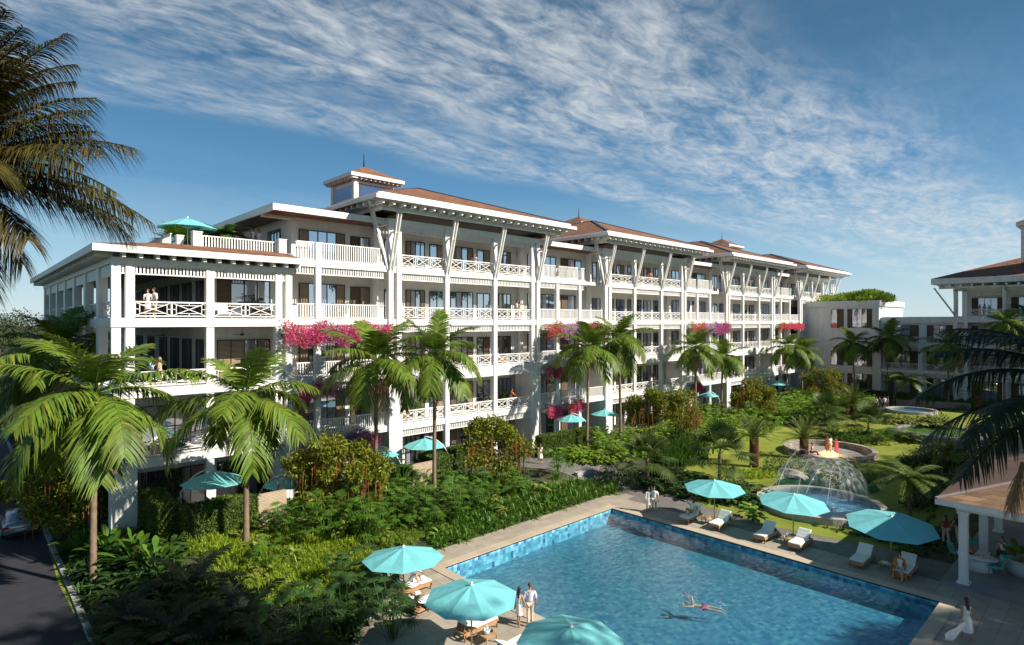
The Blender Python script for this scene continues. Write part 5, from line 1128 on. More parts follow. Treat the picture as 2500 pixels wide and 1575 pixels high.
# ---- loungers
def lounger(loc, rz, label, style, group='white cushioned sun loungers at the pool', back=.62):
    t = thing('sun_lounger',label,'sun lounger',loc,rz,group); wood = WOOD if style == 'open' else WOODD      # foot end towards -x
    fr = MB(); L_, W_ = 1.0, .37; zt = .36
    fr.box(-L_,-W_,zt-.08,.95,-W_+.05,zt); fr.box(-L_,W_-.05,zt-.08,.95,W_,zt); fr.box(-L_,-W_+.05,zt-.08,-L_+.05,W_-.05,zt); fr.box(.9,-W_+.05,zt-.08,.95,W_-.05,zt)
    for i in range(9): x = -.9+i*.2; fr.box(x,-W_+.05,zt-.03,x+.09,W_-.05,zt-.005)
    if style != 'open': fr.box(-L_+.0,-W_,zt-.17,-L_+.04,W_,zt-.08); fr.box(-L_,-W_,zt-.17,.95,-W_+.04,zt-.081); fr.box(-L_,W_-.04,zt-.17,.95,W_,zt-.081)
    fr.build('frame',WOOD,t)
    for sx in (-L_+.04,.85):
        for sy in (-W_,W_-.06): b = MB(); b.box(sx,sy,0,sx+.06,sy+.06,zt-.08); b.build('leg',wood,t)
    def pad(x0,z0,x1,z1,th,name):
        b = MB(); d = Vector((x1-x0,0,z1-z0)); n = Vector((-d.z,0,d.x)).normalized(); k = 8; V = []
        prof = [(-W_+.02,.02),(-W_,th*.5),(-W_+.03,th),(W_-.03,th),(W_,th*.5),(W_-.02,.02)]
        for i in range(k+1):
            q = i/k; c = Vector((x0,0,z0))+d*q; puff = .006*math.sin(q*math.pi*3)**2-(.02 if i in (0,k) else 0)
            V += [tuple(c+Vector((0,y,0))+n*(z+(puff if z > .05 else 0))) for y,z in prof]
        F = [(i*6+j,i*6+(j+1)%6,(i+1)*6+(j+1)%6,(i+1)*6+j) for i in range(k) for j in range(6)]+[tuple(range(6))[::-1],tuple(k*6+j for j in range(6))]
        b.add(V,F); return b.build(name,CUSH,t,False)
    pad(-L_+.02,zt,.25,zt,.11,'mattress'); pad(.25,zt+.02,.25+.72*math.cos(back),zt+.02+.72*math.sin(back),.11,'backrest')
    b = MB(); b.beam((.88,0,zt-.02),(.25+.6*math.cos(back),0,zt+.6*math.sin(back)),.5,.03); b.build('backrest_prop',wood,t)
    return t
LG = [(1687.5,1271,0,'lounger on slim wooden legs carrying a reclining woman in white','open',.75),(1760.7,1287,0,'empty lounger on slim wooden legs right of the fruit table','open',.85),
 (1869.5,1315,0,'empty low lounger left of the table with green bottles','low',.75),(1954.5,1335,0,'empty low lounger right of the table with green bottles','low',.75),
 (2105,1376,0,'empty low lounger left of the table with newspapers','low',.75),(2211,1401,0,'low lounger on whose foot end sits a woman in an orange robe','low',.75)]
for px,py,rz,lb,st,bk in LG: lounger(P(px,py,.014),rz,lb,st,back=bk)
for px,py,lb,bk in ((1004,1446,'lounger under the first left parasol with a woman in a hat',.45),(1043,1487,'lounger half hidden under the second left parasol',.45),(1162,1543,'empty lounger behind the ice bucket table',.45),(1260,1598,'lounger cut by the bottom edge beside the ice bucket table',.45)):
    lounger(P(px,py,.014),math.pi,lb,'low',back=bk)
def table(loc, label, cat_='side table', r=None, name='side_table', w=.5, h=.36, group='low wooden tables between loungers'):
    t = thing(name,label,cat_,loc,0,group); b = MB(); b.box(-w/2,-w/2,h-.05,w/2,w/2,h); b.build('table_top',WOOD,t)
    for sx in (-1,1):
        for sy in (-1,1): b = MB(); b.box(sx*(w/2-.03)-.025,sy*(w/2-.03)-.025,0,sx*(w/2-.03)+.025,sy*(w/2-.03)+.025,h-.05); b.build('leg',WOOD,t)
    return t
T1 = P(1727,1279,.014); table(T1,'low wooden table with a fruit platter by the first right parasol',w=.6)
T2 = P(1922,1326,.014); table(T2,'low wooden table with green bottles by the second right parasol',w=.6)
T3 = P(2164,1390,.014); table(T3,'low wooden table with newspapers by the third right parasol',w=.62)
T4 = P(1190,1568,.014); table(T4,'low wooden table with ice bucket by the second left parasol',w=.62)
T5 = P(1020,1466,.014); table(T5,'low table with magazines between the two first left loungers',w=.5)
def bottle(loc,h,r,m,label,group='bottles on the tables'):
    b = MB(); b.lathe([(0,0),(r,0),(r,h*.55),(r*.35,h*.72),(r*.33,h),(0,h)],10,loc); return tag(b.build('bottle',m,None,True),label,'bottle',group)
GRN = mat('green_glass',(0.02,0.16,0.06),.1,spec=.8)
fr = thing('fruit_platter','platter of red, yellow and green fruit on the low table','fruit platter',(T1.x,T1.y,T1.z+.36))
b = MB(); b.lathe([(0,.0),(.2,.01),(.24,.04),(.2,.03),(0,.015)],16); b.build('platter',METAL,fr)
for i,(c,m) in enumerate((((0,.1),(.6,.05,.03)),((.1,-.05),(.75,.45,.04)),((-.09,-.06),(.25,.4,.05)),((.03,-.13),(.7,.25,.03)),((-.12,.07),(.5,.04,.05)))):
    b = MB(); b.lathe([(0,-.06),(.045,-.04),(.065,0),(.045,.045),(0,.06)],9,(c[0],c[1],.09)); b.build('fruit',mat('fruit_%d'%i,m,.4),fr,True)
for i,(dx,dy,h,m,lb) in enumerate(((.0,.05,.32,GLS,'tall clear carafe on the table with green bottles'),(.12,-.05,.17,GRN,'short green bottle on the low table, nearest the pole'),(-.1,-.02,.16,GRN,'short green bottle on the low table, left of the carafe'),(-.2,.1,.12,GLS,'clear tumbler on the table with green bottles'))): bottle((T2.x+dx,T2.y+dy,T2.z+.36),h,.045,m,lb)
def paper(loc,rz,label):
    b = MB(); b.add([(-.2,-.14,.0),(.0,-.14,.018),(.2,-.14,.006),(.2,.14,.006),(0,.14,.018),(-.2,.14,.0),(-.2,-.14,-.006),(.2,-.14,-.006),(.2,.14,-.006),(-.2,.14,-.006)],[(0,1,4,5),(1,2,3,4),(6,9,8,7),(0,6,7,2,1),(3,8,9,5,4),(0,5,9,6),(2,7,8,3)])
    o = b.build('newspaper',mat('newsprint',(0.62,0.63,0.65),.8,noise=.35,nscale=14),None,False,loc); o.rotation_euler = (0,0,rz); return tag(o,label,'newspaper')
paper((T3.x-.08,T3.y+.02,T3.z+.368),.5,'folded newspaper spread on the low table by the orange robed woman'); paper((T5.x,T5.y,T5.z+.368),1.2,'open magazine on the low table by the woman in a hat')
bk = thing('ice_bucket','glass ice bucket holding a clear bottle on the low table','ice bucket',(T4.x-.05,T4.y,T4.z+.36)); b = MB(); b.lathe([(0,0),(.11,0),(.16,.2),(.15,.2),(.1,.02),(0,.02)],16); b.build('bucket',GLS,bk,True)
b = MB(); b.lathe([(0,.03),(.045,.03),(.045,.3),(.016,.4),(.016,.52),(0,.52)],10); b.build('bottle',GLS,bk,True)
for i,(dx,dy) in enumerate(((.1,.2),(.2,.12),(.22,-.04))): bottle((T4.x+dx,T4.y+dy,T4.z+.36),.17,.045,BLACKM,('dark jar with pale lid behind the ice bucket','dark jar with pale lid right of the ice bucket','dark jar at the corner of the ice bucket table')[i])
# ---- fountain basin, pond, jets
WATR = water_mat('fountain_water',(0.65,0.86,0.95),2.2,.3,1.0); PONDW = water_mat('pond_water',(0.35,0.62,0.42),1.2,.8,.15)
def ring_basin(px,py,wpx,label,cat_,name,h=.5,t_=.45,n=48,wall=RIM,water=WATR,z=0):
    p = P(px,py); d = cu*p.x+su*p.y; r = w_of(wpx,d)/2; t = thing(name,label,cat_,p)
    b = MB(); b.lathe([(r,-.1),(r,h),(r-t_,h),(r-t_,.05)],n); b.build('rim',wall,t)
    b = MB(); b.lathe([(r-t_,.06),(0,.06)],n); b.build('basin_floor',mat('basin_blue',(0.16,0.34,0.46),.5,noise=.15,nscale=2),t)
    b = MB(); b.lathe([(r-t_+.01,h-.14),(0.01,h-.14)],n); b.build('water',water,t)
    return t,p,r
ft,fp,frd = ring_basin(2001,1240,284,'round stone fountain basin with arching water jets beside the lawn','fountain','fountain')
JET = bpy.data.materials.new('water_jet'); JET.use_nodes = True
nt = JET.node_tree; pb = nt.nodes['Principled BSDF']; pb.inputs['Base Color'].default_value = (.85,.92,.95,1); pb.inputs['Roughness'].default_value = .2; pb.inputs['Alpha'].default_value = .45
def jet(p0,p1,h,seed,wid=.10,n=420):
    rg = np.random.default_rng(seed); p0,p1 = np.array(p0),np.array(p1); t = rg.uniform(0,1,n)**.9; sp = .03+.16*t
    q = p0+(p1-p0)*t[:,None]; q[:,2] += 4*h*t*(1-t); q += rg.normal(0,1,(n,3))*(sp*.8)[:,None]
    b = MB(); pts = [tuple(p0+(p1-p0)*s+np.array([0,0,4*h*s*(1-s)])) for s in np.linspace(0,1,22)]; b.tube(pts,[.004+.006*i/21 for i in range(22)],4)
    o = b.build('water_jet',JET,ft,True); dv = nrm((p1-p0)+np.stack([np.zeros(n),np.zeros(n),4*h*(1-2*t)],1))
    dd = link('spray',mesh_q('spray',blades(q,dv+rg.normal(0,.15,(n,3)),0.06*rg.uniform(.5,1.6,n),.016*rg.uniform(.6,1.5,n),0,1,rg.normal(0,1,(n,3)),(.6,1)),JET),o); tag(dd,kind='stuff')
def loc_f(px,py,h=0): 
    q = P(px,py)-fp; return (q.x,q.y,h)
for i,(p0,p1,h) in enumerate((((1998,1160),(1893,1220),2.6),((1992,1158),(2066,1222),2.6),((2072,1162),(2120,1238),1.5),((2040,1163),(1966,1222),1.2),((2000,1160),(1940,1246),2.0),((2044,1163),(2020,1248),1.6))):
    jet(loc_f(*p0,.4),loc_f(*p1,.4),h,i+1)
VEIL = bpy.data.materials.new('water_veil'); VEIL.use_nodes = True
nt = VEIL.node_tree; pb = nt.nodes['Principled BSDF']; pb.inputs['Base Color'].default_value = (.85,.93,.95,1); pb.inputs['Roughness'].default_value = .25
tc_ = nt.nodes.new('ShaderNodeTexCoord'); mp_ = nt.nodes.new('ShaderNodeMapping'); mp_.inputs['Scale'].default_value = (1.6,1.6,.55); nz_ = nt.nodes.new('ShaderNodeTexNoise'); nz_.inputs['Scale'].default_value = 2.2; nz_.inputs['Detail'].default_value = 9
mr_ = nt.nodes.new('ShaderNodeMapRange'); mr_.inputs['From Min'].default_value = .42; mr_.inputs['From Max'].default_value = .72; mr_.inputs['To Min'].default_value = .03; mr_.inputs['To Max'].default_value = .26
for a_,b_ in ((tc_.outputs['Object'],mp_.inputs[0]),(mp_.outputs[0],nz_.inputs['Vector']),(nz_.outputs['Fac'],mr_.inputs['Value']),(mr_.outputs[0],pb.inputs['Alpha'])): nt.links.new(a_,b_)
c_ = loc_f(2003,1205); r_ = 3.3; b = MB(); b.lathe([(r_*math.cos(t_),2.75*math.sin(t_)**.85) for t_ in np.linspace(0.02,1.45,16)],40,(c_[0],c_[1],.3)); b.build('water_veil',VEIL,ft,True)
pond_poly = [tuple(P(px,py)[:2]) for px,py in ((1880,1195),(1905,1172),(1960,1160),(2040,1155),(2075,1162),(2130,1175),(2150,1200),(2110,1215),(1990,1208),(1910,1215))]
o = sheet('pond',pond_poly,mat('pond_bed',(0.05,0.13,0.07),.6,noise=.3,nscale=1.2),.045); o = sheet('pond_surface',pond_poly,PONDW,.075)
ROCK = mat('rock',(0.30,0.25,0.21),.9,noise=.3,nscale=2.5,bump=.8,bscale=5)
def rock(loc,s,label,seed):
    import bmesh
    bm = bmesh.new(); bmesh.ops.create_icosphere(bm,subdivisions=3,radius=1); rr = np.random.default_rng(seed); k = rr.normal(0,1,(6,3))
    for v in bm.verts:
        f = 1+.12*sum(math.sin(3*v.co.dot(Vector(q))+i) for i,q in enumerate(k))/1.6; v.co = Vector((v.co.x*s[0],v.co.y*s[1],v.co.z*s[2]))*f
    me = bpy.data.meshes.new('rock'); bm.to_mesh(me); bm.free(); me.materials.append(ROCK); return tag(link('rock',me,None,loc),label,'rock','rocks at the pond edge')
for i,(px,py,s,lb) in enumerate(((1936,1166,(.7,1.2,.6),'large brown rock at the left pond edge under the shrub'),(1985,1156,(.5,.7,.45),'brown rock at the pond edge from which two jets spring'),(2020,1153,(.5,.9,.2),'flat grey rock at the back of the pond'),(2072,1158,(.5,.6,.4),'rock below the round leafy plant at the pond'))): rock(P(px,py),s,lb,i)
# ---- fire pit, far ponds
pf = P(2025,1108); d = cu*pf.x+su*pf.y; r = w_of(203,d)/2
fire = thing('fire_pit','round sunken stone seating ring with a burning fire bowl on the lawn','fire pit',pf); b = MB(); n = 44
V = []; F = []
a0 = math.atan2(-pf.y,-pf.x)
for i in range(n+1):
    a = a0+.55+(2*math.pi-1.1)*i/n; c,s = math.cos(a),math.sin(a); V += [(r*c,r*s,0),(r*c,r*s,.62),((r-.5)*c,(r-.5)*s,.62),((r-.5)*c,(r-.5)*s,0)]
F = [(i*4+j,i*4+j+1,i*4+5+j,i*4+4+j) for i in range(n) for j in range(3)]+[(0,3,2,1),(n*4,n*4+1,n*4+2,n*4+3)]
b.add(V,F); b.build('stone_ring',STONE,fire)
b = MB(); b.lathe([(r-.5,.40),(r-1.1,.40),(r-1.1,.05)],44); b.add([],[]); o = b.build('bench',RIM,fire) if False else None
b = MB(); b.lathe([(r-.45,.04),(0,.04)],40); b.build('pit_floor',mat('pit_paving',(0.27,0.25,0.23),.8,noise=.15),fire)
bc = P(2024,1120)-pf; b = MB(); b.lathe([(1.65,0),(1.7,.36),(1.15,.36),(1.1,.30),(0,.30)],32,(bc.x,bc.y,0)); b.build('fire_bowl',RIM,fire)
rg = np.random.default_rng(4); n = 46; a = rg.uniform(0,6.28,n); q = .75*rg.uniform(0,1,n)**.5
FLAME = mat('flame',(1,.5,.12),.5,emit=(1,.50,.13,3.2))
o = link('flame',mesh_q('flame',blades(np.stack([bc.x+q*np.cos(a),bc.y+q*np.sin(a),np.full(n,.30)],1),np.stack([rg.normal(0,.15,n),rg.normal(0,.15,n),np.ones(n)],1),rg.uniform(.2,.62,n)*(1.1-q*.6),.13,0,3,rg.normal(0,1,(n,3))*np.array([1,1,0]),(.5,1,.5,0)),FLAME),fire); tag(o,kind='stuff')
fl = bpy.data.lights.new('fire_light','POINT'); fl.energy = 120; fl.color = (1,.55,.2); fl.shadow_soft_size = .5; flo = bpy.data.objects.new('fire_light',fl); sc.collection.objects.link(flo); flo.parent = fire; flo.location = (bc.x,bc.y,1.0)
ring_basin(2293,1064,192,'far stone ring with blue water on the lawn','pond','stone_pool',.55,.5,40,STONE)
ring_basin(2225,1007,106,'farthest round pool with pale stone rim near the standing group','pond','stone_pool',.4,.3,36,RIM)
pa,pb2 = P(2188,990),P(2370,1000); b = MB(); b.beam((pa.x,pa.y,pa.z+.35),(pb2.x,pb2.y,pb2.z+.35),.4,1.0); tag(b.build('garden_wall',mat('brown_wall',(0.26,0.19,0.14),.8,noise=.15)),'low brown retaining wall behind the farthest round pool','garden wall')
# ---- summerhouse at the right edge
gz_ = thing('summerhouse','open summerhouse with white square columns and hipped shingle roof','pavilion',(0,0,0))
gx, gy = 36.95, 7.25
b = MB(); b.box(gx,-14,-.05,gx+26,gy-.15,.03); b.build('floor',mat('summerhouse_paving',(0.26,0.255,0.26),.75,noise=.15,nscale=.8,bump=.15),gz_)
for x in (37.9,43.6,48.9,54):
    b = MB(); b.box(x-.27,5.93,.03,x+.27,6.47,.13); b.box(x-.19,6.01,.13,x+.19,6.39,3.62); b.box(x-.25,5.95,3.62,x+.25,6.45,3.78); b.build('column',WHITE,gz_)
b = MB(); b.box(37.7,5.9,3.78,58,6.5,4.08); b.box(37.7,-14,3.78,38.2,5.9,4.08); b.build('beam',WHITE,gz_)
b = MB(); b.box(gx,gy-.12,4.08,60,gy,4.36); b.box(gx,-14,4.08,gx+.12,gy-.12,4.36); b.build('fascia',WHITE,gz_)
b = MB(); b.add([(gx+.1,-14,4.12),(60,-14,4.12),(60,gy-.1,4.12),(gx+.1,gy-.1,4.12)],[(3,2,1,0)]); b.build('ceiling',CEIL,gz_)
RS2 = brick_mat('pale_shingle',(0.30,0.185,0.10),(0.15,0.085,0.048),(0.10,0.07,0.05),1.0,.85,.42,.8,'roof',msize=.015,bump=.5,noise=.15)
PLK = brick_mat('roof_plank',(0.155,0.09,0.052),(0.12,0.068,0.042),(0.05,0.03,0.025),1.0,.62,40.0,.55,'roof',msize=.012,bump=.4,noise=.2)
s_ = 9; ap = (gx+s_,gy-s_,4.37+s_*.30)
b = MB(); b.add([(gx,gy,4.37),(gx,-14,4.37),(gx+s_,-14,ap[2]),ap],[(1,0,3,2)]); b.build('roof',RS2,gz_)
b = MB(); b.add([(gx,gy,4.37),(60,gy,4.37),(60,gy-s_,ap[2]),ap],[(1,2,3,0)]); b.build('roof',PLK,gz_)
b = MB(); b.beam((gx+.05,gy-.05,4.41),(ap[0],ap[1],ap[2]+.04),.22,.07); b.build('hip_ridge',mat('hip_ridge',(0.30,0.24,0.21),.6),gz_)
TT = P(2387,1392); tb = thing('dining_table','oval white dining table with fruit inside the summerhouse','table',(TT.x,TT.y,.03))
b = MB(); b.lathe([(0,.74),(.72,.74),(.75,.71),(.7,.68),(.5,.66),(.42,.35),(.52,.0),(0,0)],28); o = b.build('table_top',mat('white_lacquer',(0.75,0.74,0.73),.35),tb,True); o.scale = (.85,1.25,1)
bw = thing('fruit_bowl','dark bowl heaped with red and orange fruit on the white table','fruit bowl',(TT.x+.1,TT.y+.35,.77)); b = MB(); b.lathe([(0,0),(.12,0),(.24,.12),(.22,.12),(.1,.02),(0,.02)],16); b.build('bowl',BLACKM,bw,True)
for i in range(10):
    a = i*2.4; q = .15*math.sqrt(i/10); b = MB(); b.lathe([(0,-.05),(.04,-.035),(.055,0),(.04,.04),(0,.05)],8,(q*math.cos(a),q*math.sin(a),.13+.04*(i<4))); b.build('fruit',mat('bowl_fruit_%d'%(i%3),((.6,.05,.03),(.75,.3,.03),(.6,.45,.06))[i%3],.4),bw,True)
for i,(dx,dy,lb) in enumerate(((.0,-.05,'orange drink glass on the white table'),(-.1,-.25,'second orange drink glass near the table edge'),(.15,-.45,'clear glass beside the seated woman'))): b = MB(); b.lathe([(0,0),(.035,0),(.04,.12),(0,.12)],10,(TT.x+dx,TT.y+dy,.77)); tag(b.build('drinking_glass',mat('juice_%d'%i,((.7,.18,.03),(.7,.3,.05),(.5,.55,.55))[i],.15),None,True),lb,'glass')
RATT = mat('rattan',(0.30,0.16,0.08),.6,noise=.2)
TEALC = mat('teal_cushion',(0.05,0.42,0.42),.9,noise=.05)
def chair(loc,rz,label):
    t = thing('rattan_chair',label,'chair',loc,rz,'rattan chairs with teal cushions'); b = MB()
    b.box(-.3,-.3,.36,.3,.3,.48); b.build('seat',TEALC,t); b = MB(); b.beam((-.28,0,.5),(-.42,0,.98),.52,.10,up=(1,0,0)); b.build('back_cushion',TEALC,t)
    b = MB(); pts = [(.32*math.cos(a)-.02 if abs(a)<1.6 else .36*math.cos(a)-.1,.40*math.sin(a),.66+.28*max(0,-math.cos(a))) for a in np.linspace(-2.6+math.pi-3.1,2.6+3.1-math.pi,17)]
    pts = [(-.05+.42*math.cos(a),.38*math.sin(a),.64+.34*max(0,-math.cos(a))**1.2) for a in np.linspace(.6,2*math.pi-.6,19)]; b.tube(pts,.022,6)
    for p in pts[::2]: b.tube([p,(p[0]*.8,p[1]*.8,.36)],.010,4)
    b.build('frame',RATT,t,True)
    for sx,sy in ((.28,.26),(.28,-.26),(-.26,.24),(-.26,-.24)): b = MB(); b.tube([(sx,sy,.38),(sx*1.25,sy*1.25,0)],[.022,.016],6); b.build('leg',RATT,t,True)
    return t
for px,py,rz,lb in ((2427,1402,2.0,'rattan chair with teal cushions in front of the white table'),(2338,1368,-.9,'rattan chair with teal cushions left of the white table behind the column'),(2380,1340,-1.6,'rattan chair with round back at the far side of the white table'),(2448,1372,2.7,'rattan chair in which a woman sits at the white table')):
    q = P(px,py); chair((q.x,q.y,.03),rz,lb)
q = P(2492,1408); pt = thing('planter_pot','large round pale planter pot with banana leaves in the summerhouse','planter',(q.x,q.y,.03)); b = MB(); b.lathe([(0,0),(.38,0),(.58,.3),(.6,.6),(.48,.85),(.42,.85),(.4,.7),(0,.7)],24); b.build('pot',mat('pale_pot',(0.45,0.44,0.43),.7),pt,True)
link('leaves',mesh_q('leaves',g_banana(200,12,1.35,.5,.7),L_PALM),pt,(0,0,.7)).name = 'foliage'
# ---- parked car at the left edge
cp = P(20,1322); cp.x = 2.9
car = thing('parked_car','silver saloon car parked at the kerb, seen from behind','car',(cp.x,cp.y,.02),0)
SILV = mat('silver_paint',(0.36,0.38,0.39),.28,metal=.75,coat=.6)
def car_body():
    # cross-sections along y (rear at 0): (y, z_low, z_belt, half width low, half width belt)
    S = [(0.0,.42,.78,.74,.70),(.12,.28,.93,.86,.80),(.6,.22,.98,.91,.84),(1.3,.20,.96,.92,.84),(2.6,.20,.94,.92,.84),(3.5,.22,.92,.92,.83),(4.3,.26,.82,.88,.78),(4.7,.36,.68,.76,.66)]
    V = []
    for y,zl,zb,wl,wb in S:
        zm = (zl+zb)/2; V += [(-wl*.92,y,zl),(-wl,y,zm),(-wb,y,zb),(-wb*.6,y,zb+.035),(0,y,zb+.045),(wb*.6,y,zb+.035),(wb,y,zb),(wl,y,zm),(wl*.92,y,zl)]
    k = 9; F = [(i*k+j,i*k+j+1,(i+1)*k+j+1,(i+1)*k+j) for i in range(len(S)-1) for j in range(k-1)]+[tuple(range(k))[::-1],tuple((len(S)-1)*k+j for j in range(k))]
    return MB().add(V,F)
o = car_body().build('body',SILV,car,True); m = o.modifiers.new('b','SUBSURF'); m.levels = 2; m.render_levels = 2
b = MB(); S = [(.55,.97,.80),(1.2,1.32,.64),(2.2,1.42,.62),(2.9,1.36,.62),(3.6,.96,.76)]; V = []
for y,z,w in S: V += [(-w*1.12 if z<1.1 else -w*1.14,y,.95),(-w,y,z-.03),(0,y,z+.02),(w,y,z-.03),(w*1.12 if z<1.1 else w*1.14,y,.95)]
F = [(i*5+j,i*5+j+1,(i+1)*5+j+1,(i+1)*5+j) for i in range(4) for j in range(4)]; b.add(V,F,0); o = b.build('cabin',[SILV,GLASSD],car,True)
for p in o.data.polygons:
    if p.index%4 in (0,3) or p.index//4 in (0,3): p.material_index = 1
for sx in (-1,1):
    b = MB(); b.box(sx*.72-.16,-.02,.70,sx*.72+.16,.10,.84); b.build('tail_light',mat('tail_light',(0.45,0.02,0.02),.2,spec=.8),car)
    for y in (.95,3.75):
        b = MB(); b.lathe([(0,-.1),(.22,-.1),(.32,-.09),(.335,0),(.32,.1),(.22,.1),(0,.1)],18); w = b.build('wheel',BLACKM,car,True,(sx*.80,y,.33)); w.rotation_euler = (0,R(90),0)
        b = MB(); b.lathe([(0,.115),(.2,.11),(.21,.10)],14); b.build('rim',METAL,w).rotation_euler = (0,0 if sx>0 else math.pi,0)
b = MB(); b.box(-.28,-.045,.52,.28,-.02,.64); b.build('number_plate',mat('plate',(0.62,0.66,0.70),.5),car)
b = MB(); b.box(-.7,-.02,.24,.7,.12,.36); b.build('bumper',BLACKM,car)
# ---- plants and seats on the balconies
def pot_plant(x,y,z,label,seed,s=1.0,kind='broad'):
    t = thing('potted_plant',label,'potted plant',(x,y,z),seed,'potted plants on the balconies'); b = MB(); b.lathe([(0,0),(.16,0),(.24,.4),(.2,.4),(0,.36)],12); b.build('pot',WHITE if seed%2 else BLACKM,t,True)
    link('foliage',mesh_q('foliage',g_broad(300+seed,30,.42,.2,.8,.7) if kind == 'broad' else g_bush(300+seed,.5,.9,260,.2,.1),L_PALMD if seed%3 == 0 else L_MID),t,(0,0,.35),None,s); return t
L4,L5,L3,L2 = LV[4],LV[5],LV[3],LV[2]
for i,(px,z,lb,s,k) in enumerate(((625,L4,'big leafy potted plant before the glass door of the front wing, upper veranda',1.6,'broad'),(845,L4,'potted plant behind the picket rail above the pink bougainvillea',1.1,'broad'),(850,L5,'potted plant behind the tall picket rail of the top floor link',1.1,'broad'),
  (1008,L5,'potted plant behind the top lattice of the first pavilion, first bay',.9,'bush'),(1178,L5,'potted plant right of the woman on the top floor balcony',.8,'bush'),(1230,L4,'potted plant left of the couple on the first pavilion balcony',1.1,'broad'),(1322,L4,'potted plant at the right end of the first pavilion upper floor link',1.2,'broad'),
  (1515,L5,'potted plant in the first bay of the second pavilion top floor',1.0,'bush'),(1602,L5,'potted plant right of the two men on the second pavilion',1.1,'bush'),(1190,L2,'round potted shrub left of the mid post on the low first pavilion balcony',1.2,'bush'),(1238,L2,'dark potted shrub beside the person in orange',1.2,'bush'),(1012,L2,'tall potted shrub on the low first pavilion balcony',1.4,'bush'),(1598,L2,'dark potted plant on the second pavilion low balcony',1.3,'broad'),(1935,L5,'slim potted plant beside the fourth pavilion top floor',1.0,'broad'))):
    Y = 42.5 if i != 0 else 42.4; pot_plant(on_y(px,Y),Y,z+.02,lb,i,s,k)
def armchair(x,y,z,rz,label):
    t = thing('armchair',label,'armchair',(x,y,z),rz,'armchairs on the balconies'); b = MB(); b.box(-.4,-.38,.2,.4,.38,.42); b.build('seat',CUSH,t); b = MB(); b.beam((0,.36,.42),(0,.5,.92),.8,.16,up=(0,1,0)); b.build('backrest',CUSH,t)
    b = MB(); b.box(-.46,-.38,0,-.40,.4,.6); b.build('arm',WOOD,t); b = MB(); b.box(.40,-.38,0,.46,.4,.6); b.build('arm',WOOD,t); return t
for i,(px,z,lb) in enumerate(((545,L4,'pale armchair behind the second lattice of the front wing veranda'),(650,L4,'armchair before the glass door of the front wing veranda'),(395,L2,'armchair on the low front wing balcony'),(985,L2,'armchair on the low first pavilion balcony'),(1225,L3,'armchair on the middle first pavilion balcony'))): armchair(on_y(px,42.0),42.0,z+.02,.3*i,lb)
# ================================================================ PEOPLE
SKINS = [mat('skin_fair',(0.58,0.33,0.22),.55),mat('skin_tan',(0.42,0.21,0.125),.55),mat('skin_brown',(0.22,0.105,0.06),.55)]
HAIRS = dict(dark=mat('dark_hair',(0.022,0.014,0.01),.45),brown=mat('brown_hair',(0.11,0.05,0.022),.5),red=mat('red_hair',(0.36,0.10,0.03),.5),blond=mat('blond_hair',(0.42,0.26,0.10),.5))
def cloth(name,c): return mat('cloth_'+name,c,.85,noise=.08,nscale=9,bump=.25,bscale=12)
CL = dict(white=cloth('white',(.78,.76,.73)),blue=cloth('pale_blue',(.42,.52,.66)),tan=cloth('tan',(.52,.40,.27)),orange=cloth('orange',(.62,.20,.03)),black=cloth('black',(.025,.025,.03)),dark=cloth('dark',(.05,.05,.06)),
 peach=cloth('peach',(.66,.32,.17)),green=cloth('green',(.03,.25,.12)),yellow=cloth('yellow',(.65,.38,.04)),denim=cloth('denim',(.16,.24,.40)),pink=cloth('pink',(.68,.10,.22)),brown=cloth('brown',(.13,.075,.05)),red=cloth('red',(.36,.03,.03)),beige=cloth('beige',(.58,.49,.38)),lilac=cloth('lilac',(.56,.54,.66)),rust=cloth('rust',(.56,.19,.03)),coral=cloth('coral',(.66,.18,.16)))
def skin_mesh(name, verts, edges, radii, m, levels=1):
    me = bpy.data.meshes.new(name); me.from_pydata([tuple(v) for v in verts],edges,[]); o = bpy.data.objects.new(name,me); sc.collection.objects.link(o)
    md = o.modifiers.new('s','SKIN'); md.use_smooth_shade = True; md.branch_smoothing = .6
    sv = me.skin_vertices[0].data
    for i,r in enumerate(radii): sv[i].radius = r if hasattr(r,'__len__') else (r,r); sv[i].use_root = (i == 0)
    sb = o.modifiers.new('b','SUBSURF'); sb.levels = levels; sb.render_levels = levels
    dg = bpy.context.evaluated_depsgraph_get(); dg.update(); r = bpy.data.meshes.new_from_object(o.evaluated_get(dg)); r.name = name
    bpy.data.objects.remove(o); bpy.data.meshes.remove(me); r.materials.clear(); r.materials.append(m)
    for p in r.polygons: p.use_smooth = True; p.material_index = 0
    return r
V3 = lambda *a: Vector(a)
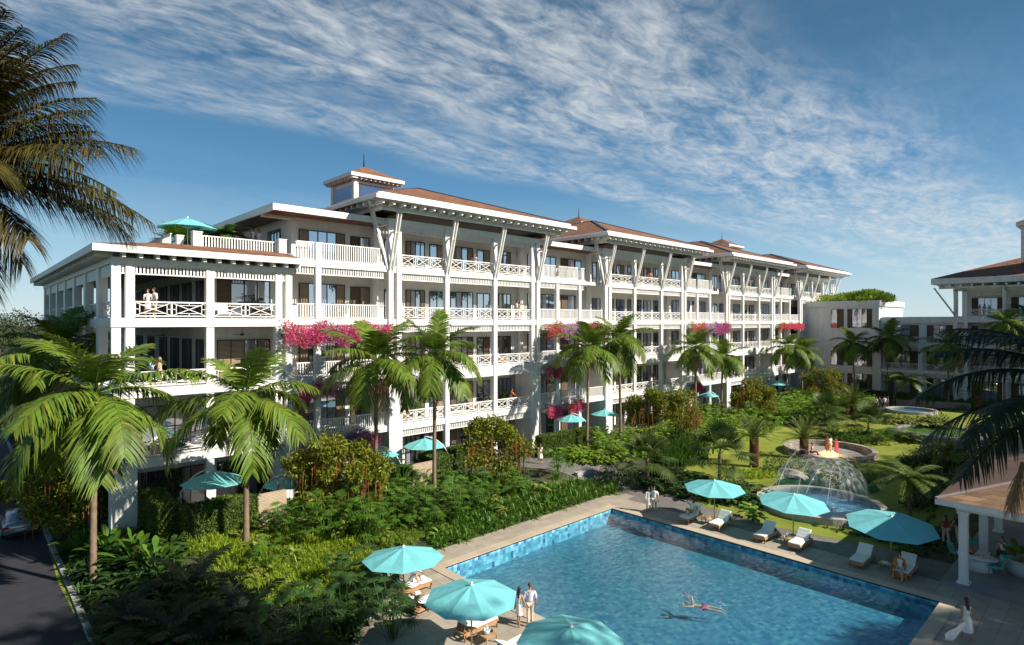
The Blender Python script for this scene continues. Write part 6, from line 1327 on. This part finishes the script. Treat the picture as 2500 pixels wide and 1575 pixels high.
def pose_of(kind, rr, female):
    j = lambda a: rr.uniform(-a,a)
    p = dict(z=.93,lean=V3(0,.02,1),tl=V3(-.06,.02,-1),tr=V3(.06,.02,-1),sl=V3(-.02,-.04,-1),sr=V3(.02,-.04,-1),ul=V3(-.26,.02,-1),ur=V3(.26,.02,-1),fl=V3(-.1,.25,-1),fr=V3(.1,.25,-1),look=V3(j(.3),1,-.1),roll=0)
    if kind == 'walk': p.update(tl=V3(-.04,.30,-1),sl=V3(0,-.15,-1),tr=V3(.04,-.22,-1),sr=V3(0,-.5,-1),ul=V3(-.2,-.28,-1),fl=V3(-.05,.05,-1),ur=V3(.2,.3,-1),fr=V3(.05,.45,-1))
    if kind == 'walk_out': p.update(tl=V3(-.04,.30,-1),sl=V3(0,-.12,-1),tr=V3(.04,-.22,-1),sr=V3(0,-.5,-1),ur=V3(.55,.1,-1),fr=V3(.5,.1,-1),ul=V3(-.25,-.3,-1),fl=V3(-.1,-.2,-1))
    if kind == 'hold_r': p.update(tl=V3(-.04,.18,-1),sl=V3(0,-.1,-1),tr=V3(.04,-.12,-1),sr=V3(0,-.28,-1),ur=V3(.42,.05,-1),fr=V3(.4,.2,-1))
    if kind == 'hold_l': p.update(tr=V3(.04,.18,-1),sr=V3(0,-.1,-1),tl=V3(-.04,-.12,-1),sl=V3(0,-.28,-1),ul=V3(-.42,.05,-1),fl=V3(-.4,.2,-1))
    if kind == 'lean': p.update(lean=V3(0,.16,1),ul=V3(-.2,.5,-.8),ur=V3(.2,.5,-.8),fl=V3(.15,.9,-.25),fr=V3(-.15,.9,-.25),look=V3(.2,1,-.35))
    if kind == 'cross': p.update(ul=V3(-.3,.25,-1),ur=V3(.3,.25,-1),fl=V3(.9,.55,.15),fr=V3(-.9,.55,.1))
    if kind == 'drink': p.update(ur=V3(.25,.3,-1),fr=V3(-.25,.75,.55),ul=V3(-.3,.05,-1),fl=V3(.3,.55,-.6))
    if kind == 'point': p.update(ur=V3(.55,.75,-.1),fr=V3(.45,.85,.25),ul=V3(-.25,.05,-1))
    if kind == 'sit': p.update(z=.10,tl=V3(-.16,1,.05),tr=V3(.16,1,.05),sl=V3(0,.12,-1),sr=V3(0,.12,-1),ul=V3(-.2,.35,-1),ur=V3(.2,.35,-1),fl=V3(.1,.85,-.45),fr=V3(-.1,.85,-.45))
    if kind == 'sit_cross': p.update(z=.10,tl=V3(-.05,1,.0),tr=V3(-.22,1,.22),sl=V3(.1,.22,-1),sr=V3(-.25,.5,-.9),ul=V3(-.28,-.12,-1),ur=V3(.2,.35,-1),fl=V3(-.1,.1,-1),fr=V3(-.25,.8,-.3))
    if kind == 'recline': p.update(z=.10,lean=V3(0,-.85,1),tl=V3(-.12,1,.45),tr=V3(.1,1,.75),sl=V3(0,.75,-.75),sr=V3(0,.35,-1),ul=V3(-.5,-.35,-.8),fl=V3(-.2,.9,-.1),ur=V3(.55,.3,.35),fr=V3(-.65,-.3,.75),look=V3(.3,1,0))
    if kind == 'huddle': p.update(z=.10,lean=V3(0,.12,1),tl=V3(-.1,.75,.85),tr=V3(.1,.75,.85),sl=V3(0,.5,-1),sr=V3(0,.5,-1),ul=V3(-.2,.75,-.35),ur=V3(.3,.6,.4),fl=V3(.3,.8,-.1),fr=V3(-.55,-.2,.8))
    if kind == 'swim': p.update(z=0,lean=V3(0,1,.12),tl=V3(-.12,-1,-.08),tr=V3(.12,-1,-.02),sl=V3(-.05,-1,-.1),sr=V3(.05,-1,-.16),ul=V3(-.5,.8,.1),fl=V3(-.2,1,.0),ur=V3(.8,.1,.5),fr=V3(.5,.8,.1),look=V3(.2,1,.2))
    return p
def person(loc, rz, label, pose='stand', sex='f', top='white', bottom=None, dress=None, hair='dark', long=None, skin=0, h=1.72, sleeve=.5, leg=1.0, seed=0, detail=False, robe=None, hat=False, bag=False, group=None, drape=None):
    rr = random.Random(seed+len(label)); p = pose_of(pose,rr,sex == 'f'); k = h/1.75; long = (sex == 'f') if long is None else long
    t = thing('person',label,'person',loc,rz,group,k); f = sex == 'f'; n = lambda v: v.normalized()
    pel = V3(0,0,p['z']); up = n(p['lean']); rt = V3(1,0,0); fw = n(up.cross(rt)*-1) if pose != 'swim' else V3(0,.1,-1).normalized()
    sp = pel+up*.17; ch = pel+up*.36; nb = pel+up*.50; nk = nb+up*.07; lk = n(p['look']) if pose != 'swim' else n(V3(.2,.8,.4))
    hj = nk+up*.06+lk*.02; hm = hj+up*.085+lk*.005; hc = hm+up*.075-lk*.012
    sw = .165 if f else .195; hw = .09 if f else .085
    hip = [pel+rt*s*hw-up*.03 for s in (-1,1)]; kn = [hip[i]+n(p[q])*.44 for i,q in enumerate(('tl','tr'))]; an = [kn[i]+n(p[q])*.43 for i,q in enumerate(('sl','sr'))]
    def toe_dir(i):
        s = n(p[('sl','sr')[i]]); v = V3((-.12,.12)[i],1,0); v = v-s*v.dot(s)*.6; v.z = min(0.0,v.z*.4) if pose not in ('swim',) else v.z; return n(v) if pose != 'swim' else V3(0,-1,-.1).normalized()
    low = min(an[0].z,an[1].z)-.075
    dz = 0.0
    if pose not in ('sit','sit_cross','recline','huddle','swim'): dz = -low
    SH = [nb-up*.035+rt*s*sw for s in (-1,1)]; EL = [SH[i]+n(p[q])*.29 for i,q in enumerate(('ul','ur'))]; WR = [EL[i]+n(p[q])*.255 for i,q in enumerate(('fl','fr'))]
    o3 = V3(0,0,dz); vs = []; es = []; rd = []
    def add(v,r,prev=None):
        vs.append(v+o3); rd.append(r); i = len(vs)-1
        if prev is not None: es.append((prev,i))
        return i
    tr_ = (.145,.105) if f else (.15,.115)
    a0 = add(pel,(tr_[0],tr_[1])); a1 = add(sp,(.112 if f else .135,.09),a0); a2 = add(ch,(.135 if f else .165,.105),a1); a3 = add(nb,(.075,.07),a2); a4 = add(nk,.05,a3); a5 = add(hj+lk*.025,(.058,.068),a4); a6 = add(hm+lk*.012,(.076,.092),a5); a7 = add(hc,(.062,.075),a6)
    add(hm+lk*.105-up*.02,.013,a6)
    for i,s in enumerate((-1,1)):
        b0 = add(SH[i],.062 if f else .072,a2 if False else a3); b1 = add((SH[i]+EL[i])/2,.044 if f else .052,b0); b2 = add(EL[i],.036 if f else .042,b1); b3 = add((EL[i]+WR[i])/2,.035 if f else .04,b2); b4 = add(WR[i],.023 if f else .027,b3)
        hd = n(p[('fl','fr')[i]]); sd = hd.cross(V3(0,1,.2)); sd = n(sd) if sd.length > .2 else V3(1,0,0); pn = n(sd.cross(hd)); pm = WR[i]+hd*.055; c0 = add(pm,(.034,.018),b4)
        for q,(o_,L_) in enumerate(((-.030,.062),(-.011,.074),(.010,.07),(.028,.055))):
            k1 = pm+hd*.045+sd*o_; d0 = add(k1,.0095,c0); d1 = add(k1+hd*L_*.55+pn*.008,.0085,d0); add(k1+hd*L_+pn*.03,.007,d1)
        th = pm-hd*.012+sd*(-.036)*s; d0 = add(th,.011,c0); add(th+hd*.035+sd*(-.022)*s+pn*.012,.009,d0)
        c1 = add(hip[i],.088 if f else .09,a0); c2 = add((hip[i]+kn[i])/2,.072 if f else .078,c1); c3 = add(kn[i],.051,c2); c4 = add(kn[i]+(an[i]-kn[i])*.35,.052,c3); c5 = add(an[i],.033,c4); td = toe_dir(i)
        c6 = add(an[i]+td*.07-V3(0,0,.042),.036,c5); add(an[i]+td*.16-V3(0,0,.055),.026,c6)
    link('body',skin_mesh('body',vs,es,rd,SKINS[skin]),t)
    def cover(name,pts,m):
        vs2,rd2,e2,ix = [],[],[],{}
        for key,v,r,pr in pts:
            ix[key] = len(vs2); vs2.append(v+o3); rd2.append(r)
            if pr is not None: e2.append((ix[pr],ix[key]))
        link(name,skin_mesh(name,vs2,e2,rd2,m),t)
    g = .020
    def top_pts(slv,low_=0.0):
        pts = [('ch',ch,((.150 if f else .185),.125),None),('sp',sp,(.128 if f else .155,.112),'ch'),('pe',pel+up*(.04-low_),(.150 if f else .158,.125),'sp'),('nb',nb-up*.012,(.118,.10),'ch')]+([('co',nk-up*.02,.072,'nb')] if slv > .3 else [])
        for i in range(2):
            pts.append(('s%d'%i,SH[i]+up*.012,.084 if f else .098,'nb')); 
            if slv > .05: pts.append(('m%d'%i,SH[i]+(EL[i]-SH[i])*min(1,slv),.058 if f else .066,'s%d'%i))
            if slv > 1: pts.append(('w%d'%i,EL[i]+(WR[i]-EL[i])*(slv-1),.045,'m%d'%i))
        return pts
    if dress or top: cover('dress_top' if dress else 'shirt',top_pts(sleeve,.05 if not dress else 0),CL[dress or top])
    if bottom:
        pts = [('pe',pel+up*.03,(.148 if f else .15,.118),None)]
        for i in range(2):
            pts += [('h%d'%i,hip[i],.102,'pe'),('t%d'%i,(hip[i]+kn[i])/2,.088,'h%d'%i)]
            if leg > .45: pts.append(('k%d'%i,kn[i],.07,'t%d'%i))
            if leg > .8: pts += [('c%d'%i,kn[i]+(an[i]-kn[i])*.5,.064,'k%d'%i),('a%d'%i,kn[i]+(an[i]-kn[i])*.95,.056,'c%d'%i)]
        cover('trousers' if leg > .8 else 'shorts',pts,CL[bottom])
    if dress:
        b = MB(); V = []; K = 8; N_ = 20; hem = leg; dn = n((n(p['tl'])+n(p['tr']))/2) if pose not in ('sit','sit_cross') else V3(0,.9,-.25).normalized()
        mid = (hip[0]+hip[1])/2; dl = hem*.86
        for i in range(K+1):
            q = i/K; c = pel+up*.10*(1-q)+dn*(dl*q); rx = .13+.02*min(1,q*4)+.075*q*hem+(.05*q if pose.startswith('walk') else 0); ry = .105+.03*min(1,q*4)+.06*q*hem+(.12*q*hem if pose.startswith('walk') else 0)
            for s in range(N_): a = 2*math.pi*s/N_; w = 1+.05*q*math.sin(a*5+seed); V.append(tuple(c+o3+V3(rx*w*math.cos(a),ry*w*math.sin(a),0)))
        b.add(V,[(i*N_+s,i*N_+(s+1)%N_,(i+1)*N_+(s+1)%N_,(i+1)*N_+s) for i in range(K) for s in range(N_)]); b.build('skirt',CL[dress],t,True)
        if drape:                                     # train of the dress blown out to one side
            b = MB(); V = []
            for i in range(7):
                q = i/6; c = pel+o3+V3(-.1-.95*q,-.15-.25*q,-.12-.42*q)
                for s in range(5): V.append((c.x,c.y+.03*math.sin(s*2+i),c.z-(.12+.62*(q if q<.6 else .6+(.6-q)*.6))*s/4+.03*math.sin(i*1.7+s)))
            b.add(V,[(i*5+s,i*5+s+1,i*5+6+s,i*5+5+s) for i in range(6) for s in range(4)]); b.build('train',CL[dress],t,True)
    if robe:
        b = MB(); V = []; K,N_ = 9,15
        for i in range(K+1):
            q = i/K; c = nb+(V3(0,-.04,.06)-nb)*min(1,q/.62) if q < .62 else V3(0,-.02+.5*(q-.62)/.38,.02-.36*(q-.62)/.38)
            for s in range(N_): a = math.pi*(.32+1.36*s/(N_-1)); V.append(tuple(c+V3((.18+.14*q)*math.sin(a-math.pi),-(.13+.10*q)*math.cos(a-math.pi),0)))
        b.add(V,[(i*N_+s,i*N_+s+1,(i+1)*N_+s+1,(i+1)*N_+s) for i in range(K) for s in range(N_-1)]); o = b.build('robe',CL[robe],t,True); md = o.modifiers.new('t','SOLIDIFY'); md.thickness = .015
        cover('robe_sleeve',[('nb',nb-up*.02,(.10,.09),None)]+[x for i in range(2) for x in (('s%d'%i,SH[i],.085,'nb'),('m%d'%i,EL[i],.075,'s%d'%i),('w%d'%i,EL[i]+(WR[i]-EL[i])*.7,.085,'m%d'%i))],CL[robe])
    # hair, eyes
    hm2 = hm+o3; b = MB(); V = []; bk = -lk
    rts = n(up.cross(lk)) if up.cross(lk).length > .1 else rt
    for i in range(9):
        ph = math.pi*.5-i/8*math.pi*(.62)
        for s in range(14):
            a = 2*math.pi*s/14; face = math.cos(a); lim = ph if face < .35 else max(ph,.42); V.append(tuple(hm2+up*(.030+.118*math.sin(lim))+lk*(.105*math.cos(lim)*face-.012)+rts*(.088*math.cos(lim)*math.sin(a))))
    F = [(i*14+s,i*14+(s+1)%14,(i+1)*14+(s+1)%14,(i+1)*14+s) for i in range(8) for s in range(14)]; b.add(V,F)
    if long:
        V = []
        for i in range(8):
            q = i/7; c = hm2+bk*(.085+.04*q+(.10*q if pose.startswith('walk') else 0))-up*(.02+.34*q); w = .085*(1-.35*q)
            for s in range(6): a = math.pi*(s/5-.5); V.append(tuple(c+rts*(w*math.sin(a))+bk*(.035*math.cos(a)+.008*math.sin(i*2+s))))
            for s in range(6): a = math.pi*(.5-s/5); V.append(tuple(c+rts*(w*.9*math.sin(a))-bk*.012))
        b.add(V,[(i*12+s,i*12+(s+1)%12,(i+1)*12+(s+1)%12,(i+1)*12+s) for i in range(7) for s in range(12)])
    b.build('hair',HAIRS[hair],t,True)
    if detail:
        for s in (-1,1):
            e = hm2+lk*.088+rts*(.032*s)+up*.012; b = MB(); b.lathe([(0,-.011),(.009,-.007),(.012,0),(.009,.007),(0,.011)],8,tuple(e)); b.build('eye',BLACKM,t,True)
            e = hm2-lk*.005+rts*(.086*s); b = MB(); b.lathe([(0,-.03),(.012,-.02),(.016,.01),(0,.03)],8,tuple(e)); b.build('ear',SKINS[skin],t,True)
        e = hm2+lk*.083-up*.052; b = MB(); b.beam(e-rts*.022,e+rts*.022,.012,.010); b.build('mouth',mat('lips',(0.32,0.08,0.07),.5),t)
    if hat:
        b = MB(); c = hm2+up*.065; b.lathe([(.0,.10),(.085,.10),(.105,.03),(.11,.0),(.22,-.02),(.22,-.03),(.1,-.01)],18,tuple(c)); b.build('hat',mat('straw_hat',(0.24,0.17,0.08),.8),t,True)
    if bag:
        q = SH[0]+o3; b = MB(); b.lathe([(0,-.16),(.09,-.15),(.12,-.05),(.09,.06),(0,.08)],10,(q.x-.12,q.y-.06,q.z-.55)); b.tube([(q.x-.03,q.y,q.z+.07),(q.x-.11,q.y-.02,q.z-.2),(q.x-.12,q.y-.05,q.z-.46)],.012,5); b.build('bag',mat('straw_bag',(0.33,0.21,0.10),.8,noise=.2,nscale=20),t,True)
    return t
def ang_to(p,q): return math.atan2(q[1]-p[1],q[0]-p[0])-math.pi/2        # turn of a person at p who faces q
CAM = (0,0)
def face(px_dir, base=None): return HEAD-R(90)+R(px_dir)                 # 0: back to the camera, 180: towards it, 90: left
def bal(px,Y,z,*a,**k): return person((on_y(px,Y),Y,z+.02),*a,**k)
bal(361,41.45,L4,face(-150),'woman in white beside a man on the upper corner veranda','lean','f',dress='white',leg=.55,hair='brown',seed=1)
bal(377,41.6,L4,face(150),'man in white shirt and tan trousers on the upper corner veranda','stand','m',top='white',bottom='tan',hair='dark',skin=1,h=1.82,sleeve=1.2,seed=2)
bal(368,41.5,L3,face(-70),'man in pale blue shirt with a glass on the middle corner veranda','drink','m',top='blue',bottom='dark',skin=2,h=1.8,sleeve=1.8,seed=3)
bal(391,41.5,L3,face(100),'woman in tan dress holding a glass on the middle corner veranda','drink','f',dress='tan',leg=.7,hair='blond',seed=4)
bal(617,44.6,18.6,face(-90),'man in white shirt on the roof terrace behind the picket railing','stand','m',top='white',bottom='beige',skin=2,h=1.8,seed=5)
bal(632,44.6,18.6,face(150),'woman in white on the roof terrace behind the picket railing','stand','f',dress='white',leg=.6,hair='brown',seed=6)
bal(1160,41.3,L5,face(140),'red haired woman in white drinking on the top balcony of the first pavilion','drink','f',dress='white',leg=.6,hair='red',skin=1,seed=7)
bal(1261,41.3,L4,face(-90),'man in white shirt with his arm round a woman on the first pavilion','cross','m',top='white',bottom='tan',skin=2,h=1.82,sleeve=1.7,seed=8)
bal(1269,41.2,L4,face(-120),'woman in pale dress pointing out from the first pavilion balcony','point','f',dress='beige',leg=.8,hair='brown',seed=9)
bal(1247,41.4,L2,face(-60),'person in bright orange jumper leaning on the low first pavilion balcony','lean','m',top='orange',bottom='denim',skin=1,h=1.75,sleeve=1.8,seed=10)
bal(1256,41.9,L2,face(120),'person in brown top facing the one in orange on the low balcony','drink','f',top='brown',bottom='dark',hair='dark',skin=1,seed=11)
bal(1573,41.3,L5,face(-90),'man in black T-shirt on the top balcony of the second pavilion','stand','m',top='black',bottom='dark',skin=1,h=1.82,seed=12)
bal(1586.5,41.2,L5,face(170),'man in peach shirt with crossed arms on the second pavilion balcony','cross','m',top='peach',bottom='dark',hair='dark',skin=2,h=1.8,sleeve=1.5,seed=13)
bal(1831,41.3,L5,face(-90),'person in yellow top on the third pavilion balcony','stand','f',dress='yellow',leg=.8,hair='red',skin=1,seed=14)
bal(1838,41.4,L5,face(90),'person in green top on the third pavilion balcony','stand','m',top='green',bottom='green',hair='red',skin=2,h=1.8,seed=15)
for px,kw in ((2391,dict(label='woman in rust top on the upper balcony of the right hotel block',pose='lean',sex='f',top='rust',bottom='coral',hair='red',seed=16)),(2403,dict(label='woman in denim jacket on the upper balcony of the right hotel block',pose='cross',sex='f',top='denim',bottom='coral',hair='brown',skin=1,sleeve=1.8,seed=17))):
    person((110.4,on_x(px,110.4),14.47),face(180),**kw)
person((110.2,on_x(2198,110.2),6.07),face(180),'woman in black top and dark shorts on the lower balcony of the flat roofed wing','drink','f',top='black',bottom='dark',leg=.5,hair='red',seed=18)
for i,(px,py,kw) in enumerate(((2138,1003,dict(label='man in white shirt and black trousers at the left of the far standing group',pose='stand',sex='m',top='white',bottom='black',h=1.8)),(2147,1000,dict(label='person in dark T-shirt and blue jeans inside the far standing group',pose='point',sex='m',top='dark',bottom='denim',skin=1)),
    (2160,1001,dict(label='man in pale lilac shirt and dark shorts in the far standing group',pose='stand',sex='m',top='lilac',bottom='dark',leg=.6,h=1.82)),(2168,999,dict(label='person in dark top and shorts at the right of the far standing group',pose='stand',sex='m',top='dark',bottom='dark',leg=.6,skin=1)))):
    person(P(px,py),face((-60,170,0,60)[i]),seed=20+i,group=None,**kw)
sp_ = P(1979,1119); person((sp_.x+.3,sp_.y,.50),face(-120),'man in white shirt and dark trousers seated at the edge of the fire pit','sit_cross','m',top='white',bottom='dark',skin=1,h=1.85,seed=25)
person(P(2018.5,1110),face(-80),'person in long brown dress at the fire pit','stand','f',dress='brown',leg=1.0,skin=2,h=1.8,seed=26)
person(P(2027,1108),face(-150),'man in white shirt and pale trousers at the fire pit','stand','m',top='white',bottom='beige',skin=2,h=1.8,seed=27)
person(P(2043,1112),face(90),'woman in long pink dress at the fire pit','stand','f',dress='pink',leg=1.0,hair='dark',skin=1,long=False,h=1.7,seed=28)
person(P(1319,1133),face(10),'woman in short white dress walking away on the garden path','walk','f',dress='white',leg=.5,hair='brown',seed=29,detail=True)
person(P(1583,1250,.014),face(-165),'dark haired woman in short white dress standing beside a man at the pool corner','stand','f',dress='white',leg=.52,hair='dark',skin=1,sleeve=1.9,h=1.68,seed=30,detail=True)
person(P(1597,1251,.014),face(165),'man in white shirt and beige trousers beside a woman at the pool corner','stand','m',top='white',bottom='beige',skin=1,h=1.78,sleeve=1.0,leg=.9,seed=31,detail=True)
q = P(1690,1268,.014); person((q.x-.22,q.y,.56),math.pi/2+.1,'reclining woman in white top and orange shorts on the first right lounger','recline','f',top='white',bottom='rust',leg=.4,hair='dark',skin=1,seed=32,detail=True)
q = P(2205,1409,.014); person((q.x-.25,q.y+.1,.46),math.pi/2+.25,'woman in white bikini and orange robe seated on the lounger end','sit_cross','f',top='white',bottom='white',leg=.3,robe='rust',hair='brown',sleeve=0,seed=33,detail=True)
person(P(2360,1562,.012),face(-8),'woman in flowing white dress walking away at the pool end, black hair blowing','walk_out','f',dress='white',leg=.68,hair='dark',skin=1,sleeve=0,seed=34,detail=True,drape=True,h=1.74)
person(P(2309,1329),face(5),'woman in red top and beige trousers walking hand in hand by the summerhouse','hold_r','f',top='red',bottom='beige',hair='dark',skin=1,seed=35,detail=True)
person(P(2340,1326),face(-5),'man in black T-shirt and beige trousers behind the summerhouse column, hand in hand','hold_l','m',top='black',bottom='beige',skin=1,h=1.8,seed=36,detail=True)
q = P(2448,1372); person((q.x,q.y,.50),face(105),'woman in white top and brown trousers sitting in a rattan chair at the table','sit_cross','f',top='white',bottom='brown',hair='brown',skin=0,sleeve=0,seed=37,detail=True)
person(P(1267,1528,.014),face(-35),'woman in short pale dress with a straw bag walking by the pool','hold_r','f',dress='white',leg=.5,hair='dark',skin=1,sleeve=0,bag=True,h=1.66,seed=38,detail=True)
person(P(1294,1526,.014),face(10),'man in pale lilac shirt and beige trousers walking by the pool','hold_l','m',top='lilac',bottom='beige',hair='brown',long=False,skin=1,h=1.8,sleeve=1.2,seed=39,detail=True)
q = P(1006,1440,.014); person((q.x,q.y,.48),face(-115),'woman in white shirt and straw hat sitting with raised knees on a lounger','huddle','f',top='white',bottom='white',leg=.6,hair='dark',skin=1,sleeve=1.6,hat=True,seed=40,detail=True)
q = PZ(1716,1477,-.2); sw_ = person((q.x,q.y,-.31),face(75),'swimmer in pink shorts crossing the pool','swim','m',top=None,bottom='pink',leg=.4,hair='brown',skin=0,h=1.75,seed=41,detail=True)
rg = np.random.default_rng(12); n = 130; ct_ = np.array([(.45,.75,.26),(.62,.95,.26),(-.4,.9,.26),(.0,-.95,.26),(.1,.5,.27)])[rg.integers(0,5,n)]
link('splash',mesh_q('splash',blades(ct_+rg.normal(0,1,(n,3))*np.array([.16,.16,.02]),rg.normal(0,1,(n,3))*np.array([1,1,.4]),.05*rg.uniform(.4,1.4,n),.02,0,1,rg.normal(0,1,(n,3)),(.7,1)),mat('foam',(.8,.85,.88),.4)),sw_)['kind'] = 'stuff'
